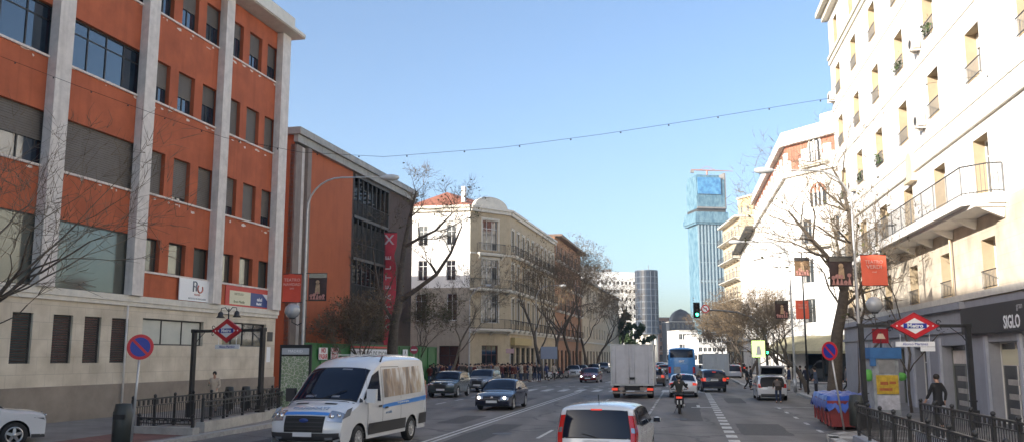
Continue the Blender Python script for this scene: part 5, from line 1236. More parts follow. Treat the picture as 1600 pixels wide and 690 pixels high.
# ---- blue bus
def bus(loc, rz):
    t = thing('coach', 'bright blue coach from behind in the middle of the traffic', 'bus', loc, rz)
    c = Car([(11.3, .35), (11.45, .8), (11.45, 1.6), (11.3, 2.9), (11.0, 3.2), (9, 3.3), (1, 3.32), (.25, 3.25), (.08, 2.9), (.0, 1.9), (.0, 1.0), (.06, .45)], 1.27, 1.3, (8.8, 2.6), .48, tumble=.05, low=.4, crown=.1, bow=.08, taper=.02, step=.2)
    c.body().build('body', [M_busb, M_plast], t); c.under().build('underbody', M_black, t)
    c.tpatch(7.35, 8.5, -.86, .86, off=.012).build('rear_window', M_carglass, t)
    c.tpatch(1.4, 2.9, -.9, .9, off=.012).build('windscreen', M_carglass, t)
    for sg in (-1, 1):
        c.spatch([(10.6, 1.6), (.6, 1.6), (.6, 2.7), (10.6, 2.7)], sg, .012, n=10).build('side_window', M_carglass, t)
        h = c.tpatch(9.4, 10.1, .80 if sg > 0 else -.97, .97 if sg > 0 else -.80, off=.014); h.build('tail_light', M_lampr, t)
        for x in (8.8, 2.6): wheel(t, x, sg * 1.1, .48, sg, .3, 8)
        m = MB(); m.box((11.6, sg * 1.45, 2.4), (.12, .2, .5)); m.tube([(11.35, sg * 1.2, 2.9), (11.6, sg * 1.45, 2.7)], .03, 5); m.build('wing_mirror', M_black, t)
    q = c.tpatch(9.2, 9.75, -.45, .5, off=.012); q.build('engine_grille', mat('pale_bus_blue', (.10, .28, .60), .4), t)
    q = c.tpatch(9.4, 10.1, .1, .6, off=.02); q.build('advert_panel', mat('advert_beige', (.3, .3, .3), .5, var=.5, scale=3), t)
    text('EMT', .26, (-.03, 0, 2.05), (Vector((0, -1, 0)), Vector((0, 0, 1)), Vector((-1, 0, 0))), M_signw, parent=t, world=False, bold=.01)
    q = MB(); q.box((-.02, 0, .75), (.03, .52, .12)); q.build('number_plate', M_plate, t)
    q = MB(); q.box((-.03, 0, .5), (.1, 2.3, .16)); q.build('bumper', M_plast, t)
bus(XZ(1066, 83), YAW_S)
# ---- motorcycles
def motorbike(name, label, loc, rz, m, group=None, top=True):
    t = thing(name, label, 'motorcycle', loc, rz, group)
    for x in (.68, -.62):
        w = MB(); w.lathe([(.2, -.05), (.27, -.06), (.3, -.035), (.305, 0), (.3, .035), (.27, .06), (.2, .05)], (x, 0, .305), (0, 1, 0), 20); wh = w.build('wheel', M_rubber, t)
        r = MB(); r.lathe([(.2, -.03), (.21, .0), (.2, .03)], (x, 0, .305), (0, 1, 0), 18)
        for i in range(5): a = i * 1.257; r.tube([(x, 0, .305), (x + .2 * math.cos(a), 0, .305 + .2 * math.sin(a))], .018, 5)
        r.build('rim', M_alloy, wh)
    b = MB(); b.prism([(-.75, -.13, .62), (-.8, -.13, .78), (-.3, -.13, .82), (-.1, -.13, .45), (.25, -.13, .42), (.45, -.13, .95), (.58, -.13, .92), (.5, -.13, .35), (.2, -.13, .25), (-.35, -.13, .25), (-.55, -.13, .5)], (0, 1, 0), .26); b.build('body', m, t)
    b = MB(); b.prism([(.42, -.2, .95), (.66, -.16, .78), (.62, -.14, .45), (.45, -.2, .35)], (0, 1, 0), .38); b.prism([(.45, -.12, .95), (.38, -.1, 1.25), (.40, -.1, 1.26), (.52, -.12, .95)], (0, 1, 0), .24); b.build('front_fairing', m, t)
    b = MB(); b.lathe([(.001, .03), (.08, .0)], (.64, 0, .80), (1, 0, .2), 12); b.build('headlight', M_lampw, t)
    b = MB(); b.sphere((-.45, 0, .84), .16, 10, sx=2.1, sy=.95, sz=.45); b.build('seat', M_black, t)
    b = MB(); b.tube([(.40, -.36, 1.04), (.44, -.15, 1.0), (.44, .15, 1.0), (.40, .36, 1.04)], .018, 6); b.build('handlebar', M_iron, t)
    for sg in (-1, 1):
        b = MB(); b.tube([(.42, sg * .22, 1.02), (.42, sg * .32, 1.22)], .01, 5); b.sphere((.42, sg * .34, 1.24), .06, 8, sx=.4); b.build('mirror', M_black, t)
    b = MB(); b.tube([(.68, -.09, .305), (.46, -.09, .9)], .025, 6); b.tube([(.68, .09, .305), (.46, .09, .9)], .025, 6); b.build('fork', M_galv, t)
    b = MB(); b.tube([(-.1, -.17, .28), (-.75, -.19, .38)], [.04, .065], 8); b.build('exhaust', M_galv, t)
    b = MB(); b.box((-.82, 0, .72), (.05, .26, .08)); b.build('tail_light', M_lampro, t)
    b = MB(); b.box((-.86, 0, .52), (.02, .2, .17)); b.build('number_plate', M_plate, t)
    b = MB(); b.prism([(-.72, -.05, .6), (-.9, -.05, .45), (-.88, -.05, .62)], (0, 1, 0), .1); b.build('rear_mudguard', M_black, t)
    if top: b = MB(); b.box((-.72, 0, 1.02), (.36, .40, .28)); b.build('top_box', M_black, t)
    b = MB(); b.tube([(-.05, .1, .3), (-.08, .25, .01)], .012, 5); b.build('side_stand', M_iron, t)
    return t
MOTO_LOC = G(1062, 646) + US * .6
motorbike('motorcycle', 'black motorcycle being ridden up the middle lane, pinkish number plate', MOTO_LOC, YAW_S, M_blk, top=False)
b0 = None
for i, (px, py, dx) in enumerate([(842, 591, 0), (852, 591.5, 0), (861, 591, 0), (870, 590.5, 0), (879, 590, 0), (834, 591, 0)]):
    lab = ['first black scooter', 'second scooter, white', 'third scooter, white and upright', 'fourth scooter, dark', 'fifth scooter nearest the small white hatchback', 'leftmost scooter'][i]
    lab += [' of the row parked at the corner kerb'][0]
    mm = [M_blk, M_wpaint, M_wpaint, M_navy, M_grey, M_blk][i]
    motorbike('motor_scooter', lab, G(px, py), YAW_S + math.pi * .62 + .1 * i, mm, 'scooters parked at the corner kerb', top=i % 2 == 0)
# ================================================================== PEOPLE
def skin_mesh(verts, edges, radii, root, sub=1):
    me = bpy.data.meshes.new('sk'); me.from_pydata(verts, edges, []); o = bpy.data.objects.new('sk', me); COL.objects.link(o)
    m = o.modifiers.new('s', 'SKIN'); m.use_smooth_shade = True
    for i, d in enumerate(me.skin_vertices[0].data):
        r = radii[i]; d.radius = r if isinstance(r, tuple) else (r, r); d.use_root = (i == root)
    s = o.modifiers.new('b', 'SUBSURF'); s.levels = sub; s.render_levels = sub
    dg = bpy.context.evaluated_depsgraph_get(); dg.update()
    out = bpy.data.meshes.new_from_object(o.evaluated_get(dg)); bpy.data.objects.remove(o)
    for p in out.polygons: p.use_smooth = True
    return out
def person_meshes(pose):
    """joint positions, x right, y forward, z up (1.72 m tall)"""
    lean = pose.get('lean', 0.0); hz = pose.get('hipz', .92); hipy = pose.get('hipy', 0)
    def L(y, z):   # torso point leaned forward about the hips
        d = z - .92; return (hipy + y + math.sin(lean) * d, hz + math.cos(lean) * d)
    def T(x, y, z): a, b = L(y, z); return Vector((x, a, b))
    J = {'pel': T(0, 0, .92), 'spi': T(0, .0, 1.10), 'che': T(0, 0, 1.32), 'nec': T(0, -.005, 1.46), 'low': T(0, 0, .80), 'wst': T(0, 0, 1.03)}
    hl = pose.get('head', 0); J['hb'] = T(0, .015 + hl * .04, 1.54); J['hm'] = T(0, .025 + hl * .09, 1.62); J['ht'] = T(0, .015 + hl * .1, 1.685)
    J['nose'] = J['hm'] + Vector((0, .10, -.015))
    for sd, k in ((1, 'r'), (-1, 'l')):
        J['sh' + k] = T(sd * .175, 0, 1.40); ea, wa = pose.get('arm' + k, ((.0, -.28, .25), (.02, .1, -.24)))[:2] if pose.get('arm' + k) else ((.03, -.02, -.28), (.0, .05, -.25))
        J['el' + k] = J['sh' + k] + Vector((sd * ea[0], ea[1], ea[2])); J['wr' + k] = J['el' + k] + Vector((sd * wa[0], wa[1], wa[2]))
        d = (J['wr' + k] - J['el' + k]).normalized(); J['pa' + k] = J['wr' + k] + d * .075
        J['hip' + k] = Vector((sd * .09, hipy, hz - .03))
        kn, an = pose['leg' + k]; J['kn' + k] = Vector((sd * .10, kn[0], kn[1])); J['an' + k] = Vector((sd * .10, an[0], an[1])); tp = pose.get('toe', 0)
        J['to' + k] = J['an' + k] + Vector((sd * .02, .15, -.045 if not pose.get('foot' + k) else pose['foot' + k]))
        J['he' + k] = J['an' + k] + Vector((0, -.045, -.045))
    def mk(names, edges, rad_, root, extra=None):
        vs = [J[n] for n in names]; idx = {n: i for i, n in enumerate(names)}; es = [(idx[a], idx[b]) for a, b in edges]; rr = [rad_[n] for n in names]
        if extra:
            for (base, pts, r0) in extra:
                pi = idx[base]
                for q, p in enumerate(pts): vs.append(p); rr.append(r0 * (1 - .18 * q)); es.append((pi, len(vs) - 1)); pi = len(vs) - 1
        return skin_mesh(vs, es, rr, idx[root])
    R0 = dict(pel=(.13, .10), spi=(.12, .09), che=(.14, .10), nec=.052, hb=(.062, .07), hm=(.076, .092), ht=(.055, .068), nose=.018)
    for k in 'rl': R0.update({'sh' + k: .055, 'el' + k: .038, 'wr' + k: .025, 'pa' + k: (.036, .018), 'hip' + k: .085, 'kn' + k: .055, 'an' + k: .036, 'to' + k: .03, 'he' + k: .032})
    B = ['pel', 'spi', 'che', 'nec', 'hb', 'hm', 'ht', 'nose'] + [a + k for k in 'rl' for a in ('sh', 'el', 'wr', 'pa', 'hip', 'kn', 'an', 'to', 'he')]
    E = [('pel', 'spi'), ('spi', 'che'), ('che', 'nec'), ('nec', 'hb'), ('hb', 'hm'), ('hm', 'ht'), ('hm', 'nose')]
    for k in 'rl': E += [('che', 'sh' + k), ('sh' + k, 'el' + k), ('el' + k, 'wr' + k), ('wr' + k, 'pa' + k), ('pel', 'hip' + k), ('hip' + k, 'kn' + k), ('kn' + k, 'an' + k), ('an' + k, 'to' + k), ('an' + k, 'he' + k)]
    ex = []
    for k, sd in (('r', 1), ('l', -1)):
        d = (J['pa' + k] - J['wr' + k]).normalized(); s = d.cross(Vector((sd, 0, 0))); s = s.normalized() if s.length > .1 else Vector((0, 1, 0)); c = d.cross(s)
        for q, (o, ln) in enumerate(((-.030, .062), (-.010, .072), (.010, .068), (.030, .052))):
            b = J['pa' + k] + s * o; ex.append(('pa' + k, [b + d * .025, b + d * (.025 + ln * .5) - c * .006, b + d * (.025 + ln * .85) - c * .022 * 1], .0095))
        ex.append(('wr' + k, [J['wr' + k] + d * .025 - s * .03, J['wr' + k] + d * .06 - s * .045, J['wr' + k] + d * .085 - s * .046], .011))
    out = {'body': mk(B, E, R0, 'pel', ex)}
    coat = pose.get('coat', .12)
    Rj = dict(low=(.17, .135), pel=(.165, .13), spi=(.15, .12), che=(.165, .125), nec=.07)
    for k in 'rl': Rj.update({'sh' + k: .078, 'el' + k: .056, 'wr' + k: .042})
    out['jacket'] = mk(['low', 'pel', 'spi', 'che', 'nec'] + [a + k for k in 'rl' for a in ('sh', 'el', 'wr')], [('low', 'pel')] + [e for e in E if e[0] in ('pel', 'spi', 'che', 'shr', 'shl', 'elr', 'ell') and e[1] in ('spi', 'che', 'nec', 'shr', 'shl', 'elr', 'ell', 'wrr', 'wrl')], Rj, 'pel')
    Rt = dict(wst=(.135, .105), pel=(.14, .11))
    for k in 'rl': Rt.update({'hip' + k: .10, 'kn' + k: .07, 'an' + k: .052})
    out['trousers'] = mk(['wst', 'pel'] + [a + k for k in 'rl' for a in ('hip', 'kn', 'an')], [('wst', 'pel')] + [e for e in E if e[0] in ('pel', 'hipr', 'hipl', 'knr', 'knl') and e[1][:2] in ('hi', 'kn', 'an')], Rt, 'pel')
    mb = MB()
    if pose.get('helmet'): mb.sphere(J['hm'] + Vector((0, 0, .02)), .15, 14, sz=1.02, sy=1.08); out['helmet'] = mb
    else: mb.sphere(J['hm'] + Vector((0, -.022, .03)), .098, 12, sx=.92, sy=1.06, sz=1.0); out['hair'] = mb
    sh = MB()
    for k in 'rl':
        a = J['an' + k]; t = J['to' + k]; m = (a + t) / 2; sh.sphere((m.x, m.y - .01, min(a.z, t.z) - .0 + .005), .05, 10, sx=1.0, sy=2.6, sz=.85)
    out['shoes'] = sh
    return out
POSES = {
 'walk': dict(legr=((.16, .50), (.22, .09)), legl=((.02, .49), (-.24, .15)), armr=((.05, -.12, -.25), (0, .06, -.24)), arml=((.05, .10, -.26), (0, .14, -.19))),
 'stand': dict(legr=((.01, .49), (.0, .085)), legl=((.02, .49), (.03, .085)), armr=((.05, -.02, -.28), (.0, .08, -.24)), arml=((.06, .02, -.28), (-.04, .16, -.16))),
 'phone': dict(legr=((.01, .49), (.0, .085)), legl=((.04, .49), (.0, .085)), head=.5, armr=((.05, .04, -.27), (-.06, .2, .1)), arml=((.06, .02, -.28), (-.06, .18, -.1))),
 'wait': dict(legr=((.02, .49), (.02, .085)), legl=((-.01, .49), (-.03, .085)), lean=.04, armr=((.08, -.05, -.26), (-.08, .14, -.12)), arml=((.08, -.05, -.26), (-.08, .14, -.12))),
 'lean': dict(lean=1.0, hipz=.88, hipy=-.05, legr=((.06, .47), (.02, .085)), legl=((.08, .47), (.08, .085)), head=.3, armr=((.02, .16, -.22), (0, .2, -.10)), arml=((.02, .18, -.2), (0, .2, -.12))),
 'ride': dict(lean=.16, hipz=.90, hipy=0, helmet=True, legr=((.36, .72), (.22, .34)), legl=((.36, .72), (.22, .34)), armr=((.12, .18, -.2), (.06, .24, -.06)), arml=((.12, .18, -.2), (.06, .24, -.06))),
}
cloth = lambda n, c: mat('cloth_' + n, c, .85, var=.15, scale=6)
M_coat0 = cloth('black', (.016, .016, .018)); M_tr0 = cloth('dark_jeans', (.02, .028, .05)); M_hair0 = mat('dark_hair', (.02, .013, .009), .7); M_shoe = mat('dark_shoe', (.02, .018, .016), .6)
PROTO = {}
def person(pose, label, loc, rz, coat=None, trs=None, hair=None, group=None, scale=1.0):
    if pose not in PROTO:
        PROTO[pose] = person_meshes(POSES[pose])
        for k, v in list(PROTO[pose].items()):
            if isinstance(v, MB):
                me = bpy.data.meshes.new(k); me.from_pydata(v.v, [], v.f); me.polygons.foreach_set('use_smooth', v.smooth); PROTO[pose][k] = me
            PROTO[pose][k].materials.clear(); PROTO[pose][k].materials.append({'body': M_skin, 'jacket': M_coat0, 'trousers': M_tr0, 'hair': M_hair0, 'helmet': M_blk, 'shoes': M_shoe}[k])
    t = thing('person', label, 'person', loc, rz, group); t.scale = (scale,) * 3
    for k, me in PROTO[pose].items():
        o = bpy.data.objects.new(k, me); COL.objects.link(o); o.parent = t
        m = {'jacket': coat, 'trousers': trs, 'hair': hair}.get(k)
        if m: o.material_slots[0].link = 'OBJECT'; o.material_slots[0].material = m
    return t
FACE = lambda d: math.atan2(d.y, d.x) - math.pi / 2      # rotation that turns +y to direction d
person('ride', 'person in dark jacket and black helmet riding the motorcycle', MOTO_LOC + US * -.38, FACE(US), cloth('olive_black', (.025, .026, .022)), M_tr0)
person('lean', 'person in brown jacket and jeans leaning into the open boot of the white hatchback', G(1217, 629), FACE(US), cloth('brown', (.09, .07, .055)), cloth('jeans', (.03, .045, .09)))
person('walk', 'person in black coat walking past shopfronts behind the right metro railing', XZ(1469, 29.3, .13), FACE(US * .8 - NS * .5), M_coat0, M_coat0, None, None, 1.04)
person('phone', 'person in long pale coat behind the left metro railing', XZ(333, 38.5, .13), FACE(-US + NS * .3), cloth('cream', (.48, .40, .31)), cloth('beige', (.42, .36, .28)))
person('stand', 'person in black coat standing by lamp post on the right pavement', XZ(1252, 64, .13), FACE(-NS), M_coat0, M_coat0)
person('walk', 'tall person in dark blue coat walking right of the lamp post, facing away', XZ(1261, 61, .13), FACE(US), cloth('navy', (.02, .025, .05)), M_coat0)
person('stand', 'person in dark coat between the two big tree trunks on right pavement', XZ(1313, 56, .13), FACE(US), M_coat0, M_tr0)
person('walk', 'person in grey jacket beyond the tree trunks near the shop corner', XZ(1324, 60, .13), FACE(NS), cloth('grey', (.12, .12, .13)), M_coat0)
person('wait', 'person in grey coat seen behind the open tailgate', XZ(1224, 66, .13), FACE(-US), cloth('grey', (.12, .12, .13)), M_tr0)
person('stand', 'person in dark blue jacket right of man at the boot', XZ(1234, 63, .13), FACE(-NS), cloth('blue', (.025, .04, .11)), cloth('beige', (.42, .36, .28)))
person('walk', 'person crossing beside the pedestrian light, far right, in black', XZ(1168, 68, 0), FACE(NS), M_coat0, M_coat0)
person('wait', 'person in black by tree beyond pedestrian light', XZ(1174, 74, 0), FACE(-NS), M_coat0, M_tr0)
person('wait', 'person in blue grey coat crouched behind handcart under bare tree on right pavement', XZ(1276, 54, .13), FACE(-NS), cloth('bluegrey', (.06, .08, .12)), M_coat0)
coats = [('black', (.016, .016, .018)), ('navy', (.02, .025, .05)), ('grey', (.12, .12, .13)), ('brown', (.09, .07, .055)), ('dark red', (.12, .02, .015)), ('olive', (.05, .05, .03)), ('beige', (.40, .33, .25)), ('charcoal', (.035, .035, .04)), ('rust', (.16, .06, .03)), ('blue', (.025, .04, .12))]
trs = [('black', (.014, .014, .016)), ('blue jeans', (.03, .05, .10)), ('grey', (.08, .08, .085)), ('pale', (.3, .27, .22))]
rq = random.Random(12); combos = [(a, b) for a in coats[:4] + coats[7:8] for b in trs[:3]] + [(a, b) for a in coats[4:7] + coats[8:] for b in trs]
rq.shuffle(combos); USED = set()
npx = [671, 677, 684, 691, 703, 722, 727, 744, 749, 755, 760, 766, 776, 788, 793, 799, 804, 815, 826, 831, 668, 674, 680, 688, 693, 738 - 8, 735, 741, 746, 752, 757, 763, 768, 774, 779, 785, 790, 796, 801, 807, 812, 817, 823, 829, 836, 843, 854, 866, 717, 709, 699, 770, 783, 806, 820]
for i, px in enumerate(npx):
    (ca, cv), (tn, tv) = combos[i % len(combos)]; Y = 83.5 + rq.uniform(0, 7) if px > 700 else 76 + rq.uniform(0, 4)
    where = 'left end of crowd' if px < 712 else ('crowd by corner door' if px < 782 else 'crowd right of door')
    pose = rq.choice(['walk', 'stand', 'phone', 'wait', 'walk']); pw = {'walk': 'walking', 'stand': 'standing', 'phone': 'looking at a phone', 'wait': 'waiting'}
    for _ in range(200):
        lb = f'person in {ca} coat and {tn} trousers {pw[pose]} in {where}'.replace('blue jeans trousers', 'blue jeans')
        if lb not in USED: break
        (ca, cv), (tn, tv) = rq.choice(combos); pose = rq.choice(list(pw))
    USED.add(lb)
    person(pose, lb, XZ(px, Y, .13), rq.uniform(0, 6.28), cloth(ca.replace(' ', '_'), cv), cloth('t_' + tn.replace(' ', '_'), tv), None, 'people crowding the corner pavement', rq.uniform(.94, 1.06))

# ================================================================== STREET FURNITURE
Z = Vector((0, 0, 1))
def ring(ax_x, ax_y, c, r, n=24): return [c + ax_x * r * math.cos(2 * math.pi * i / n) + ax_y * r * math.sin(2 * math.pi * i / n) for i in range(n)]
def metro_arch(pL, pR, h, label, lamps=False):
    """pL, pR feet; faces the camera side"""
    pL, pR = Vector(pL), Vector(pR); t = thing('metro_arch', label, 'metro entrance', (pL + pR) / 2)
    u = (pR - pL).normalized(); n = Vector((u.y, -u.x, 0)); Wd = (pR - pL).length; ax = (u, n, Z)
    for p in (pL, pR):
        m = MB(); m.box(p + Z * (h / 2), (.15, .15, h), ax); m.box(p + Z * .3, (.26, .26, .6), ax); m.box(p + Z * .9, (.2, .2, .06), ax); m.box(p + Z * (h - .05), (.2, .2, .14), ax)
        m.build('post', M_iron, t, True)
    m = MB(); c = (pL + pR) / 2 + Z * (h - .06); gap = .62
    for sg in (-1, 1):
        a = c + u * sg * (Wd / 2); b = c + u * sg * gap; m.box((a + b) / 2, ((a - b).length, .10, .11), ax)
        for k in range(2):        # scrolls near the sign and in the corner
            cc = c + u * sg * (gap + .22) + Z * (.12 if k else -.12)
            m.tube([cc + u * math.cos(t_) * .1 * (1 - t_ / 9) + Z * math.sin(t_) * .1 * (1 - t_ / 9) for t_ in [i * .6 for i in range(11)]], .014, 5)
        q = a - u * sg * .1
        m.tube([q - Z * .5, q - Z * .35 - u * sg * .1, q - Z * .2 - u * sg * .3, q - Z * .05 - u * sg * .5], .016, 5)
    m.build('beam', M_iron, t, True)
    d = MB(); s = .36; wd = .86
    d.prism([c + u * wd, c + Z * (s + .1), c - u * wd, c - Z * (s + .1)], n, .07); r = d.build('diamond_sign', M_red, t, True)
    for fl in (1,):
        f = c + n * .075; d = MB(); d.prism([f + u * .50, f + Z * .27, f - u * .50, f - Z * .27], n, .006); d.build('white_lozenge', M_signw, r, True)
        f = c + n * .084; d = MB(); d.prism([f + u * .40 + Z * .085, f - u * .40 + Z * .085, f - u * .40 - Z * .085, f + u * .40 - Z * .085], n, .006); d.build('blue_band', M_blue, r, True)
        text('Metro', .19, c + n * .094, (u, Z, n), M_signw, parent=r, bold=.006, sx=1.15)
        for sg in (-1, 1): d = MB(); d.prism(ring(u, Z, c + n * .072 + u * sg * .62, .03, 8), n, .01); d.build('stud', M_signw, r, True)
        f = c + n * .07; e = MB()
        pts = [u * wd, Z * (s + .1), u * -wd, Z * -(s + .1)]
        for i in range(4): e.tube([f + pts[i] * .97, f + pts[(i + 1) % 4] * .97], .012, 4)
        e.build('sign_rim', mat('rim_dark_red', (.3, .01, .02), .4), r, True)
    f = MB(); cc = c - Z * .62; f.box(cc, (1.35, .03, .17), ax); f.tube([cc + u * .5, cc + u * .5 + Z * .35], .01, 4); f.tube([cc - u * .5, cc - u * .5 + Z * .35], .01, 4); nb = f.build('name_board', M_signw, t, True)
    text('Alonso Martinez', .13, cc + n * .018, (u, Z, n), M_blue, parent=nb)
    if not lamps:
        f = MB(); f.box(cc - Z * .17 + u * .42, (.5, .03, .15), ax); f.build('small_board', M_signw, t, True)
    if lamps:
        m = MB(); m.tube([c + Z * .4, c + Z * .86], .025, 6)
        for sg in (-1, 1): m.tube([c + Z * .72, c + Z * .9 + u * sg * .2, c + Z * .88 + u * sg * .42, c + Z * .72 + u * sg * .46], .016, 5)
        m.build('lamp_bracket', M_iron, t, True)
        for sg in (-1, 1):
            m = MB(); m.lathe([(.04, .12), (.09, .06), (.11, -.06), (.17, -.13), (.001, -.12)], c + Z * .64 + u * sg * .46, n=14); m.build('lamp_shade', M_iron, t, True)
    return t
PL_L, PL_R = XZ(297, 35.6, .1), XZ(405, 33.6, .1)
metro_arch(PL_L, PL_R, 3.45, 'dark iron metro arch with red diamond sign and twin bell lamps, left pavement', True)
PR_L, PR_R = XZ(1354, 30.6, .1), XZ(1524, 30.6, .1)
metro_arch(PR_L, PR_R, 3.5, 'dark iron metro arch with red diamond sign over two white name boards, right pavement', False)
def rail(name, label, pts, h=.95, base_h=0.0, base_w=.3, parent=None, base_m=None):
    pts = [Vector(p) for p in pts]; t = thing(name, label, 'railing', pts[0])
    for i in range(len(pts) - 1):
        a, b = pts[i], pts[i + 1]; L = (b - a).length; u = (b - a).normalized(); n = Vector((u.y, -u.x, 0)); z0 = base_h
        if base_h: m = MB(); m.box((a + b) / 2 + Z * (base_h / 2), (L + base_w * .9, base_w, base_h), (u, n, Z)); m.build('stone_parapet', base_m or M_creamst2, t, True)
        m = MB(); ax = (u, n, Z)
        m.box((a + b) / 2 + Z * (z0 + h), (L, .07, .045), ax); m.box((a + b) / 2 + Z * (z0 + h * .78), (L, .03, .025), ax); m.box((a + b) / 2 + Z * (z0 + .10), (L, .035, .03), ax)
        k = max(1, round(L / .16))
        for j in range(k + 1):
            p = a.lerp(b, j / k)
            m.tube([p + Z * (z0 + .1), p + Z * (z0 + h * .78)], .012, 4, cap=False)
            if j < k and j % 2 == 0:
                pc = a.lerp(b, (j + .5) / k); m.box(pc + Z * (z0 + h * .89), (.11, .03, h * .16), ax)
        m.build('balusters', M_iron, t, True)
        kk = max(1, round(L / 1.5))
        for j in range(kk + 1):
            p = a.lerp(b, j / kk); m = MB(); m.box(p + Z * (z0 + (h + .04) / 2), (.075, .075, h + .04), ax); m.sphere(p + Z * (z0 + h + .09), .06, 8); m.build('post', M_iron, t, True)
    return t
M_creamst2 = mat('pale_granite', (.42, .40, .36), .8, var=.15, scale=4, stain=.4)
V = lambda x, y, z=.13: Vector((x, y, z))
rail('metro_railing', 'iron railing on far side of the left metro stairwell', [XZ(205, 28.6, .13), XZ(300, 33, .13), XZ(402, 38.2, .13), XZ(445, 40.5, .13)], h=.98)
rail('metro_railing', 'pale stone parapet with short iron railing along kerb side of left metro stairwell', [XZ(315, 28.6, .13), XZ(405, 33.5, .13), XZ(446, 37.5, .13)], h=.62, base_h=.32)
rail('metro_railing', 'short sloping iron railing at near end of left metro stairwell', [XZ(216, 28.3, .13), XZ(300, 27.6, .13)], h=.25, base_h=.22)
ra = [ST(27.2, 4.75, .13), ST(13.5, 4.75, .13)]; rb = [ST(27.2, 4.75, .13), ST(27.2, 6.35, .13)]; rc = [ST(27.2, 6.45, .13), ST(13.5, 6.45, .13)]
M_bluest = mat('blue_grey_granite', (.30, .32, .36), .8, var=.15, scale=4)
rail('metro_railing', 'iron railing along kerb side of the right metro stairwell', ra, h=.85, base_h=.14, base_m=M_bluest)
rail('metro_railing', 'iron railing on shop side of the right metro stairwell, on a grey parapet', rc, h=.80, base_h=.26, base_m=M_bluest)
def street_lamp(base, h, side, reach, label, globe=None, banners=None, dy=.0):
    """side = unit vector of the arm, globe = (height, side vector)"""
    base = Vector(base); t = thing('street_lamp', label, 'street lamp', base)
    m = MB(); rr = 1.5; P0 = base
    arc = [base + Z * (h - rr) + Z * rr * math.sin(a) * 1.0 + side * rr * (1 - math.cos(a)) for a in [math.pi / 2 * i / 7 for i in range(8)]]
    m.tube([base, base + Z * 1.0, base + Z * (h * .5)] + arc + [arc[-1] + side * (reach - rr) + Z * .02], [.095, .08, .065] + [.048 - .002 * i for i in range(8)] + [.026], 10); m.tube([base, base + Z * .9], .12, 10); m.build('pole', M_galv, t, True)
    e = arc[-1] + side * (reach - rr); m = MB(); u = side; n = Vector((u.y, -u.x, 0))
    m.lathe([(.001, -.1), (.09, 0), (.14, .25), (.15, .5), (.09, .75), (.001, .8)], e, u, 12); m.build('lantern', mat('lantern_grey', (.45, .46, .46), .4), t, True)
    if globe:
        z, sd = globe; m = MB(); m.tube([base + Z * (z - .5), base + Z * (z - .62) + sd * .25, base + Z * (z - .5) + sd * .5, base + Z * (z - .3) + sd * .5], .025, 6); m.build('globe_arm', M_iron, t, True)
        m = MB(); m.sphere(base + Z * z + sd * .5, .34, 18); m.build('globe', mat('globe_glass', (.36, .37, .38), .12, ior=1.5, coat=1.0), t, True)
        m = MB(); m.lathe([(.13, -.36), (.16, -.30), (.1, -.28)], base + Z * z + sd * .5, n=12); m.build('globe_collar', M_iron, t, True)
    return t
def banner(name, label, c, u, wd, ht, m, lines=None, pole_side=-1, pic=False):
    """double-sided cloth banner hung on two arms; c = centre, u = horizontal direction away from the pole"""
    t = thing(name, label, 'banner', c); n = Vector((u.y, -u.x, 0)); 
    if n.y > 0: n = -n
    q = MB(); k = 6
    vs = [c + u * wd * (i / k - .5) + Z * ht * (j / k - .5) + n * (.03 * math.sin(i * 1.1 + j * .7)) for i in range(k + 1) for j in range(k + 1)]
    q.add(vs, [(i * (k + 1) + j, (i + 1) * (k + 1) + j, (i + 1) * (k + 1) + j + 1, i * (k + 1) + j + 1) for i in range(k) for j in range(k)], 0, True); q.build('cloth', m, t, True)
    for sz in (-1, 1): q = MB(); q.tube([c + Z * sz * ht * .5 - u * (wd * .5 + .14), c + Z * sz * ht * .5 + u * wd * .5], .018, 5); q.build('bracket', M_iron, t, True)
    rt = u if n.dot(Vector((0, -1, 0))) > 0 and u.x > 0 else -u
    if lines:
        for (s, sz, z, mm) in lines: text(s, sz, c + Z * ht * z + n * .045, (rt, Z, n), mm, parent=t)
    if pic:      # printed figures
        rr = random.Random(pic)
        q = MB()
        for i in range(5):
            x = (-.34 + .17 * i) * wd; z = rr.uniform(-.38, -.12) * ht; q.prism(ring(rt, Z, c + rt * x + Z * z + n * .042, .07 * wd + rr.uniform(0, .03), 10), n, .004); q.prism([c + rt * (x - .08 * wd) + Z * (-.46 * ht) + n * .040, c + rt * (x + .08 * wd) + Z * (-.46 * ht) + n * .040, c + rt * x + Z * (z) + n * .040], n, .004)
        q.build('printed_figures', mat('print_pink', (.42, .20, .17), .7, var=.4, scale=8), t, True)
        q = MB(); q.prism(ring(rt, Z, c + Z * ht * .18 + n * .042, .11 * wd, 10), n, .004); q.prism([c + rt * .14 * wd - Z * .25 * ht + n * .04, c - rt * .14 * wd - Z * .25 * ht + n * .04, c - rt * .1 * wd + Z * .1 * ht + n * .04, c + rt * .12 * wd + Z * .1 * ht + n * .04], n, .004); q.build('central_figure', mat('print_tan', (.40, .27, .16), .7, var=.4, scale=8), t, True)
        q = MB(); q.prism([c - rt * .49 * wd + Z * .33 * ht + n * .04, c + rt * .49 * wd + Z * .33 * ht + n * .04, c + rt * .49 * wd + Z * .49 * ht + n * .04, c - rt * .49 * wd + Z * .49 * ht + n * .04], n, .004); q.build('dark_header', M_blk, t, True)
    return t
M_pinkt = mat('banner_text', (.75, .45, .38), .6)
EX = Vector((1, 0, 0))
def lamp_set(px, Y, side, lab, wher, h=10.3, gl=None, bz=(6.1,), pxs=None, txt=True):
    b = XZ(px, Y, .13); street_lamp(b, h, side, 3.3, lab, gl)
    return b
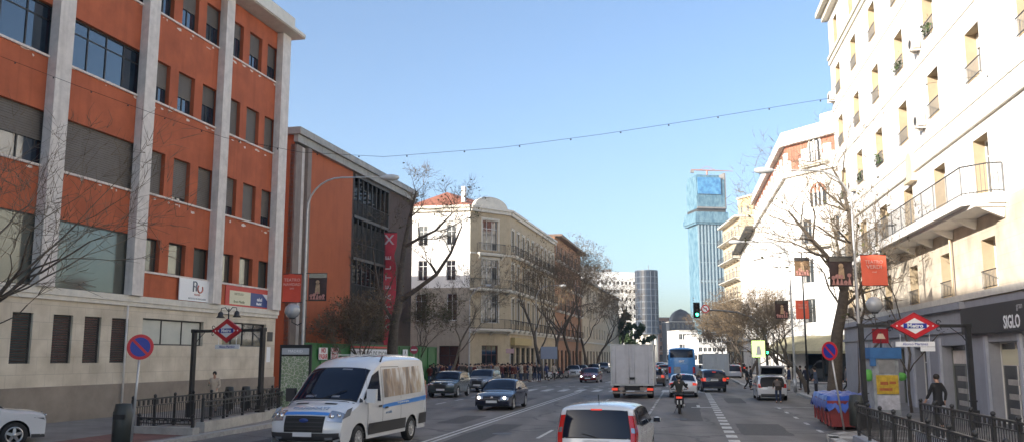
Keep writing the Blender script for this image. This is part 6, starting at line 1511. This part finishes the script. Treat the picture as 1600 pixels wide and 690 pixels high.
# left lamp
bL = lamp_set(469, 39, EX, 'grey arched street lamp with globe and two banners before orange wall, left pavement', '', gl=(4.35, -EX))
RL = [('TEATRO', .19, .28, M_pinkt), ('NAVIDAD', .17, .12, M_pinkt), ('2023', .1, -.02, M_pinkt)]
z0b = 5.35
banner('street_banner', 'red lettered banner on left arm of the left pavement lamp post', bL + Vector((-.55, 0, z0b)), -EX, .80, 1.25, M_banred, RL)
banner('street_banner', 'dark banner with pale printed figures on right arm of the left pavement lamp post', bL + Vector((.58, 0, z0b + .05)), EX, .80, 1.2, M_bandark, None, pic=3)
# right lamp, near
bR = lamp_set(1350, 37, -EX, 'tall grey arched street lamp with globe and two banners before the white building', '', h=10.2, gl=(4.5, EX * 1.4))
banner('street_banner', 'dark banner with figures on road side of the near right lamp post', bR + Vector((-.62, 0, 5.9)), -EX, .98, 1.25, M_bandark, None, pic=5)
banner('street_banner', 'large orange red lettered banner on shop side of the near right lamp post', bR + Vector((.78, 0, 5.95)), EX, 1.08, 1.3, mat('banner_orange_red', (.75, .13, .07), .7, var=.06, scale=2), [('TEATRO', .2, .26, M_pinkt), ('VERDI', .24, .1, M_pinkt), ('real', .12, -.06, M_pinkt)])
bR2 = lamp_set(1243, 60, -EX, 'second grey arched street lamp with a pair of banners, farther along right pavement', '', h=10.1)
banner('street_banner', 'small dark banner on road side of the second right lamp post', bR2 + Vector((-.66, 0, 5.5)), -EX, .9, 1.2, M_bandark, None, pic=8)
banner('street_banner', 'small red banner on pavement side of the second right lamp post', bR2 + Vector((.72, 0, 5.5)), EX, .88, 1.25, mat('banner_orange_red', (.75, .13, .07)), [('TEATRO', .17, .26, M_pinkt), ('VERDI', .2, .1, M_pinkt)])
b = XZ(1263, 57, .13); tp = thing('banner_pole', 'slim dark pole carrying one brown sunlit banner among tree branches', 'pole', b); q = MB(); q.tube([b, b + Z * 9], [.07, .045], 8); q.build('pole', M_iron, tp, True)
banner('street_banner', 'brown picture banner high on the slim pole behind bare tree', b + Vector((-.0, 0, 8.1)), EX, .98, 1.2, mat('banner_brown', (.17, .10, .05), .7, var=.3, scale=3), None, pic=11)
street_lamp(XZ(838, 99, .13), 10.2, EX, 2.6, 'grey street lamp with white lantern before beige corner building'); street_lamp(XZ(733, 84, .13), 9.0, EX, 1.6, 'thin grey lamp post at the corner pavement by the chamfered bay')
# round no-parking signs
def nopark(base, px_top, z, label, tilt=0.0, turn=0.0):
    t = thing('no_parking_sign', label, 'road sign', base); base = Vector(base); top = base + Z * (z + .2) + EX * tilt
    m = MB(); m.tube([base, top], .032, 8); m.build('pole', M_galv, t, True)
    n = Vector((-math.sin(turn) * -1, -math.cos(turn), 0)).normalized(); u = Vector((-n.y, n.x, 0)); c = base.lerp(top, z / (z + .2)) + n * .04
    m = MB(); m.prism(ring(u, Z, c, .31, 28), n, .012); d = m.build('red_disc', M_red, t, True)
    m = MB(); m.prism(ring(u, Z, c + n * .014, .235, 28), n, .004); m.build('blue_disc', M_blue, d, True)
    m = MB(); a = (u - Z).normalized(); b_ = (u + Z).normalized(); cc = c + n * .019; m.prism([cc + a * .235 + b_ * .03, cc - a * .235 + b_ * .03, cc - a * .235 - b_ * .03, cc + a * .235 - b_ * .03], n, .004); m.build('red_bar', M_red, d, True)
    return t
nopark(XZ(203, 22.0, .13), 211, 2.6, 'round blue and red no parking sign on a grey pole at lower left', tilt=.10, turn=.25)
nopark(XZ(1319, 29.5, .13), 1302, 2.55, 'round no parking sign on leaning grey pole behind the metro railing at right', tilt=-.33, turn=-1.0)
# overhead traffic signal
b = XZ(1201, 62, 0); tr = thing('traffic_signal_mast', 'grey curved mast holding a traffic light and red ringed disc over the street', 'traffic light', b)
m = MB(); zt_ = 5.75; arm = XZ(1088, 62, zt_)
m.tube([b, b + Z * 3.6, b + Z * 4.5 + EX * -.25, b + Z * 5.2 + EX * -1.0, b + Z * 5.55 + EX * -2.0, b + Z * 5.68 + EX * -3.2, Vector((arm.x, arm.y, 5.72))], [.1, .09, .085, .08, .07, .06, .045], 8); m.build('mast', mat('mast_grey', (.12, .12, .12), .5), tr, True)
def heads(c, name, parent, lit, on=(0.0, .75, .35), dirn=Vector((0, -1, 0)), s=1.0, n=3, back=True):
    u = Vector((-dirn.y, dirn.x, 0)); m = MB(); m.box(c, (.30 * s, .22 * s, .30 * n * s), (u, dirn, Z))
    if back: m.box(c + dirn * -.02, (.46 * s, .03, (.30 * n + .2) * s), (u, dirn, Z))
    for i in range(n): m.tube([c + Z * (.30 * s * ((n - 1) / 2 - i) + .02) + dirn * .11 * s, c + Z * (.30 * s * ((n - 1) / 2 - i) + .02) + dirn * .24 * s], .115 * s, 10, cap=False)
    h = m.build(name, M_black, parent, True)
    for i in range(n):
        q = MB(); q.prism(ring(u, Z, c + Z * (.30 * s * ((n - 1) / 2 - i)) + dirn * .115 * s, .10 * s, 16), dirn, .01)
        q.build('lens', mat('green_light', on, .3, emit=(.05, 1, .45), estr=6) if i == lit else mat('dark_lens', (.05, .02, .02), .3), h, True)
    return h
heads(Vector((arm.x, arm.y - .1, 5.68)), 'signal_head', tr, 2)
c = XZ(1102, 61.9, 5.78); m = MB(); m.prism(ring(EX, Z, c, .29, 24), Vector((0, -1, 0)), .012); d = m.build('round_sign', M_red, tr, True)
m = MB(); m.prism(ring(EX, Z, c + Vector((0, -.014, 0)), .215, 24), Vector((0, -1, 0)), .004); m.build('white_disc', M_signw, d, True)
m = MB(); y_ = Vector((0, -.02, 0)); m.tube([c + y_ + Vector((.07, 0, -.13)), c + y_ + Vector((.07, 0, .05)), c + y_ + Vector((-.1, 0, .06))], .022, 4); m.build('black_arrow', M_black, d, True)
m = MB(); m.tube([c + y_ * 1.3 + Vector((-.16, 0, .16)), c + y_ * 1.3 + Vector((.16, 0, -.16))], .024, 4); m.build('red_bar', M_red, d, True)
heads(b + Vector((-.05, -.2, 3.0)), 'low_signal_head', tr, 2, s=.8)
b = XZ(1188, 60, 0); t = thing('signal_cabinet', 'bright yellow green lit pedestrian panel on a post beside green light', 'sign', b)
m = MB(); m.tube([b, b + Z * 2.4], .05, 8); m.build('post', M_galv, t, True); m = MB(); m.box(b + Z * 3.0, (.85, .12, 1.1)); m.build('panel', mat('lit_lime_panel', (.5, .65, .2), .4, emit=(.62, .85, .25), estr=.9), t, True)
m = MB(); m.prism([b + Vector((-.2, -.065, 2.6)), b + Vector((.2, -.065, 2.6)), b + Vector((.1, -.065, 3.2)), b + Vector((-.1, -.065, 3.2))], Vector((0, -1, 0)), .006); m.build('pictogram', M_signw, t, True)
# street map totem by the left building
Yt = 37; c = XZ(459, Yt, .13); t = thing('map_totem', 'tall black framed street map panel beside the orange building corner', 'map panel', c)
m = MB(); m.box(c + Z * 1.42, (1.3, .16, .08 + 2.78)); m.build('frame', M_black, t, True)
m = MB(); m.box(c + Vector((0, -.085, 1.35)), (1.12, .02, 2.05)); 
mp = bpy.data.materials.new('city_map'); mp.use_nodes = True; nt = mp.node_tree; N = nt.nodes; L = nt.links; v = N.new('ShaderNodeTexVoronoi'); v.feature = 'DISTANCE_TO_EDGE'; v.inputs['Scale'].default_value = 7; tc = N.new('ShaderNodeTexCoord'); L.new(tc.outputs['Object'], v.inputs['Vector']); r = N.new('ShaderNodeValToRGB'); r.color_ramp.elements[0].position = .03; r.color_ramp.elements[0].color = (.5, .5, .42, 1); r.color_ramp.elements[1].position = .07; r.color_ramp.elements[1].color = (.20, .27, .16, 1); L.new(v.outputs['Distance'], r.inputs['Fac']); L.new(r.outputs['Color'], N['Principled BSDF'].inputs['Base Color']); N['Principled BSDF'].inputs['Roughness'].default_value = .2
m.build('map', mp, t, True); m = MB(); m.box(c + Vector((0, -.09, 2.58)), (1.12, .02, .26)); hb = m.build('header', mat('totem_header', (.40, .42, .44), .4), t, True); text('MADRID', .16, c + Vector((0, -.102, 2.58)), (EX, Z, Vector((0, -1, 0))), M_signw, parent=hb)
# litter bins
def litter(px, Y, lab, w=.42, h=1.05):
    c = XZ(px, Y, .13); t = thing('litter_bin', lab, 'litter bin', c); m = MB(); m.lathe([(.16, .08), (w / 2, .12), (w / 2, h * .82), (w / 2 - .02, h * .84), (w * .4, h), (.001, h + .02)], c, n=14); m.build('bin_body', mat('bin_green_black', (.03, .035, .032), .5), t, True)
    q = MB(); q.box(c + Vector((0, -w / 2 + .02, h * .72)), (w * .6, .06, .12)); q.build('mouth', M_black, t, True); q = MB(); q.tube([c, c + Z * .12], .07, 8); q.build('foot', M_iron, t, True)
litter(189, 23.5, 'dark litter bin at foot of the lower left no parking sign', .5, 1.15); litter(357, 39.5, 'left one of two dark litter bins behind the metro railing'); litter(383, 40, 'right one of two dark litter bins behind the metro railing')
litter(1340, 30, 'dark litter bin by the right no parking pole', .5, 1.1)
# rubbish containers with blue covers
M_cred = mat('container_red', (.24, .035, .035), .45, var=.25, scale=3, stain=.3); M_tarp = mat('blue_tarpaulin', (.02, .07, .33), .35, var=.25, scale=4, bump=.4, bscale=6)
def skip(s, o, label, L=2.0, Wd=1.35, seed=1):
    c = ST(s, o, 0); t = thing('waste_container', label, 'waste container', c, 0); rr = random.Random(seed); ax = (US, NS, Z)
    def q(a, b, z): return c + US * a + NS * b + Z * z
    m = MB(); lo, hi = .12, 1.0
    P = [q(-L / 2 + .1, -Wd / 2 + .14, lo), q(L / 2 - .1, -Wd / 2 + .14, lo), q(L / 2 - .1, Wd / 2 - .14, lo), q(-L / 2 + .1, Wd / 2 - .14, lo), q(-L / 2, -Wd / 2, hi), q(L / 2, -Wd / 2, hi), q(L / 2, Wd / 2, hi), q(-L / 2, Wd / 2, hi)]
    m.add(P, [(0, 1, 2, 3), (0, 1, 5, 4), (1, 2, 6, 5), (2, 3, 7, 6), (3, 0, 4, 7)])
    for a in (-.5, 0, .5): 
        for sg in (-1, 1): m.box(q(a * L * .8, sg * (Wd / 2 - .06), .56), (.07, .06, .8), ax)
    m.build('tub', M_cred, t, True)
    m = MB(); n = 14; vs = []
    for i in range(n + 1):
        for j in range(n + 1):
            a = (i / n - .5) * (L + .14); b_ = (j / n - .5) * (Wd + .14); e = max(abs(i / n - .5), abs(j / n - .5)) * 2
            z = 1.16 + .07 * math.sin(i * .9 + seed) * math.cos(j * .8) + rr.uniform(-.02, .02)
            if e > .99: z = .70 + rr.uniform(-.12, .14)
            elif e > .84: z -= .04
            vs.append(q(a, b_, z))
    m.add(vs, [(i * (n + 1) + j, (i + 1) * (n + 1) + j, (i + 1) * (n + 1) + j + 1, i * (n + 1) + j + 1) for i in range(n) for j in range(n)], 0, True); m.build('blue_cover', M_tarp, t, True)
    m = MB()
    for a in (-1, 1):
        for b_ in (-1, 1): m.lathe([(.07, -.03), (.09, 0), (.07, .03)], q(a * (L / 2 - .25), b_ * (Wd / 2 - .25), .09), NS, 10)
    m.build('castors', M_rubber, t, True)
skip(33.4, 5.35, 'nearer of two red waste containers under crumpled blue covers', seed=1); skip(35.9, 5.45, 'farther of two red waste containers under crumpled blue covers', seed=5)
# kiosk/advertising box
c = XZ(1381, 35, .13); t = thing('phone_kiosk', 'blue topped phone kiosk plastered with yellow and white posters', 'kiosk', c)
m = MB(); m.box(c + Z * 1.3, (1.0, .9, 2.6)); m.build('cabin', mat('kiosk_grey', (.33, .35, .36), .6, var=.3, scale=4, stain=.5), t, True)
m = MB(); m.box(c + Z * 2.5, (1.22, 1.1, .42)); m.box(c + Vector((-.5, -.5, 2.2)), (.2, .12, .4)); m.build('blue_hood', mat('kiosk_blue', (.05, .16, .36), .5, var=.15), t, True)
m = MB(); m.box(c + Vector((.05, -.46, 2.0)), (.62, .03, .5)); m.build('screen', M_galv, t, True)
m = MB(); m.box(c + Vector((.03, -.47, 1.3)), (.84, .03, .72)); ps = m.build('yellow_poster', mat('poster_yellow', (.55, .36, .04), .6, var=.4, scale=4), t, True); [MB().fbox(Fr(c, c + EX), x_, x_ + w_, .49, .495, z_, z_ + h_).build('printed_blob', mat('poster_orange', (.45, .13, .04), .6, var=.4, scale=9), ps, True) for x_, w_, z_, h_ in ((-.25, .3, 1.42, .12), (.1, .25, 1.45, .1), (-.3, .5, 1.2, .1))]
m = MB(); m.box(c + Vector((.03, -.47, .62)), (.84, .03, .55)); m.build('white_poster', mat('poster_white', (.5, .49, .52), .6, var=.3, scale=5), t, True)
for sx_, zz_ in ((-.62, 1.65), (.66, 1.6)): m = MB(); m.sphere(c + Vector((sx_, -.3, zz_)), .24, 10, sx=.9, sy=.4, sz=1.0 if sx_ < 0 else .7); m.build('green_sticker', mat('bright_green', (.12, .42, .08), .5, var=.2), t, True)
c = XZ(1383, 37.5, .13); t = thing('underground_sign', 'small dark red square sign with pale emblem on a post above the kiosk', 'sign', c); m = MB(); m.tube([c, c + Z * 3.4], .04, 6); m.build('post', M_iron, t, True); m = MB(); m.box(c + Z * 3.22, (.66, .06, .6)); rs = m.build('panel', mat('maroon_sign', (.28, .01, .02), .4), t, True)
m = MB(); m.prism([c + Vector((-.2, -.035, 3.1)), c + Vector((.2, -.035, 3.1)), c + Vector((.1, -.035, 3.32)), c + Vector((-.1, -.035, 3.32))], Vector((0, -1, 0)), .006); m.build('emblem', mat('emblem_cream', (.7, .55, .4), .5), rs, True)
# other signs on the left
c = XZ(858, 95, .13); t = thing('direction_sign', 'grey blue rectangular road sign on two posts before the scooters', 'road sign', c); m = MB(); m.tube([c + EX * -.6, c + EX * -.6 + Z * 3.4], .05, 6); m.tube([c + EX * .6, c + EX * .6 + Z * 3.4], .05, 6); m.build('posts', M_galv, t, True); m = MB(); m.box(c + Vector((0, -.05, 2.75)), (1.75, .05, 1.3)); m.build('panel', mat('sign_grey_blue', (.20, .23, .30), .4), t, True)
c = XZ(646, 66, .13); t = thing('no_entry_sign', 'small round red road sign on a pole at the end of the green hoarding', 'road sign', c); m = MB(); m.tube([c, c + Z * 3.2], .035, 6); m.build('pole', M_galv, t, True); m = MB(); m.prism(ring(EX, Z, c + Vector((0, -.04, 2.85)), .3, 20), Vector((0, -1, 0)), .015); dd = m.build('disc', mat('faded_red', (.35, .05, .08), .5), t, True)
m = MB(); m.box(c + Vector((0, -.06, 2.85)), (.4, .01, .1)); m.build('white_bar', M_signw, dd, True)
c = XZ(797, 88, .13); t = thing('round_sign', 'white and red sign on a post by the corner crowd', 'road sign', c); m = MB(); m.tube([c, c + Z * 3], .035, 6); m.build('pole', M_galv, t, True); m = MB(); m.box(c + Vector((0, -.05, 2.9)), (.8, .03, .45)); m.build('panel', mat('faded_white_red', (.55, .35, .34), .5), t, True)
# bicycles by the left metro entrance
def bicycle(loc, rz, label, m_):
    t = thing('bicycle', label, 'bicycle', loc, rz, 'bicycles parked behind the left metro railing')
    for x in (-.52, .52):
        w = MB(); w.tube([Vector((x + .33 * math.cos(a), 0, .34 + .33 * math.sin(a))) for a in [2 * math.pi * i / 20 for i in range(21)]], .018, 5, cap=False)
        for i in range(8): a = math.pi * i / 8; w.tube([(x + .32 * math.cos(a), 0, .34 + .32 * math.sin(a)), (x - .32 * math.cos(a), 0, .34 - .32 * math.sin(a))], .003, 3)
        w.build('wheel', M_rubber, t)
    f = MB(); S, Hd, Bb, Rr, Fr_ = Vector((-.18, 0, .82)), Vector((.38, 0, .86)), Vector((-.05, 0, .32)), Vector((-.52, 0, .34)), Vector((.52, 0, .34))
    for a, b_ in ((S, Hd), (S, Bb), (Hd, Bb), (S, Rr), (Rr, Bb), (Hd, Fr_)): f.tube([a, b_], .018, 6)
    f.build('frame', m_, t)
    f = MB(); f.sphere(S + Z * .08, .11, 8, sx=1.2, sy=.7, sz=.35); f.build('saddle', M_black, t); f = MB(); f.tube([Hd, Hd + Z * .14], .015, 5); f.tube([Hd + Vector((.05, -.27, .16)), Hd + Z * .14, Hd + Vector((.05, .27, .16))], .015, 5); f.build('handlebar', M_black, t)
for i, (px, Y, rz) in enumerate([(417, 41, .3), (432, 40.3, .5), (446, 41.5, .2), (1345, 33, 1.0)]): bicycle(XZ(px, Y, .13), rz, ['leftmost bicycle behind the left metro railing, dark framed', 'middle bicycle behind the metro railing, green framed', 'bicycle nearest the map panel, dark grey framed', 'single dark bicycle by the right metro railing and tree'][i], [M_blk, M_green, M_grey, M_blk][i])
# string-light cable across the street
pc = [(-60, 62), (0, 88), (120, 134), (235, 176), (350, 215), (470, 238), (600, 245), (780, 231), (940, 210), (1090, 187), (1250, 161), (1410, 136), (1600, 110), (1680, 98)]
Acb, Bcb = Vector((XZ(-60, 29).x, 29, 0)), Vector((XZ(1680, 27).x, 27, 0)); FC = Fr(Acb, Bcb)
cb = []
for px, py in pc: s, z = FC.px(px, py); cb.append(FC.pt(s, 0, z))
m = MB(); m.tube(cb, .006, 4); co = thing('light_cable', 'thin festoon light cable sagging right across the street', 'cable', cb[6]); m.build('wire', M_black, co, True)
for i in range(len(cb) - 1):
    for k in range(2): m = MB(); p = cb[i].lerp(cb[i + 1], k / 2 + .2); m.sphere(p - Z * .04, .03, 6); m.build('bulb', M_plast, co, True)

# ================================================================== TREES
def tree(base, h, label, seed, lean=(0, 0), r0=.17, spread=1.0, leaf=0, leafm=None, bark=None, first=.3, depth=5, kind='bare_tree', group=None, twigs=1.0, lsz=.09, tw=1.0, limbs=None):
    rr = random.Random(seed); base = Vector(base); t = thing(kind, label, 'tree', base, 0, group)
    tr = MB(); cr = MB(); tips = []
    def grow(p, d, L, r, dep):
        n = 4 if dep < 3 else 3; pts = [p]; rs = [r]; q = p.copy(); dd = d.copy()
        for i in range(n):
            dd = (dd + Vector((rr.gauss(0, .16), rr.gauss(0, .16), rr.gauss(0, .10) + (.06 if dep else 0)))).normalized(); q = q + dd * (L / n); pts.append(q.copy()); rs.append(r * (1 - .38 * (i + 1) / n))
        (tr if dep <= 2 else cr).tube(pts, rs, 8 if dep == 0 else (6 if dep <= 2 else 3), cap=False)
        if dep >= depth: tips.append((pts[-1], dd)); return
        if dep >= 3: tips.append((pts[-1], dd)); tips.append((pts[1], dd))
        k = (3 if dep < 2 else (3 if rr.random() < .5 * twigs else 2)) if dep else 4
        for i in range(k):
            ang = rr.uniform(.35, .85) * spread * (1 if i else .4); az = rr.uniform(0, 6.28) if dep else (i * 6.28 / k + rr.uniform(-.5, .5))
            o = dd.orthogonal().normalized(); o = Matrix.Rotation(az, 3, dd) @ o; nd = (dd * math.cos(ang) + o * math.sin(ang)).normalized(); nd.z = max(nd.z, -.05)
            st = pts[-1] if i < 2 else pts[rr.choice([-1, -2, 2])]
            grow(st, nd.normalized(), L * rr.uniform(.62, .82), rs[-1] * rr.uniform(.6, .8), dep + 1)
    d0 = Vector((lean[0], lean[1], 1)).normalized()
    if limbs:
        for (pts, rs, dep) in limbs:
            tr.tube(pts, rs, 8, cap=False); d = (Vector(pts[-1]) - Vector(pts[-2])).normalized()
            for k in range(1, len(pts)):
                if rs[k] < .16:
                    for z_ in range(2):
                        o = Matrix.Rotation(rr.uniform(0, 6.28), 3, d) @ d.orthogonal().normalized(); grow(Vector(pts[k]), (d * .6 + o * .8).normalized(), h * .14 * rr.uniform(.7, 1.2), rs[k] * .55, dep)
    else: grow(base, d0, h * first, r0, 0)
    tr.build('trunk', bark or M_bark, t, True)
    # fine twigs
    for (p, d) in list(tips):
        for k in range(int(2 * twigs) + 1):
            nd = (d + Vector((rr.gauss(0, .6), rr.gauss(0, .6), rr.gauss(0, .4)))).normalized(); L = rr.uniform(.25, .7); q = p + nd * L
            cr.tube([p, p + nd * L * .5 + Vector((rr.gauss(0, .04), rr.gauss(0, .04), 0)), q], [.012 * tw, .009 * tw, .005 * tw], 3, cap=False); tips.append((q, nd)) if leaf else None
    cr.build('branches', M_twig if bark is None else bark, t, True)
    if leaf:
        lf = MB(); nt_ = len(tips)
        for i in range(leaf):
            p, d = tips[rr.randrange(nt_)]; p = p + Vector((rr.gauss(0, .16), rr.gauss(0, .16), rr.gauss(0, .14))); s = lsz * rr.uniform(.6, 1.3)
            a = Vector((rr.gauss(0, 1), rr.gauss(0, 1), rr.gauss(0, 1))).normalized(); b_ = a.orthogonal().normalized(); b_ = Matrix.Rotation(rr.uniform(0, 6.28), 3, a) @ b_
            lf.quad(p - a * s, p - b_ * s * .6, p + a * s, p + b_ * s * .6)
        lf.build('crown', leafm or M_leafb, t, True)
    return t
# left row
LT_ = [
 (577, 60, 6.2, .12, (0, 0), 1300, 'olive leaved tree in front of the dark steel stair', M_leafo),
 (560, 58, 7, .12, (0, 0), 1100, 'small thin leaved tree behind the green hoarding by the blank wall', M_leafb),
 (652, 76, 8, .14, (0, 0), 1600, 'small olive leaved tree at the gap before beige corner building', M_leafo),
 (700, 82, 12, .14, (.04, 0), 120, 'thin pale bare tree in front of the white sunlit side wall', M_leafb),
 (849, 97, 16, .24, (-.03, 0), 2600, 'first big bare street tree right of beige corner building bay', M_leafb),
 (868, 104, 17, .24, (.04, 0), 3600, 'second street tree along the beige building, leaning right', M_leafb),
 (888, 116, 17, .24, (0, 0), 5000, 'third street tree before the reddish brick building', M_leafb),
 (904, 128, 17.5, .24, (0, 0), 5000, 'fourth street tree before the brick building corner', M_leafb),
 (918, 142, 17, .24, (0, 0), 5000, 'fifth street tree of the left row, brown leaved', M_leafb),
 (932, 158, 16, .24, (0, 0), 4500, 'sixth street tree of the left row', M_leafb),
 (945, 176, 15, .24, (0, 0), 3000, 'seventh, nearly leafless street tree before the white office slab', M_leafb),
]
for i, (px, Y, h, r, ln, lf, lab, lm) in enumerate(LT_):
    tree(XZ(px, Y, .1), h, lab, 40 + i, lean=ln, r0=r, leaf=lf, leafm=lm, group='street trees on the left side' if i > 3 else None, depth=5, first=.32, lsz=.075, twigs=1.5, bark=M_barkl if i in (3,) else None)
Yt2 = 63; q2 = lambda px, py, dy=0: AY(px, py, Yt2 + dy)
bt2 = XZ(617, Yt2, .1)
tree(bt2, 8.5, 'large dark leaning bare tree just beyond the tall red banner', 95, limbs=[([bt2, q2(613, 545), q2(616, 505), q2(624, 470)], [.46, .38, .33, .30], 2),
 ([q2(624, 470), q2(626, 430, .5), q2(632, 385, 1), q2(640, 340, 1), q2(650, 300, 1)], [.28, .24, .19, .12, .06], 2),
 ([q2(624, 470), q2(650, 452, -.5), q2(682, 428, -1), q2(704, 395, -1.2), q2(722, 352, -1.4)], [.2, .17, .14, .10, .05], 2),
 ([q2(632, 385, 1), q2(655, 372, 0), q2(680, 360, 0), q2(705, 335, 0)], [.13, .11, .09, .05], 2),
 ([q2(616, 505), q2(596, 470, .5), q2(588, 430, 1), q2(582, 385, 1)], [.14, .1, .08, .04], 2)], leaf=250, leafm=M_leafo, depth=5, twigs=1.0, tw=.8)
tree(XZ(968, 200, .1), 13, 'dense green evergreen tree at end of the left tree row', 77, r0=.3, leaf=7000, leafm=M_leafg, kind='evergreen_tree', lsz=.34, depth=4)
tree(XZ(978, 225, .1), 9, 'smaller green tree beside the evergreen, just above box truck', 78, r0=.25, leaf=3500, leafm=M_leafg, kind='evergreen_tree', lsz=.32, depth=4)
# right side: big sunlit bare tree with its crooked limbs
Yb = 44; pt = lambda px, py, dy=0: AY(px, py, Yb + dy)
base = XZ(1303, Yb, .1)
limbs = [([base, pt(1306, 560), pt(1308, 520), pt(1316, 480), pt(1319, 455)], [.40, .33, .29, .27, .25], 2),
         ([pt(1319, 455), pt(1326, 420, .5), pt(1330, 380, 1), pt(1326, 330, 1.2), pt(1316, 290, 1.5), pt(1300, 262, 1.6)], [.20, .14, .12, .10, .075, .045], 2),
         ([pt(1319, 455), pt(1308, 430, -.5), pt(1292, 400, -.8), pt(1270, 375, -1), pt(1250, 352, -1.2), pt(1232, 330, -1.4)], [.19, .14, .12, .10, .07, .04], 2),
         ([pt(1326, 330, 1.2), pt(1312, 318, 1), pt(1290, 300, .8), pt(1276, 282, .8)], [.075, .06, .05, .03], 3),
         ([pt(1316, 480), pt(1340, 460, .8), pt(1352, 430, 1.2), pt(1370, 400, 1.6)], [.1, .08, .065, .04], 3)]
tree(base, 12, 'big crooked bare tree standing behind the waste containers', 91, limbs=limbs, leaf=0, depth=5, twigs=.6, tw=.7)
tree(XZ(1262, 60, .1), 11, 'forked bare tree between the second lamp post and the big crooked tree', 92, r0=.2, first=.22, leaf=60, spread=.8)
tree(XZ(1344, 47, .1), 10.5, 'slim dark tree just left of the near right lamp post', 93, r0=.17, first=.4, leaf=0, twigs=.6, lean=(-.05, .1))
tree(XZ(1425, 38.5, .1), 7.5, 'twiggy small tree in front of the first floor windows beside kiosk', 94, r0=.07, first=.45, leaf=180, leafm=M_leafo, twigs=1.2)
for i, (px, Y, h, lf, lab) in enumerate([(1186, 82, 11, 700, 'thin sunlit bare tree left of the awning'), (1172, 92, 12, 2850, 'nearest brown leaved tree of the right row'), (1160, 104, 12.5, 3420, 'second brown leaved tree of the right row'), (1149, 118, 13, 3420, 'third brown leaved tree of the right row'), (1139, 134, 13, 3420, 'fourth brown leaved tree of the right row'), (1131, 152, 12, 3040, 'fifth brown leaved tree of the right row'), (1124, 172, 11, 2660, 'farthest brown leaved tree of the right row'), (1215, 70, 9.5, 200, 'small bare tree near the pedestrian signal')]):
    tree(XZ(px, Y, .1), h, lab, 120 + i, r0=.17, leaf=lf, leafm=M_leafb, group='brown leaved street trees on the right side' if 0 < i < 7 else None, lsz=.075, first=.26, twigs=1.6)
# near tree whose twigs reach in from the left edge
tree(XZ(-150, 22, .1), 10.5, 'bare tree at the left edge whose twigs cross the orange facade', 150, r0=.16, first=.3, spread=1.15, twigs=.7, depth=5, tw=.5)
tree(XZ(-60, 19, .1), 7.5, 'second bare tree at the left edge, lower branches', 151, r0=.10, first=.3, spread=1.2, twigs=.6, depth=5, tw=.5)
# buildings closing the side streets and the near left (real blocks, seen only from the side)
F11 = Fr((-26, 82), (-16, 82)); 
# ================================================================== LIGHT, SKY, CAMERA
w = bpy.data.worlds.new('World'); sc.world = w; w.use_nodes = True; N = w.node_tree.nodes; L = w.node_tree.links
sky = N.new('ShaderNodeTexSky'); sky.sky_type = 'NISHITA'; sky.sun_disc = False
SUN_EL = rad(18); sd = Vector((-.80, -.60, 0)).normalized()     # horizontal direction toward the sun
sky.sun_elevation = SUN_EL; sky.sun_rotation = math.atan2(sd.x, sd.y)
sky.altitude = 600; sky.air_density = 1.0; sky.dust_density = 3.8; sky.ozone_density = 2.6
bg = N['Background']; bg.inputs['Strength'].default_value = SKY_STR; L.new(sky.outputs['Color'], bg.inputs['Color'])
ld = bpy.data.lights.new('sun', 'SUN'); ld.energy = SUN_STR; ld.angle = rad(.53); ld.color = (1, .945, .86)
lo = bpy.data.objects.new('sun', ld); COL.objects.link(lo)
dv = Vector((sd.x * math.cos(SUN_EL), sd.y * math.cos(SUN_EL), math.sin(SUN_EL))); lo.rotation_euler = dv.to_track_quat('Z', 'Y').to_euler()
cd = bpy.data.cameras.new('camera'); cam = bpy.data.objects.new('camera', cd); COL.objects.link(cam); sc.camera = cam
cd.sensor_width = 36; cd.sensor_fit = 'HORIZONTAL'; cd.lens = F / 1600 * 36; cd.clip_start = .1; cd.clip_end = 6000
cam.location = (0, 0, H); cam.rotation_euler = (math.pi / 2 + P, 0, 0)
sc.view_settings.view_transform = 'Standard'; sc.view_settings.look = 'None'; sc.view_settings.exposure = EXPO; sc.view_settings.gamma = 1
sc.render.engine = 'CYCLES'
sc.cycles.max_bounces = 6; sc.cycles.diffuse_bounces = 4; sc.cycles.glossy_bounces = 3; sc.cycles.transmission_bounces = 2; sc.cycles.transparent_max_bounces = 4
sc.cycles.use_adaptive_sampling = True; sc.cycles.adaptive_threshold = .02
sc.cycles.use_denoising = True
try: sc.cycles.denoiser = 'OPENIMAGEDENOISE'
except Exception: pass
sc.cycles.sample_clamp_indirect = 6

if HAZE > 0:
    hb_ = MB(); hb_.box((0, 290, 57), (760, 640, 120)); hz = bpy.data.materials.new('haze_air'); hz.use_nodes = True; nt = hz.node_tree; nt.nodes.remove(nt.nodes['Principled BSDF'])
    vol = nt.nodes.new('ShaderNodeVolumePrincipled'); vol.inputs['Color'].default_value = (.86, .88, .90, 1); vol.inputs['Density'].default_value = HAZE; vol.inputs['Anisotropy'].default_value = .3
    nt.links.new(vol.outputs[0], nt.nodes['Material Output'].inputs['Volume']); ho = hb_.build('haze', hz); ho['kind'] = 'stuff'
